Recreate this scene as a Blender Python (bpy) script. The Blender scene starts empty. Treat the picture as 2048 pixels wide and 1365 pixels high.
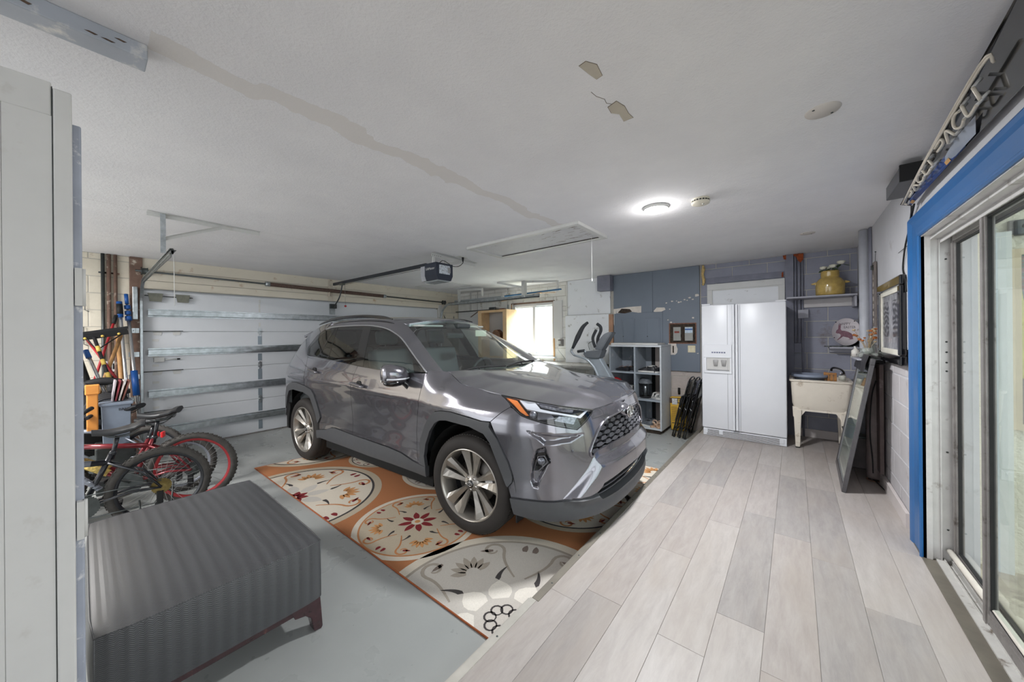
import bpy, bmesh, math, random
import numpy as np
from mathutils import Vector, Matrix
PI = math.pi
random.seed(7)
SC = bpy.context.scene
COL = SC.collection

# ------------------------------------------------------------------ camera, light, exposure
cam_d = bpy.data.cameras.new('camera'); cam = bpy.data.objects.new('camera', cam_d); COL.objects.link(cam)
cam_d.sensor_width = 36.0; cam_d.lens = 696.2 * 36 / 2048; cam_d.shift_y = -11.9 / 2048; cam_d.clip_start = 0.02
cam.matrix_world = Matrix.Translation((0, 0, 1.482)) @ Matrix.Rotation(.681, 4, 'Z') @ Matrix.Rotation(PI / 2, 4, 'X') @ Matrix.Rotation(-.0089, 4, 'Z')
SC.camera = cam
SC.view_settings.view_transform = 'Standard'; SC.view_settings.look = 'None'
SC.view_settings.exposure = 0.42; SC.view_settings.gamma = 1.0; SC.view_settings.use_curve_mapping = False
W = bpy.data.worlds.new('world'); SC.world = W; W.use_nodes = True
bg = W.node_tree.nodes['Background']; bg.inputs[0].default_value = (.93, .97, 1, 1); bg.inputs[1].default_value = 2.1

def light(name, kind, loc, energy, size=.2, size_y=None, rot=(0, 0, 0), col=(1, 1, 1), spread=None):
    d = bpy.data.lights.new(name, kind); d.energy = energy; d.color = col
    if kind == 'AREA':
        d.shape = 'RECTANGLE' if size_y else 'DISK'; d.size = size
        if size_y: d.size_y = size_y
        if spread: d.spread = spread
    elif kind == 'POINT': d.shadow_soft_size = size
    o = bpy.data.objects.new(name, d); o.location = loc; o.rotation_euler = rot; COL.objects.link(o); return o
# the room's own lamp (its shade is built further down) and an unseen fill light added high behind the camera
light('ceiling_lamp_light', 'AREA', (-.862, 2.93, 2.466), 54, .17, col=(.97, .985, 1))
light('ceiling_lamp_rim_light', 'POINT', (-.862, 2.93, 2.455), 5, .08, col=(1, .985, .97))
light('window_daylight', 'AREA', (-4.2, 7.5, 3.6), 1300, 2.4, 1.6, rot=(-.72, 0, 0), col=(.95, .98, 1))
light('rear_fill_light', 'AREA', (-4.6, -1.6, 2.40), 120, 1.2, .4, col=(1, .98, .96))

# ------------------------------------------------------------------ materials
def lin(c):
    c = c / 255.0
    return c / 12.92 if c <= .04045 else ((c + .055) / 1.055) ** 2.4
def rgb(r, g, b): return (lin(r), lin(g), lin(b), 1)
class NT:
    def __init__(s, name):
        s.m = bpy.data.materials.new(name); s.m.use_nodes = True; s.t = s.m.node_tree; s.n = s.t.nodes; s.l = s.t.links
        s.b = s.n['Principled BSDF']; s.out = s.n['Material Output']
    def new(s, kind, **k):
        n = s.n.new(kind)
        for a, v in k.items():
            if a.startswith('i_'):
                key = a[2:]; key = int(key) if key.isdigit() else key.replace('_', ' ')
                if isinstance(v, bpy.types.NodeSocket): s.l.new(v, n.inputs[key])
                else: n.inputs[key].default_value = v
            else: setattr(n, a, v)
        return n
    def coord(s, kind='Object', scale=(1, 1, 1), rot=(0, 0, 0)):
        c = s.new('ShaderNodeTexCoord'); m = s.new('ShaderNodeMapping'); s.l.new(c.outputs[kind], m.inputs[0])
        m.inputs['Scale'].default_value = scale; m.inputs['Rotation'].default_value = rot; return m.outputs[0]
    def noise(s, vec, scale, detail=3, rough=.5, dist=0):
        n = s.new('ShaderNodeTexNoise'); s.l.new(vec, n.inputs['Vector']); n.inputs['Scale'].default_value = scale
        n.inputs['Detail'].default_value = detail; n.inputs['Roughness'].default_value = rough; n.inputs['Distortion'].default_value = dist
        return n.outputs['Fac']
    def ramp(s, fac, stops):
        r = s.new('ShaderNodeValToRGB'); s.l.new(fac, r.inputs[0]); e = r.color_ramp.elements
        while len(e) < len(stops): e.new(.5)
        for k, (p, c) in enumerate(stops): e[k].position = p; e[k].color = c if len(c) == 4 else (*c, 1)
        return r.outputs[0]
    def mix(s, fac, a, b, mode='MIX'):
        m = s.new('ShaderNodeMix', data_type='RGBA', blend_type=mode)
        for sock, v in ((m.inputs['Factor'], fac), (m.inputs[6], a), (m.inputs[7], b)):
            if isinstance(v, bpy.types.NodeSocket): s.l.new(v, sock)
            else: sock.default_value = v
        return m.outputs[2]
    def math(s, op, a, b=0.0, c=0.0):
        m = s.new('ShaderNodeMath', operation=op)
        for k, v in enumerate((a, b, c)):
            if isinstance(v, bpy.types.NodeSocket): s.l.new(v, m.inputs[k])
            else: m.inputs[k].default_value = v
        return m.outputs[0]
    def bump(s, h, strength=.3, dist=.01):
        b = s.new('ShaderNodeBump'); s.l.new(h, b.inputs['Height']); b.inputs['Strength'].default_value = strength; b.inputs['Distance'].default_value = dist
        s.l.new(b.outputs[0], s.b.inputs['Normal']); return b
    def col(s, v):
        if isinstance(v, bpy.types.NodeSocket): s.l.new(v, s.b.inputs['Base Color'])
        else: s.b.inputs['Base Color'].default_value = v
    def set(s, **k):
        for a, v in k.items():
            i = s.b.inputs[a.replace('_', ' ')]
            if isinstance(v, bpy.types.NodeSocket): s.l.new(v, i)
            else: i.default_value = v
        return s
def mat(name, c, rough=.5, metal=0, var=.06, scale=8, bump=0, bscale=60, bdist=.003, dirt=None, dirt_amt=.5, dscale=3, world=False, **kw):
    t = NT(name); vec = t.new('ShaderNodeNewGeometry').outputs['Position'] if world else t.coord()
    c = rgb(*c)
    if var or dirt:
        n = t.noise(vec, scale, 4, .6)
        d = tuple(x * (1 - var * 2) for x in c[:3]) + (1,); u = tuple(min(1, x * (1 + var * 2)) for x in c[:3]) + (1,)
        o = t.ramp(n, [(.3, d), (.7, u)])
        if dirt:
            m = t.ramp(t.noise(vec, dscale, 6, .65), [(.52 + .1 * (1 - dirt_amt), (0, 0, 0, 1)), (.62 + .12 * (1 - dirt_amt), (1, 1, 1, 1))])
            o = t.mix(m, o, rgb(*dirt))
        t.col(o)
    else: t.col(c)
    t.set(Roughness=rough, Metallic=metal, **kw)
    if bump: t.bump(t.noise(vec, bscale, 3, .6), bump, bdist)
    return t.m
def emit(name, c, s):
    t = NT(name); t.set(Base_Color=(*c, 1), Emission_Color=(*c, 1), Emission_Strength=s, Roughness=.4); return t.m
def glass(name, tint, gloss=(1, 1, 1, 1), rough=.02, base=.04, body=None):
    t = NT(name); t.n.remove(t.b)
    tr = t.new('ShaderNodeBsdfTransparent', i_0=tint); gl = t.new('ShaderNodeBsdfGlossy', i_0=gloss, i_Roughness=rough)
    lw = t.new('ShaderNodeFresnel', i_IOR=1.5)
    ge = t.new('ShaderNodeNewGeometry')
    f = t.math('MULTIPLY', t.math('ADD', lw.outputs[0], base), t.math('SUBTRACT', 1.0, ge.outputs['Backfacing'])); mx = t.new('ShaderNodeMixShader', i_0=f, i_1=tr.outputs[0], i_2=gl.outputs[0])
    o = mx
    if body:
        df = t.new('ShaderNodeBsdfDiffuse', i_0=body[0]); o = t.new('ShaderNodeMixShader', i_0=body[1], i_1=mx.outputs[0], i_2=df.outputs[0])
    t.l.new(o.outputs[0], t.out.inputs[0]); return t.m

# ------------------------------------------------------------------ mesh helpers
def obj(name, bm, m=None, parent=None, smooth=None):
    me = bpy.data.meshes.new(name)
    if isinstance(bm, bmesh.types.BMesh):
        bmesh.ops.recalc_face_normals(bm, faces=bm.faces[:]); bm.to_mesh(me); bm.free()
    else:
        me.from_pydata(bm[0], [], bm[1])
    if smooth is not None:
        me.polygons.foreach_set('use_smooth', [True] * len(me.polygons))
        if smooth < 170: me.set_sharp_from_angle(angle=math.radians(smooth))
    ms = m if isinstance(m, (list, tuple)) else [m]
    for x in ms:
        if x: me.materials.append(x)
    o = bpy.data.objects.new(name, me); COL.objects.link(o)
    if parent: o.parent = parent
    return o
def empty(name, loc=(0, 0, 0), rz=0):
    o = bpy.data.objects.new(name, None); o.empty_display_size = .1; COL.objects.link(o); o.location = loc; o.rotation_euler = (0, 0, rz); return o
def tag(o, label=None, cat=None, group=None, kind=None):
    if label: o['label'] = label
    if cat: o['category'] = cat
    if group: o['group'] = group
    if kind: o['kind'] = kind
    return o
def thing(name, label, cat, loc=(0, 0, 0), rz=0, group=None): return tag(empty(name, loc, rz), label, cat, group)
def struct(name, bm, m, label=None, parent=None, smooth=None):
    o = obj(name, bm, m, parent, smooth)
    if not parent: tag(o, label, None, None, 'structure')
    return o
def B(): return bmesh.new()
def box(bm, x0, x1, y0, y1, z0, z1, mi=0, M=None):
    vs = [bm.verts.new(p) for p in ((x0, y0, z0), (x1, y0, z0), (x1, y1, z0), (x0, y1, z0), (x0, y0, z1), (x1, y0, z1), (x1, y1, z1), (x0, y1, z1))]
    fs = [bm.faces.new([vs[i] for i in q]) for q in ((0, 3, 2, 1), (4, 5, 6, 7), (0, 1, 5, 4), (1, 2, 6, 5), (2, 3, 7, 6), (3, 0, 4, 7))]
    for f in fs: f.material_index = mi
    if M is not None: bmesh.ops.transform(bm, matrix=M, verts=vs)
    return vs
def rbox(bm, x0, x1, y0, y1, z0, z1, r=.005, seg=2, mi=0, M=None):
    b2 = B(); box(b2, x0, x1, y0, y1, z0, z1, mi)
    bmesh.ops.bevel(b2, geom=b2.edges[:], offset=r, segments=seg, affect='EDGES', profile=.5)
    if M is not None: bmesh.ops.transform(b2, matrix=M, verts=b2.verts[:])
    join(bm, b2)
def join(bm, b2):
    me = bpy.data.meshes.new('tmp'); b2.to_mesh(me); b2.free(); bm.from_mesh(me); bpy.data.meshes.remove(me)
def obox(bm, p, q, w, h, mi=0, up=(0, 0, 1)):
    """a bar of section w x h from p to q"""
    p, q = Vector(p), Vector(q); d = (q - p); L = d.length; d.normalize(); u = Vector(up)
    if abs(d.dot(u)) > .98: u = Vector((1, 0, 0))
    s = d.cross(u).normalized(); u = s.cross(d)
    M = Matrix(((s.x, d.x, u.x, p.x), (s.y, d.y, u.y, p.y), (s.z, d.z, u.z, p.z), (0, 0, 0, 1)))
    box(bm, -w / 2, w / 2, 0, L, -h / 2, h / 2, mi, M)
def tube(bm, pts, r, n=8, mi=0, cap=True, closed=False, smooth=0):
    """sweep a circle along points; r may be a list"""
    P = [Vector(p) for p in pts]
    if smooth: P = catmull(P, smooth, closed)
    m = len(P); rs = r if isinstance(r, (list, tuple)) else [r] * m
    if len(rs) != m:
        rs = [rs[min(len(rs) - 1, int(k * (len(rs) - 1) / max(1, m - 1)))] + ((k * (len(rs) - 1) / max(1, m - 1)) % 1) * (rs[min(len(rs) - 1, int(k * (len(rs) - 1) / max(1, m - 1)) + 1)] - rs[min(len(rs) - 1, int(k * (len(rs) - 1) / max(1, m - 1)))]) for k in range(m)]
    rings = []; nrm = None
    for k in range(m):
        a = P[k - 1] if (k or closed) else P[k]; b = P[(k + 1) % m] if (k < m - 1 or closed) else P[k]
        t = (b - a).normalized()
        if nrm is None:
            nrm = Vector((0, 0, 1)) if abs(t.z) < .9 else Vector((1, 0, 0))
        nrm = (nrm - t * nrm.dot(t))
        if nrm.length < 1e-6: nrm = t.orthogonal()
        nrm.normalize(); bn = t.cross(nrm)
        rings.append([bm.verts.new(P[k] + (nrm * math.cos(2 * PI * j / n) + bn * math.sin(2 * PI * j / n)) * rs[k]) for j in range(n)])
    K = m if closed else m - 1
    for k in range(K):
        A, C = rings[k], rings[(k + 1) % m]
        for j in range(n):
            f = bm.faces.new((A[j], A[(j + 1) % n], C[(j + 1) % n], C[j])); f.material_index = mi; f.smooth = True
    if cap and not closed:
        for R_ in (rings[0], rings[-1]):
            try: bm.faces.new(R_).material_index = mi
            except ValueError: pass
def catmull(P, k, closed=False):
    n = len(P); out = []
    for i in range(n if closed else n - 1):
        p0 = P[i - 1] if (i or closed) else P[0] * 2 - P[1]; p1 = P[i]; p2 = P[(i + 1) % n]; p3 = P[(i + 2) % n] if (i + 2 < n or closed) else p2 * 2 - p1
        for j in range(k):
            t = j / k; out.append(.5 * ((2 * p1) + (p2 - p0) * t + (2 * p0 - 5 * p1 + 4 * p2 - p3) * t * t + (3 * p1 - p0 - 3 * p2 + p3) * t ** 3))
    if not closed: out.append(P[-1].copy())
    return out
def lathe(bm, prof, n=24, M=None, mi=0, cap=True, sweep=2 * PI):
    """profile (r,z) turned round z"""
    rings = []; vs = []
    full = abs(sweep - 2 * PI) < 1e-6
    for r, z in prof:
        ring = [bm.verts.new((r * math.cos(sweep * j / n), r * math.sin(sweep * j / n), z)) for j in range(n if full else n + 1)]
        rings.append(ring); vs += ring
    for a, b in zip(rings, rings[1:]):
        for j in range(n):
            k = (j + 1) % len(a) if full else j + 1
            f = bm.faces.new((a[j], a[k], b[k], b[j])); f.material_index = mi; f.smooth = True
    if cap and full:
        for R_, r in ((rings[0], prof[0][0]), (rings[-1], prof[-1][0])):
            if r > 1e-4:
                try: bm.faces.new(R_).material_index = mi
                except ValueError: pass
    if M is not None: bmesh.ops.transform(bm, matrix=M, verts=vs)
    return vs
def prism(bm, poly, h0, h1, M=None, mi=0):
    """polygon in xy extruded from h0 to h1 in z"""
    a = [bm.verts.new((x, y, h0)) for x, y in poly]; b = [bm.verts.new((x, y, h1)) for x, y in poly]; n = len(a)
    fs = [bm.faces.new(a[::-1]), bm.faces.new(b)] + [bm.faces.new((a[k], a[(k + 1) % n], b[(k + 1) % n], b[k])) for k in range(n)]
    for f in fs: f.material_index = mi
    if M is not None: bmesh.ops.transform(bm, matrix=M, verts=a + b)
    return a + b
def ball(bm, c, r, sx=1, sy=1, sz=1, u=12, v=8, mi=0, M=None):
    k = len(bm.verts); fk = len(bm.faces)
    T = Matrix.Translation(c) @ (M or Matrix.Identity(4)) @ Matrix.Diagonal((sx * r, sy * r, sz * r, 1))
    g = bmesh.ops.create_uvsphere(bm, u_segments=u, v_segments=v, radius=1, matrix=T)
    for f in {f for vv in g['verts'] for f in vv.link_faces}: f.material_index = mi; f.smooth = True
def frame_xz(o, ax='x'):
    """matrix that takes (u,v,w) to world: u along horizontal axis, v up, w outward"""
def RX(a): return Matrix.Rotation(a, 4, 'X')
def RY(a): return Matrix.Rotation(a, 4, 'Y')
def RZ(a): return Matrix.Rotation(a, 4, 'Z')
def TR(*p): return Matrix.Translation(p)
def text(name, s, size, M, m, parent=None, ext=.001, align='CENTER', sx=1):
    c = bpy.data.curves.new(name, 'FONT'); c.body = s; c.size = size; c.extrude = ext; c.align_x = align; c.align_y = 'CENTER'; c.resolution_u = 2
    t = bpy.data.objects.new(name, c); COL.objects.link(t)
    me = bpy.data.meshes.new_from_object(t); bpy.data.objects.remove(t)
    me.transform(M @ Matrix.Diagonal((sx, 1, 1, 1))); me.materials.clear(); me.materials.append(m)
    o = bpy.data.objects.new(name, me); COL.objects.link(o)
    if parent: o.parent = parent
    return o
WALLX = Matrix(((0, 0, 1, 0), (1, 0, 0, 0), (0, 1, 0, 0), (0, 0, 0, 1)))       # (u,v,w)->(w,u,v): seen from +x, u=+y
WALLY = Matrix(((1, 0, 0, 0), (0, 0, -1, 0), (0, 1, 0, 0), (0, 0, 0, 1)))      # (u,v,w)->(u,-w,v): faces -y, u=+x

# ------------------------------------------------------------------ materials of the room
def ceiling_mat():
    t = NT('ceiling_texture'); v = t.coord()
    sx = t.new('ShaderNodeSeparateXYZ', i_0=v)
    n1 = t.noise(v, 2.2, 4, .6)
    base = t.ramp(n1, [(.3, rgb(224, 223, 226)), (.7, rgb(233, 232, 234))])
    wob = t.noise(v, 3.5, 3, .6)
    dx = t.math('ABSOLUTE', t.math('ADD', t.math('ADD', sx.outputs[0], 1.72), t.math('MULTIPLY', t.math('SUBTRACT', wob, .5), .22)))
    band = t.math('SUBTRACT', 1.0, t.math('SMOOTHSTEP', .035, .06, dx)) if False else t.math('LESS_THAN', dx, .055)
    iny = t.math('MULTIPLY', t.math('GREATER_THAN', sx.outputs[1], .15), t.math('LESS_THAN', sx.outputs[1], 2.85))
    band = t.math('MULTIPLY', band, iny)
    c = t.mix(t.math('MULTIPLY', band, .55), base, rgb(212, 206, 200))
    # thin taped joints of the ceiling boards
    for off in (-4.02, -5.35):
        d = t.math('ABSOLUTE', t.math('SUBTRACT', sx.outputs[0], off)); c = t.mix(t.math('MULTIPLY', t.math('LESS_THAN', d, .004), .35), c, rgb(180, 178, 178))
    t.col(c); t.set(Roughness=.85)
    a = t.noise(v, 75, 4, .65); b = t.noise(v, 22, 3, .5)
    h = t.math('MULTIPLY', t.math('ADD', t.math('MULTIPLY', a, .7), t.math('MULTIPLY', b, .5)), t.math('SUBTRACT', 1.0, t.math('MULTIPLY', band, .8)))
    t.bump(h, .55, .006); return t.m
M_CEIL = ceiling_mat()
def floor_mat():
    t = NT('painted_concrete'); v = t.coord()
    c = t.ramp(t.noise(v, 1.1, 5, .6), [(.3, rgb(160, 163, 162)), (.7, rgb(172, 175, 173))])
    sc = t.noise(t.coord(scale=(1, 7, 1), rot=(0, 0, .6)), 9, 6, .75)
    c = t.mix(t.ramp(sc, [(.70, (0, 0, 0, 1)), (.78, (.3, .3, .3, 1))]), c, rgb(182, 186, 186))
    sp = t.noise(v, 34, 2, .5); c = t.mix(t.ramp(sp, [(.80, (0, 0, 0, 1)), (.83, (.5, .5, .5, 1))]), c, rgb(98, 100, 100))
    t.col(c); t.set(Roughness=t.ramp(t.noise(v, 4, 4, .6), [(.3, (.22,) * 3), (.7, (.42,) * 3)])); t.bump(t.noise(v, 40, 3, .6), .06, .004); return t.m
M_FLOOR = floor_mat()
def plank_mat(name, c1, c2, c3, seed):
    t = NT(name)
    oi = t.new('ShaderNodeObjectInfo'); tc = t.new('ShaderNodeTexCoord')
    off = t.new('ShaderNodeVectorMath', operation='SCALE', i_0=oi.outputs['Location'], i_Scale=3.7)
    v0 = t.new('ShaderNodeVectorMath', operation='ADD', i_0=tc.outputs['Object'], i_1=off.outputs[0])
    m = t.new('ShaderNodeMapping', i_0=v0.outputs[0]); m.inputs['Scale'].default_value = (1, .16, 1); m.inputs['Location'].default_value = (seed, seed, 0)
    g = t.noise(m.outputs[0], 26, 6, .72, .35)
    m2 = t.new('ShaderNodeMapping', i_0=v0.outputs[0]); m2.inputs['Scale'].default_value = (1, .3, 1)
    big = t.noise(m2.outputs[0], 4.2, 3, .55, .8)
    c = t.ramp(g, [(.3, rgb(*c1)), (.5, rgb(*c2)), (.72, rgb(*c3))])
    c = t.mix(t.ramp(big, [(.42, (0, 0, 0, 1)), (.72, (.5, .5, .5, 1))]), c, rgb(160, 149, 140))
    t.col(c); t.set(Roughness=.42); t.bump(g, .08, .002); return t.m
M_PL = [plank_mat('plank_light', (158, 151, 147), (169, 162, 158), (179, 173, 169), 1), plank_mat('plank_mid', (150, 142, 138), (162, 154, 150), (173, 166, 162), 5),
        plank_mat('plank_grey', (139, 133, 131), (151, 145, 142), (162, 156, 153), 9)]
M_WHITEP = mat('white_paint', (208, 208, 206), .5, var=.015, dirt=(190, 187, 182), dirt_amt=.08, dscale=5, bump=.05, bscale=30)
M_OFFW = mat('aged_white_wood', (206, 205, 202), .55, var=.03, dirt=(150, 140, 130), dirt_amt=.2, dscale=9, bump=.1, bscale=40)
M_CREAM = mat('cream_painted_block', (222, 214, 197), .75, var=.03, dirt=(178, 160, 138), dirt_amt=.15, dscale=4, bump=.3, bscale=70, bdist=.003, world=True)
M_WBLOCK = mat('white_painted_block', (228, 227, 223), .75, var=.03, dirt=(170, 162, 150), dirt_amt=.2, dscale=5, bump=.3, bscale=70, bdist=.003, world=True)
M_MORTAR = mat('painted_mortar', (188, 184, 176), .85, var=.04)
M_VBLOCK = mat('violet_grey_block', (146, 148, 162), .7, var=.05, scale=4, bump=.3, bscale=70, bdist=.003, dirt=(120, 112, 112), dirt_amt=.25, dscale=3, world=True)
M_VMORT = mat('violet_grey_mortar', (128, 129, 142), .8)
M_RBLOCK = mat('grey_lilac_block', (184, 180, 182), .7, var=.04, scale=4, bump=.5, bscale=60, bdist=.004, dirt=(158, 148, 146), dirt_amt=.3, dscale=3, world=True)
M_PINKB = mat('pinkish_grey_block', (190, 180, 174), .75, var=.04, bump=.5, bscale=60, bdist=.004, dirt=(150, 136, 130), dirt_amt=.3, world=True)
M_RWALL = mat('light_grey_plaster', (186, 186, 190), .75, var=.03, scale=3, bump=.25, bscale=90, bdist=.003, dirt=(150, 146, 146), dirt_amt=.12)
M_BLUE = mat('blue_gloss_paint', (30, 92, 150), .32, var=.03, scale=3, bump=.04, bscale=20)
M_ALU = mat('aluminium', (176, 176, 178), .35, .85, var=.05, scale=12)
M_ALUD = mat('weathered_aluminium', (148, 144, 142), .5, .6, var=.08, scale=14, dirt=(100, 94, 90), dirt_amt=.4, dscale=12)
M_BRONZE = mat('bronze_threshold', (112, 106, 96), .5, .3, var=.08, scale=9)
M_GALV = mat('galvanised_steel', (176, 182, 186), .32, .85, var=.12, scale=16)
M_STEELD = mat('dark_steel', (84, 88, 88), .45, .8, var=.1, scale=14)
M_STUCCO = mat('stucco', (226, 220, 202), .9, var=.04, scale=3, bump=1, bscale=16, bdist=.03)
M_GLASS = glass('clear_glass', (.93, .96, .95, 1), base=.0, rough=.01)

# ------------------------------------------------------------------ floor, ceiling, walls
XW, YW, ZC, XR, ZP = -6.47, 5.88, 2.508, .61, .143
bm = B(); box(bm, -6.9, 1.0, -4.2, 6.2, -.15, 0); struct('floor', bm, M_FLOOR, 'grey painted concrete garage floor with scuffs and scratches')
bm = B(); box(bm, -6.9, .63, -4.2, 6.1, ZC, ZC + .35)
ceil = struct('ceiling', bm, M_CEIL, 'white textured ceiling with taped seams and peeling spots')
# platform core + planks
bm = B(); box(bm, -1.03, .62, -2.0, YW, 0, ZP - .009)
plat = struct('raised_floor', bm, mat('plywood_edge', (176, 168, 156), .7, var=.05), 'low raised floor of pale grey wood planks along the door side')
pw, pl = .1855, 1.22
cols = [(-1.04 + k * pw) for k in range(9)]
offs = [.30, 1.663, .443, .93, .485, 1.925, 1.502, .06, 1.168]   # y of one end joint in each row
pm = {}
rnd = random.Random(4)
def plank_mesh(w, L):
    key = (round(w, 3), round(L, 3))
    b = B(); box(b, 0, w, 0, L, 0, .009)
    bmesh.ops.bevel(b, geom=[e for e in b.edges if abs(e.verts[0].co.z - .009) < 1e-5 and abs(e.verts[1].co.z - .009) < 1e-5], offset=.0012, segments=1, affect='EDGES')
    return b
grey = {(1, 1.663): 2}
bigj = {0: .33, 1: 1.664, 2: 2.27, 3: 1.61, 4: 3.128, 5: 2.907, 6: 2.723, 7: 2.388, 8: 1.9}
dark = {(1, -1), (5, 1), (6, 0), (4, -1), (7, -1), (2, 1), (3, 2), (6, -1)}
dark = {(1, -1), (5, 0), (6, 0), (7, -1), (1, 2), (2, 1), (4, -2), (5, -1)}
dark = {(1, -1), (4, -1), (5, 0), (6, 0), (7, -1), (6, -1), (1, 1), (2, 1)}
for k, x in enumerate(cols):
    w = pw if x + pw < .62 else .62 - x
    if w < .02: continue
    j0 = bigj[k]
    for q in range(-4, 4):
        y0 = j0 + q * pl; y1 = y0 + pl
        a, b_ = max(y0, -2.0), min(y1, YW)
        if b_ - a < .05: continue
        mi = 2 if (k, q) in dark else (0 if rnd.random() < .62 else 1)
        o = obj('plank', plank_mesh(w - .0008, b_ - a - .0008), M_PL[mi], plat); o.location = (x + .0004, a, ZP - .009)
# metal/wood edge strips on the platform's long edge, in two lengths
for (x, y0, y1) in ((-1.052, -2.0, 1.43), (-1.04, 1.432, YW)):
    bm = B(); box(bm, x, x + .035, y0, y1, ZP, ZP + .003); box(bm, x, x + .006, y0, y1, ZP - .05, ZP); box(bm, x - .012, x, y0, y1, ZP - .05, ZP - .006)
    o = obj('edge_strip', bm, mat('strip%d' % (y0 > 0), (186, 182, 174) if y0 < 0 else (126, 120, 110), .5, .2, var=.06), plat)
    bm = B()
    for q in range(int((y1 - y0) / .3)): lathe(bm, [(.0001, .0055), (.004, .005), (.005, .003)], 8, TR(x + .02, y0 + .15 + q * .3, ZP), cap=False)
    obj('screw', bm, M_STEELD, o)['kind'] = 'stuff'

def blocks(parent, m, ax, c, u0, u1, z0, z1, holes=(), bw=.406, bh=.203, t=.0035, name='block', shift=0):
    """running-bond blocks proud of a recessed mortar face; ax 'y' = faces -y at y=c, 'x' = faces -x, 'X' = faces +x"""
    cache = {}
    row = 0; z = z0
    while z < z1 - .02:
        zt = min(z + bh, z1); u = u0 - (bw / 2 if (row + shift) % 2 else 0)
        while u < u1 - .02:
            a, b_ = max(u, u0), min(u + bw, u1)
            segs = [(a, b_, z, zt)]
            for (h0, h1, g0, g1) in holes:
                new = []
                for (p, q, r, s) in segs:
                    if q <= h0 or p >= h1 or s <= g0 or r >= g1: new.append((p, q, r, s)); continue
                    if p < h0: new.append((p, h0, r, s))
                    if q > h1: new.append((h1, q, r, s))
                    pp, qq = max(p, h0), min(q, h1)
                    if r < g0: new.append((pp, qq, r, g0))
                    if s > g1: new.append((pp, qq, g1, s))
                segs = new
            for (p, q, r, s) in segs:
                if q - p < .03 or s - r < .03: continue
                w, h = round(q - p - .007, 3), round(s - r - .007, 3)
                if (w, h) not in cache:
                    b = B(); box(b, 0, w, 0, .03, 0, h)
                    bmesh.ops.bevel(b, geom=b.edges[:], offset=.004, segments=1, affect='EDGES')
                    if ax == 'x': b.transform(Matrix(((0, 1, 0, 0), (1, 0, 0, 0), (0, 0, 1, 0), (0, 0, 0, 1))))
                    if ax == 'X': b.transform(Matrix(((0, -1, 0, 0), (1, 0, 0, 0), (0, 0, 1, 0), (0, 0, 0, 1))))
                    o = obj(name, b, m, parent); cache[(w, h)] = o
                else:
                    o = cache[(w, h)].copy(); COL.objects.link(o); o.parent = parent
                if ax == 'y': o.location = (p + .0035, c - t, r + .0035)
                elif ax == 'x': o.location = (c - t, p + .0035, r + .0035)
                else: o.location = (c + t, p + .0035, r + .0035)
            u += bw
        z += bh; row += 1
# back wall: window opening x -4.74..-3.70, z 1.04..2.14
WX0, WX1, WZ0, WZ1 = -4.735, -3.70, 1.045, 2.135
bm = B()
box(bm, XW - .2, WX0, YW, YW + .2, -.1, ZC + .1); box(bm, WX1, .9, YW, YW + .2, -.1, ZC + .1); box(bm, WX0, WX1, YW, YW + .2, -.1, WZ0); box(bm, WX0, WX1, YW, YW + .2, WZ1, ZC + .1)
wb = struct('wall_back', bm, M_MORTAR, 'back wall of painted blocks with a window and a grey boarded section')
blocks(wb, M_WBLOCK, 'y', YW, XW, -2.53, 0, ZC, holes=[(WX0, WX1, WZ0, WZ1)])
blocks(wb, M_PINKB, 'y', YW, -2.53, -1.09, 0, .9)
blocks(wb, M_VBLOCK, 'y', YW, -1.09, XR, 0, ZC, shift=1)
# left wall (garage door wall)
DY0, DY1, DZ = .52, 5.2, 2.09
bm = B()
box(bm, XW - .25, XW, -4.2, DY0 - .06, -.1, ZC + .1); box(bm, XW - .25, XW, DY1 + .03, YW + .2, -.1, ZC + .1); box(bm, XW - .25, XW, DY0 - .06, DY1 + .03, DZ + .03, ZC + .1)
wl = struct('wall_left', bm, M_MORTAR, 'cream wall around the garage door')
blocks(wl, M_CREAM, 'X', XW, -3.2, DY0 - .14, 0, ZC); blocks(wl, M_CREAM, 'X', XW, DY1 + .06, YW, 0, ZC)
M_HDR = mat('cream_boards', (222, 214, 198), .6, var=.02, scale=3, dirt=(186, 158, 130), dirt_amt=.15, dscale=7)
for z0, z1 in ((DZ + .035, 2.222), (2.228, 2.36), (2.365, ZC)):
    bm = B(); box(bm, XW + .001, XW + .022, DY0 - .05, DY1 + .28, z0, z1); obj('board', bm, M_HDR, wl)
# right wall with patio door opening y .0..3.15
PY = 3.15
bm = B(); box(bm, XR, XR + .2, PY + .04, YW + .2, 0, ZC + .1); box(bm, XR, XR + .2, -2.2, PY + .04, 2.10, ZC + .1); box(bm, XR, XR + .2, -4.2, -.3, 0, 2.10)
wr = struct('wall_right', bm, M_RWALL, 'grey plastered wall with block joints showing below')
blocks(wr, M_RBLOCK, 'x', XR, 3.42, YW, ZP, 1.36)
bm = B(); box(bm, XR - .012, XR, 3.40, YW, 1.36, ZC); box(bm, XR - .012, XR, -2.2, 3.42, 2.10, ZC); obj('plaster_coat', bm, M_RWALL, wr)
# near wall far behind the camera, its wide opening made to let sky light in
bm = B(); box(bm, -6.9, -6.6, -4.4, -4.2, 0, ZC + .1); box(bm, .5, .8, -4.4, -4.2, 0, ZC + .1); box(bm, -6.6, .5, -4.4, -4.2, 2.42, ZC + .1)
struct('wall_near', bm, M_WBLOCK, 'unseen wall behind the camera with a wide opening made to let sky light in')
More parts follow.
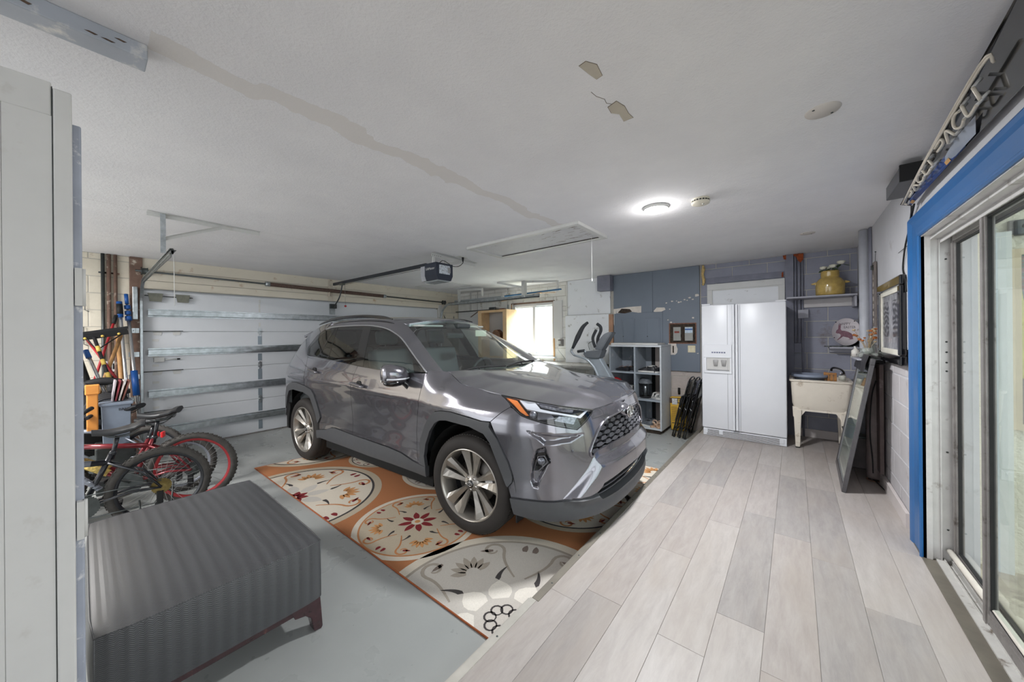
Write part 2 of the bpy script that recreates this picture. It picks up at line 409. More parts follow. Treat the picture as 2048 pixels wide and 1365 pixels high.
# baseboards
M_BASE = mat('baseboard_white', (200, 192, 190), .5, var=.02)
bm = B(); box(bm, XR - .028, XR - .008, 3.52, YW - .03, ZP, ZP + .1); struct('baseboard_right', bm, M_BASE, 'pale baseboard along the right wall')
bm = B(); box(bm, -.07, XR - .03, YW - .03, YW - .008, ZP, ZP + .1); struct('baseboard_back', bm, M_BASE, 'pale baseboard behind the utility sink')

# ------------------------------------------------------------------ patio door
def bl_casing():
    prof = [(0, 0), (0, .020), (.012, .026), (.03, .024), (.045, .017), (.10, .015), (.17, .017), (.20, .024), (.225, .028), (.25, .02), (.262, 0)]
    return prof
bm = B()
W_ = .262; y_in = PY - .03
def casing_profile_bar(bm, a, b, horizontal):
    pr = bl_casing()
    if not horizontal:   # vertical leg: profile across y, mitred at top
        lo = [bm.verts.new((XR - .012 - h, y_in + u, ZP - .01)) for u, h in pr]; hi = [bm.verts.new((XR - .012 - h, y_in + u, 2.045 + u * .62)) for u, h in pr]
    else:
        lo = [bm.verts.new((XR - .012 - h, y_in + u, 2.045 + u * .62)) for u, h in pr]; hi = [bm.verts.new((XR - .012 - h, -.1, 2.045 + u * .62)) for u, h in pr]
    n = len(pr)
    for k in range(n - 1): bm.faces.new((lo[k], lo[k + 1], hi[k + 1], hi[k]))
    bm.faces.new(lo); bm.faces.new(hi[::-1])
casing_profile_bar(bm, 0, 0, False)
t1 = struct('trim_1', bm, M_BLUE, 'bright blue door casing round the sliding patio door')
bm = B(); casing_profile_bar(bm, 0, 0, True); obj('head_casing', bm, M_BLUE, t1)
d1 = tag(empty('door_1', (0, 0, 0)), 'white framed aluminium sliding patio door with two glass panels', None, None, 'structure')
M_ALW = mat('white_aluminium', (206, 204, 203), .38, .25, var=.03, scale=14, dirt=(150, 142, 138), dirt_amt=.15, dscale=10)
bm = B(); box(bm, .585, .622, PY - .03, PY + .01, ZP - .03, 2.065); box(bm, .622, .66, PY - .012, PY + .03, ZP - .03, 2.05); box(bm, .66, .72, PY, PY + .03, ZP - .03, 2.03)
box(bm, .654, .66, PY - .02, PY - .012, ZP, 2.04)
obj('side_jamb', bm, M_ALW, d1)
bm = B()
for k, z in enumerate((.33, .78, 1.25, 1.30, 1.36, 1.42, 1.9)): lathe(bm, [(.0001, 0), (.004, 0), (.005, .002)], 8, TR(.685, PY - .001, z) @ RX(PI / 2), cap=False)
obj('screw', bm, M_STEELD, d1)['kind'] = 'stuff'
bm = B(); box(bm, .585, .622, -.2, PY - .03, 2.04, 2.066); box(bm, .622, .66, -.2, PY - .012, 2.02, 2.066); box(bm, .66, .76, -.2, PY, 2.035, 2.09)
box(bm, .66, .666, -.2, PY, 1.995, 2.035); box(bm, .70, .706, -.2, PY, 1.995, 2.035)
obj('head_jamb', bm, M_ALW, d1)
bm = B(); box(bm, .634, .665, -.2, PY, ZP - .03, ZP + .012); box(bm, .665, .67, -.2, PY, ZP - .03, ZP + .02); box(bm, .695, .70, -.2, PY, ZP - .03, ZP + .02); box(bm, .67, .78, -.2, PY, ZP - .05, ZP - .008)
obj('sill_track', bm, mat('sill_paint', (196, 194, 190), .5, .2, var=.05, dirt=(118, 108, 98), dirt_amt=.5, dscale=10), d1)
bm = B(); box(bm, .577, .636, -.2, 3.30, ZP, ZP + .004); bmesh.ops.bevel(bm, geom=bm.edges[:], offset=.0015, segments=1, affect='EDGES')
obj('threshold_strip', bm, M_BRONZE, d1)
def slider(y1, y0, x, zb, zt, name):
    p = empty(name); p.parent = d1
    sw = .055
    for (a, b_) in ((y1 - sw, y1), (y0, y0 + sw)):
        bm = B(); box(bm, x, x + .028, a, b_, zb, zt); box(bm, x - .006, x, a + .012, b_ - .018, zb, zt); obj('stile', bm, M_ALUD, p)
    for (a, b_) in ((zb, zb + .07), (zt - .05, zt)):
        bm = B(); box(bm, x + .002, x + .026, y0 + sw, y1 - sw, a, b_); box(bm, x - .003, x + .002, y0 + sw, y1 - sw, a + .02, b_ - .015); obj('rail', bm, M_ALUD, p)
    bm = B(); rw = .006
    for (a, b_, c, d) in ((y0 + sw, y0 + sw + rw, zb + .07, zt - .05), (y1 - sw - rw, y1 - sw, zb + .07, zt - .05), (y0 + sw, y1 - sw, zb + .07, zb + .07 + rw), (y0 + sw, y1 - sw, zt - .05 - rw, zt - .05)):
        box(bm, x + .006, x + .022, a, b_, c, d)
    obj('gasket', bm, mat('black_rubber_' + name, (26, 26, 28), .7), p)
    bm = B(); box(bm, x + .012, x + .017, y0 + sw, y1 - sw, zb + .07, zt - .05); obj('pane', bm, M_GLASS, p)
slider(PY - .002, 1.75, .705, ZP + .012, 2.03, 'far_panel')
slider(2.60, .95, .667, ZP + .018, 2.045, 'near_panel')
# security bar resting in the track
t = thing('security_bar', 'cream wooden pole lying in the patio door track', 'pole')
bm = B(); tube(bm, [(.688, 3.135, .215), (.688, 2.95, .219), (.687, 2.40, .235), (.686, 1.9, .25)], .0135, 12); t2 = obj('pole', bm, mat('cream_pole', (206, 200, 190), .5, var=.03), t)

# patio beyond the door
bm = B(); box(bm, .80, 5.0, 3.44, 3.7, -.1, 3.2); struct('patio_wall', bm, M_STUCCO, 'rough cream stucco patio wall seen through the sliding door')
bm = B(); box(bm, .925, .985, 3.395, 3.445, -.1, 2.06); struct('patio_post', bm, mat('patio_post_paint', (222, 224, 222), .5, var=.01), 'smooth white vertical board on the patio wall')
bm = B(); box(bm, .79, 5.0, -3.5, 3.5, -.1, .06); struct('patio_floor', bm, mat('patio_stone', (186, 176, 156), .7, var=.12, scale=9, bump=.3, bscale=30, dirt=(128, 120, 104), dirt_amt=.4, dscale=6), 'tan stone patio floor')
bm = B(); box(bm, .8, 2.0, -3.5, 3.7, 2.95, 3.05); struct('patio_roof', bm, M_WHITEP, 'unseen white patio roof, its width set to admit sky light')  # out of view; width chosen for how much sky light reaches the patio
def painting_mat():
    t = NT('tree_painting'); v = t.coord('Object'); s = t.new('ShaderNodeSeparateXYZ', i_0=v)
    z = s.outputs[2]
    n = t.noise(t.coord(scale=(2, 1, 6)), 9, 5, .7, .6)
    leaves = t.ramp(n, [(.35, rgb(40, 62, 70)), (.45, rgb(60, 120, 110)), (.52, rgb(150, 62, 60)), (.6, rgb(120, 150, 160)), (.7, rgb(92, 60, 62))])
    g = t.ramp(t.noise(t.coord(scale=(5, 1, 1.2)), 5, 5, .7, 1.5), [(.3, rgb(36, 44, 48)), (.5, rgb(62, 100, 66)), (.6, rgb(120, 140, 90)), (.7, rgb(60, 76, 60))])
    br = t.ramp(t.noise(t.coord(scale=(1, 1, 5)), 5, 4, .6), [(.3, rgb(84, 72, 60)), (.7, rgb(126, 112, 92))])
    c = t.mix(t.math('GREATER_THAN', t.math('ADD', z, t.math('MULTIPLY', n, .12)), .80), g, leaves)
    c = t.mix(t.math('LESS_THAN', z, .32), c, br)
    t.col(c); t.set(Roughness=.45); return t.m
t = thing('tree_painting', 'large painting of a yellow tree and red foliage on the patio wall', 'painting', (.985, 3.435, .905))
bm = B()
for (a, b_, c, d) in ((0, .95, 0, .035), (0, .95, 1.015, 1.05), (0, .035, .035, 1.015), (.915, .95, .035, 1.015)): box(bm, a, b_, -.03, 0, c, d)
obj('frame', bm, mat('pale_frame', (214, 196, 166), .5, var=.04), t)
bm = B(); box(bm, .01, .94, -.012, -.002, .01, 1.04); obj('canvas', bm, painting_mat(), t)
bm = B(); tube(bm, [(.05, -.0155, .30), (.04, -.0155, .45), (.055, -.0155, .60), (.10, -.0155, .72), (.14, -.0155, .78)], [.03, .022, .018, .015, .008], 8, smooth=5)
tube(bm, [(.055, -.0155, .60), (.035, -.0155, .74), (.03, -.0155, .86)], [.016, .012, .006], 8, smooth=4)
bm.transform(Matrix.Translation((0, -.0145, 0)) @ Matrix.Diagonal((1, .05, 1, 1))); obj('tree_trunk', bm, mat('painted_trunk', (196, 190, 96), .5, var=.12, scale=20), t)
t = thing('security_camera', 'small grey camera fixed high on the stucco wall', 'camera', (1.03, 3.44, 2.075))
bm = B(); rbox(bm, -.035, .035, -.055, -.02, -.045, .045, .008); obj('body', bm, M_STEELD, t)
bm = B(); rbox(bm, -.05, -.02, -.03, 0, -.03, .05, .004); obj('bracket', bm, M_ALUD, t)
bm = B(); lathe(bm, [(.0001, .006), (.008, .006), (.014, 0)], 16, TR(0, -.055, .005) @ RX(PI / 2), cap=False); obj('lens', bm, mat('camera_lens', (20, 22, 26), .15, var=0), t)

# outside the back window
M_LEAF = mat('sunlit_leaves', (158, 176, 128), .7, var=.25, scale=6)
bm = B(); box(bm, -12, 6, 6.3, 18, -.2, -.02); struct('yard_ground', bm, mat('yard_ground', (206, 204, 186), .9, var=.1, scale=5), 'pale sunlit yard beyond the window')
bm = B(); box(bm, -11, 4, 12.6, 12.8, -.1, 2.2); struct('yard_wall', bm, M_STUCCO, 'pale yard wall beyond the window')

# ================================================================== the car
PLAN = [(-2.29,0),(-2.285,.35),(-2.24,.62),(-2.13,.78),(-1.95,.875),(-1.7,.912),(-1.34,.925),(-.9,.912),(-.4,.905),(.2,.905),(.8,.910),(1.34,.925),(1.62,.918),(1.82,.885),(1.99,.815),(2.10,.70),(2.18,.55),(2.225,.36),(2.243,.18),(2.25,0)]
def _mkplan():
    P = np.array(PLAN); P = np.vstack([[P[0][0], -.35], P, [P[-1][0], -.18]]); out = []
    for i in range(1, len(P) - 2):
        p0, p1, p2, p3 = P[i - 1:i + 3]
        for k in range(24):
            t = k / 24; out.append(.5 * ((2 * p1) + (-p0 + p2) * t + (2 * p0 - 5 * p1 + 4 * p2 - p3) * t * t + (-p0 + 3 * p1 - 3 * p2 + p3) * t ** 3))
    out.append(P[-2]); out = np.array(out); d = np.hypot(*np.diff(out, axis=0).T); s = np.concatenate([[0], np.cumsum(d)])
    s -= s[np.argmin(abs(out[:, 0]) + (out[:, 1] < .5) * 9)]
    T = np.gradient(out, s, axis=0); T /= np.hypot(T[:, 0], T[:, 1])[:, None]
    return s, out, np.stack([T[:, 1], -T[:, 0]], 1)
PS, PXY, PN = _mkplan(); SMIN, SMAX = float(PS[0]), float(PS[-1])
VV = [.15,.20,.25,.30,.36,.42,.50,.60,.70,.80,.88,.94,1.0,1.05,1.10,1.16,1.22,1.40,1.56,1.62,1.67,1.72]
DS = [.08,.05,.03,.015,.008,.014,.028,.030,.022,.010,.002,.002,.008,.016,.028,.048,.068,.150,.232,.275,.330,.40]
FZ = [.15,.20,.25,.30,.36,.42,.50,.60,.70,.80,.88,.94,.985,1.012,1.03,1.045,1.06,1.10,1.12,1.13,1.14,1.15]
FD = [.08,.05,.03,.015,.008,.012,.02,.015,.006,.000,.005,.022,.06,.10,.145,.19,.24,.36,.46,.5,.55,.6]
CD = [.10,.04,-.01,-.02,-.01,-.01,-.012,-.008,.0,.012,.03,.052,.075,.12,.18,.25,.35,.5,.6,.65,.7,.8]
RD = [.12,.06,.02,.0,.0,.0,.0,.01,.03,.05,.07,.09,.11,.13,.15,.17,.20,.33,.46,.55,.62,.7]
KZ = [.15,.20,.25,.30,.36,.42,.50,.60,.70,.80,.88,.94,1.0,1.048,1.09,1.128,1.152,1.19,1.20,1.21,1.22,1.23]
KD = [.08,.05,.03,.015,.008,.012,.022,.02,.012,.003,.001,.006,.018,.036,.07,.122,.180,.34,.45,.5,.55,.6]
VF = np.linspace(.15, 1.72, 315)
def _sm(a, w=5):
    f = np.interp(VF, VV, a); k = np.hanning(2 * w + 1); k /= k.sum(); return np.convolve(np.pad(f, w, mode='edge'), k, 'valid')
DSf, FZf, FDf, CDf, RDf, KZf, KDf = map(_sm, (DS, FZ, FD, CD, RD, KZ, KD))
def smo(a, b, x):
    t = np.clip((x - a) / (b - a), 0, 1); return t * t * (3 - 2 * t)
def sdist(poly, x, y):
    md = np.full(x.shape, 9.0); ins = np.zeros(x.shape, bool); n = len(poly)
    for i in range(n):
        x1, y1 = poly[i]; x2, y2 = poly[(i + 1) % n]; dx, dy = x2 - x1, y2 - y1
        t = np.clip(((x - x1) * dx + (y - y1) * dy) / (dx * dx + dy * dy + 1e-12), 0, 1)
        md = np.minimum(md, np.hypot(x - x1 - t * dx, y - y1 - t * dy))
        c = (y1 > y) != (y2 > y)
        ins ^= c & (x < (x2 - x1) * (y - y1) / ((y2 - y1) or 1e-12) + x1)
    return np.where(ins, md, -md)
SM2 = 2 * SMAX
POCKET = [(1.995,.748),(1.928,.726),(1.897,.64),(1.881,.511),(1.90,.468),(1.942,.466),(1.958,.52),(2.024,.645)]
CENTRE = [(2.345,.648),(2.292,.585),(2.089,.395),(2.2,.34),(SM2-2.2,.34),(SM2-2.089,.395),(SM2-2.292,.585),(SM2-2.345,.648)]
COVE = [(1.86,.84),(2.29,.812),(2.17,.762),(1.986,.747)]
WING = [(2.0,.75),(2.17,.765),(2.29,.815),(2.34,.70),(2.33,.655),(2.27,.60),(2.03,.63)]
RELIEF = [(POCKET, .036, .022), (CENTRE, -.04, .075), (COVE, .022, .03)]
def body(s, v, off=0.0, rel=True):
    s = np.asarray(s, float); v = np.asarray(v, float); far = s > SMAX; s_ = np.where(far, SM2 - s, s)
    bx = np.interp(s_, PS, PXY[:, 0]); by = np.interp(s_, PS, PXY[:, 1]); nx = np.interp(s_, PS, PN[:, 0]); ny = np.interp(s_, PS, PN[:, 1])
    w1 = smo(.84, 1.03, s_); wf = smo(1.08, 1.5, s_); wc = smo(1.75, 2.5, s_); wr = 1 - smo(-2.35, -1.75, s_)
    d = np.interp(v, VF, DSf); z = v
    d = d * (1 - w1) + np.interp(v, VF, KDf) * w1; z = z * (1 - w1) + np.interp(v, VF, KZf) * w1
    d = d * (1 - wf) + np.interp(v, VF, FDf) * wf; z = z * (1 - wf) + np.interp(v, VF, FZf) * wf
    d = d * (1 - wc) + np.interp(v, VF, CDf) * wc; z = z * (1 - wc) + np.interp(v, VF, FZf) * wc
    d = d * (1 - wr) + np.interp(v, VF, RDf) * wr
    d = d + np.where(v > 1.1, .09 * (1 - smo(-2.1, -1.0, s_)) * (v - 1.1) / .5, 0)
    # shoulder crease along the doors
    cz = .955 - .03 * s_; d = d - .007 * np.exp(-((v - cz) / .022) ** 2) * (1 - wf) * (1 - wr)
    if rel:
        for poly, dep, w in RELIEF:
            d = d + dep * smo(0, w, sdist(poly, s, v))
    d = d - off
    y = by + ny * d
    return np.stack([bx + nx * d, np.where(far, -y, y), z], -1)

def panel2d(poly, step, curved=0):
    """triangulated polygon cut along a grid: returns (N,2) points, faces, boundary edges"""
    b = B(); vs = [b.verts.new((x, y, 0)) for x, y in poly]
    from mathutils.geometry import delaunay_2d_cdt
    n = len(poly); r = delaunay_2d_cdt([Vector(p) for p in poly], [(i, (i + 1) % n) for i in range(n)], [list(range(n))], 1, 1e-7)
    for v in vs: b.verts.remove(v)
    vs = [b.verts.new((v.x, v.y, 0)) for v in r[0]]
    for f in r[2]:
        try: b.faces.new([vs[i] for i in f])
        except ValueError: pass
    xs = [p[0] for p in poly]; ys = [p[1] for p in poly]
    for ax, lo, hi in ((0, min(xs), max(xs)), (1, min(ys), max(ys))):
        k = math.ceil(lo / step)
        while k * step < hi:
            co = [0, 0, 0]; no = [0, 0, 0]; co[ax] = k * step; no[ax] = 1
            bmesh.ops.bisect_plane(b, geom=b.verts[:] + b.edges[:] + b.faces[:], plane_co=co, plane_no=no, dist=1e-6); k += 1
    bmesh.ops.remove_doubles(b, verts=b.verts[:], dist=1e-6)
    b.verts.index_update()
    P = np.array([v.co[:2] for v in b.verts]); F = []
    for f in b.faces:
        idx = [v.index for v in f.verts]
        if f.normal.z < 0: idx = idx[::-1]
        F.append(idx)
    E = []
    for e in b.edges:
        if len(e.link_faces) == 1:
            f = e.link_faces[0]; a, c = e.verts[0].index, e.verts[1].index; idx = [v.index for v in f.verts]
            if f.normal.z < 0: idx = idx[::-1]
            i = idx.index(a)
            if idx[(i + 1) % len(idx)] != c: a, c = c, a
            E.append((a, c))
    b.free(); return P, F, E
def skin(name, fn, poly, step, m, parent, thick=.012, off=0.0, mirror=0, rim=True):
    """a car panel: polygon in (s,v) laid on surface fn(s,v,off); mirror 1 = far side instead, 2 = both joined"""
    P, F, E = panel2d(poly, step); h = 1e-3
    s, v = P[:, 0], P[:, 1]
    co = fn(s, v, off); du = fn(s + h, v, off) - fn(s - h, v, off); dv = fn(s, v + h, off) - fn(s, v - h, off)
    N = np.cross(du, dv); N /= np.linalg.norm(N, axis=1)[:, None] + 1e-12
    # orientation: outward = away from the car axis
    mid = co.mean(0); 
    if (N * (co - np.array([min(1.2, max(-1.2, mid[0])), 0, .8]))).sum() < 0: N = -N
    inn = co - N * thick
    V = [tuple(p) for p in co]; n0 = len(V); nrm = [tuple(n) for n in N]; faces = []
    c0 = np.cross(co[F[0][1]] - co[F[0][0]], co[F[0][2]] - co[F[0][0]]); flip = 0
    tot = 0
    for f in F[:: max(1, len(F) // 40)]:
        tot += np.dot(np.cross(co[f[1]] - co[f[0]], co[f[2]] - co[f[0]]), N[f[0]])
    flip = tot < 0
    faces += [f[::-1] if flip else f for f in F]
    if rim and thick:
        for a, c in E:
            k = len(V); V += [tuple(co[a]), tuple(co[c]), tuple(inn[c]), tuple(inn[a])]
            e = co[c] - co[a]; rn = np.cross(e, N[a]); rn /= np.linalg.norm(rn) + 1e-12
            if flip: rn = -rn
            nrm += [tuple(rn)] * 4; faces.append([k, k + 3, k + 2, k + 1] if not flip else [k, k + 1, k + 2, k + 3])
    def mk(sgn):
        VV_ = [(x, -y * sgn, z) for x, y, z in V]; NN = [(x, -y * sgn, z) for x, y, z in nrm]
        FF = [f[::-1] for f in faces] if sgn > 0 else faces
        return VV_, NN, FF
    if mirror == 2:
        a, b_ = mk(1), mk(-1); n = len(a[0]); VV2 = a[0] + b_[0]; NN = a[1] + b_[1]; FF = a[2] + [[i + n for i in f] for f in b_[2]]
    else: VV2, NN, FF = mk(-1 if mirror else 1)
    me = bpy.data.meshes.new(name); me.from_pydata(VV2, [], FF); me.update()
    me.polygons.foreach_set('use_smooth', [True] * len(me.polygons)); me.normals_split_custom_set_from_vertices(NN)
    me.materials.append(m); o = bpy.data.objects.new(name, me); COL.objects.link(o); o.parent = parent; return o
def b3(s, v, off=0.0): return body(s, v, off)
def both(name, poly, step, m, parent, **k):
    return skin(name, body, poly, step, m, parent, **k), skin(name, body, poly, step, m, parent, mirror=1, **k)

def paint():
    t = NT('grey_metallic_paint'); v = t.coord()
    fl = t.noise(v, 900, 2, .5)
    t.col(t.ramp(fl, [(.35, rgb(122, 121, 128)), (.65, rgb(140, 138, 145))]))
    t.set(Metallic=.8, Roughness=.19, Coat_Weight=1.0, Coat_Roughness=.03, Coat_IOR=1.6); return t.m
M_CAR = paint()
M_CLAD = mat('dark_grey_plastic', (72, 73, 76), .48, var=.03, scale=20, bump=.1, bscale=300, bdist=.001)
M_BLKG = mat('gloss_black', (14, 14, 16), .12, var=0, Coat_Weight=.6)
M_BLK = mat('matt_black', (16, 16, 18), .7, var=0)
M_WELL = mat('wheel_well_black', (12, 13, 14), .9, var=.1)
M_CHROME = mat('satin_chrome', (206, 204, 202), .16, 1, var=0)
M_GRL = mat('grille_grey', (108, 108, 114), .3, .6, var=0)
M_SILV = mat('silver_plastic', (168, 168, 172), .35, .5, var=.02)
G_WS = glass('windscreen_glass', (.80, .90, .87, 1), base=.11, rough=.01)
G_SIDE = glass('side_glass', (.60, .66, .65, 1), base=.03, rough=.01)
G_PRIV = glass('privacy_glass', (.16, .17, .18, 1), base=.05, rough=.01)
G_LAMP = glass('lamp_glass', (.93, .94, .96, 1), base=.03)

car = thing('suv', 'grey metallic compact sport utility vehicle parked nose towards the raised floor', 'car', (-3.265, 2.615, .0115), math.radians(2.7))
ARCH_F = [(.816,.411),(.798,.537),(.809,.618),(.882,.742),(.962,.832),(1.02,.87),(1.081,.883),(1.196,.892),(1.403,.876),(1.513,.865),(1.584,.838),(1.649,.762),(1.725,.615),(1.758,.518),(1.755,.482),(1.723,.445)]
ARCH_FI = [(.893,.404),(.859,.483),(.873,.581),(.943,.703),(1.022,.782),(1.08,.812),(1.159,.823),(1.405,.814),(1.538,.783),(1.589,.729),(1.653,.578),(1.693,.489),(1.712,.455)]
ARCH_R = [(-1.93,.60),(-1.89,.72),(-1.761,.85),(-1.6,.912),(-1.455,.923),(-1.237,.901),(-1.076,.866),(-1.022,.809),(-.948,.614),(-.924,.564),(-.978,.491)]
ARCH_RI = [(-1.90,.55),(-1.80,.71),(-1.69,.80),(-1.55,.83),(-1.28,.821),(-1.147,.791),(-1.115,.76),(-1.08,.681),(-1.001,.521)]
WLINE = [(-1.357,1.254),(-1.463,1.343),(-1.369,1.487),(-1.203,1.565),(-1.027,1.590),(-.705,1.597),(-.349,1.592),(-.115,1.573),(.05,1.548),(.196,1.508),(.37,1.443),(.629,1.3),(.859,1.17)]
BELT = [(-1.357,1.254),(-1.084,1.237),(-.72,1.210),(-.357,1.184),(.056,1.160),(.45,1.146),(.859,1.168)]
SILL_T = [(-.978,.415),(-.936,.424),(-.777,.45),(-.687,.481),(-.604,.49),(-.274,.474),(.218,.464),(.348,.463),(.548,.45),(.728,.416),(.793,.409),(.893,.404)]
SILL_B = [(-.96,.33),(-.885,.345),(-.722,.340),(-.41,.336),(.066,.328),(.42,.332),(.794,.330),(.905,.327)]
def interp(poly, s): return float(np.interp(s, [p[0] for p in poly], [p[1] for p in poly]))
SEAM_FF = [(.863,1.158),(.831,1.027),(.802,.866),(.775,.760),(.752,.660),(.75,.515),(.785,.409)]
SEAM_RF = [(-.205,1.168),(-.235,1.08),(-.250,.96),(-.262,.75),(-.270,.474)]
SEAM_RR = [(-1.318,1.244),(-1.285,1.152),(-1.262,1.032),(-1.244,.915)]
ROOFLN = [(-2.05,1.36),(-1.75,1.50),(-1.45,1.615),(-1.2,1.655),(-.9,1.672),(-.5,1.678),(-.1,1.668),(.1,1.648)]
ghl = lambda s: interp(ROOFLN, s)
g = .0022
def near(poly, dx): return [(x + dx, y) for x, y in poly]
top_f = [(x, y) for x, y in BELT if -.20 < x < .855]; 
FD_ = [(-.203, 1.168)] + [(x, y - .004) for x, y in top_f] + near(SEAM_FF, -g) + [(x, y + .003) for x, y in SILL_T[::-1] if -.26 < x < .77] + near(SEAM_RF[::-1], g)[:-1]
both('front_door', FD_, .03, M_CAR, car)
arch_part = [(-1.237,.905),(-1.076,.870),(-1.018,.812),(-.944,.614),(-.92,.564),(-.960,.49)]
RDR = near(SEAM_RR, g) + [(x + .003, y) for x, y in arch_part] + [(x, y + .003) for x, y in SILL_T if -.95 < x < -.28] + near(SEAM_RF[::-1], -g) + [(x, y - .004) for x, y in BELT[::-1] if -1.31 < x < -.21]
both('rear_door', RDR, .03, M_CAR, car)
# rear quarter, up round the quarter window to the roof line
HOODL = [(.975,1.234),(.999,1.236),(1.058,1.198),(1.119,1.169),(1.194,1.135),(1.245,1.128),(1.375,1.147),(1.579,1.121),(1.862,1.07),(2.124,1.016),(2.412,.950)]
QTR = [(-1.357-g,1.250),(-1.466,1.343),(-1.375,1.489),(-1.206,1.570),(-1.20,1.650),(-1.45,1.612),(-1.75,1.497),(-2.0,1.38),(-2.12,1.27),(-2.16,1.10),(-2.10,.98),(-2.04,.90),(-1.98,.83),(-1.93,.745),(-1.895,.724),(-1.765,.854),(-1.6,.916),(-1.455,.927),(-1.25,.906),(-1.264,1.032),(-1.287,1.152),(-1.320,1.246)]
both('rear_quarter', QTR, .035, M_CAR, car)
RB = [(-2.10,.975),(-2.16,1.095),(-2.30,1.05),(-2.6,1.0),(SMIN+.002,1.0),(SMIN+.002,.42),(-2.5,.42),(-2.1,.42),(-1.94,.46),(-1.93,.60),(-1.93,.74)]
skin('rear_bumper', body, RB, .05, M_CAR, car, mirror=2)
FENDER = near(SEAM_FF, g) + [(.82,.409),(.813,.42),(.795,.537),(.806,.620),(.878,.745),(.958,.835),(1.017,.874),(1.079,.887),(1.196,.896),(1.403,.880),(1.513,.869),(1.588,.873),(1.725,.991),(1.72,1.006),(1.585,1.108)] + [(x, y - .004) for x, y in HOODL[::-1] if x < 1.58] + [(.866,1.172)]
both('front_fender', FENDER, .03, M_CAR, car)
LAMP = [(1.585,1.106),(1.73,1.0),(1.756,.981),(1.825,.934),(1.875,.918),(1.945,.902),(2.22,.839),(2.282,.871),(2.409,.938),(2.121,1.009),(1.865,1.062)]
GT = [(2.513,.862),(2.60,.868),(2.705,.874),(2.823,.877),(SMAX,.879)]
GL = [(2.515,.860),(2.407,.803),(2.324,.704),(2.318,.66),(2.333,.645)]
GB = [(2.333,.645),(2.388,.672),(2.45,.682),(2.636,.688),(SMAX,.690)]
LG_T = [(2.339,.424),(2.381,.448),(2.395,.467),(2.45,.474),(2.623,.490),(SMAX,.493)]
LIP_T = [(1.748,.381),(1.88,.386),(2.026,.388),(2.099,.390),(2.218,.393),(2.345,.394)]
BUMP = [(SMAX,.945),(2.75,.947),(2.56,.944),(2.414,.935),(2.284,.867),(2.221,.835),(1.945,.898),(1.875,.914),(1.823,.930),(1.752,.978),(1.727,.987),(1.592,.870),(1.650,.765),(1.729,.617),(1.762,.518),(1.759,.48),(1.727,.442),(1.748,.383)] + [(x, y + .002) for x, y in LIP_T[1:-1]] + LG_T + GB[::-1] + GL[::-1][1:] + GT[1:]
bump = skin('front_bumper', body, BUMP, .009, M_CAR, car, mirror=2, thick=.02)
both('fender_flare', [(1.588,.868)] + ARCH_F[-6:] + [(1.723,.445)] + ARCH_FI[::-1] + ARCH_F[:10], .035, M_CLAD, car, off=.012, thick=.03)
both('rear_fender_flare', ARCH_R + ARCH_RI[::-1], .035, M_CLAD, car, off=.012, thick=.03)
both('sill_cladding', SILL_T + SILL_B[::-1], .035, M_CLAD, car, off=.014, thick=.05)
LIPB = [(1.748,.379),(1.77,.275),(1.9,.262),(2.1,.262),(2.3,.262),(SMAX,.262)]
LIP = LIPB + [(SMAX,.352),(2.6,.350),(2.40,.352),(2.352,.385),(2.345,.392)] + LIP_T[::-1][1:]
skin('front_lip', body, LIP, .03, M_CLAD, car, off=.02, thick=.05, mirror=2)
# lower grille
lgb = [(2.352,.390),(2.40,.354),(2.6,.352),(SMAX,.354)]
skin('lower_grille', lambda s, v, o=0: body(s, v, o, False), LG_T + lgb[::-1], .04, M_BLK, car, off=-.05, thick=.005, mirror=2)
bm = B()
for v0, sa in ((.375, 2.36), (.405, 2.345), (.44, 2.375)):
    ss = np.linspace(sa, SM2 - sa, 40); pts = body(ss, np.full(40, v0 + .0) + .01 * np.minimum(1, (np.minimum(ss, SM2 - ss) - sa) / .3), -.012, False); tube(bm, [(p[0], -p[1], p[2]) for p in pts], .0055, 6)
obj('grille_bar', bm, M_GRL, car)
# upper grille: dark backing, wavy bars with holes, frame
ss = np.linspace(2.33, SM2 - 2.33, 60)
skin('grille_backing', lambda s, v, o=0: body(s, v, o, False), GL[::-1][0:0] + [(2.333,.645),(2.388,.672),(2.636,.688),(SMAX,.690),(SMAX,.879),(2.705,.874),(2.513,.860),(2.407,.803),(2.324,.704)], .05, M_BLK, car, off=-.045, thick=.004, mirror=2)
gr = empty('radiator_grille'); gr.parent = car
def gl_left(v):   # left edge of the grille opening at height v
    return float(np.interp(v, [.645, .704, .803, .860], [2.33, 2.324, 2.407, 2.513]))
for r in range(6):
    v0 = .672 + r * .033; s0 = gl_left(v0) + .008
    if v0 > .86: break
    bm = B(); n = 90; S_ = np.linspace(s0, SM2 - s0, n)
    cell = .11; ph = .5 * (r % 2)
    wav = np.array([.0075 * (1 if ((x / cell + ph) % 1) < .62 else -1) * min(1, abs((((x / cell + ph) % 1) - .62)) / .08, ((x / cell + ph) % 1) / .08 + .2) for x in (S_ - SMAX)])
    A_ = body(S_, v0 + .006 + wav + .012 * ((S_ - SMAX) / .6) ** 2 * 0, -.014, False); C_ = body(S_, v0 - .008 - wav * .6, -.014, False); D_ = body(S_, v0 + .006 + wav, -.034, False); E_ = body(S_, v0 - .008 - wav * .6, -.034, False)
    rows = [[bm.verts.new((p[0], -p[1], p[2])) for p in Q_] for Q_ in (A_, C_, E_, D_)]
    for q in range(4):
        for k in range(n - 1): bm.faces.new((rows[q][k], rows[q][k + 1], rows[(q + 1) % 4][k + 1], rows[(q + 1) % 4][k]))
    obj('grille_bar', bm, M_GRL, gr)
bm = B()
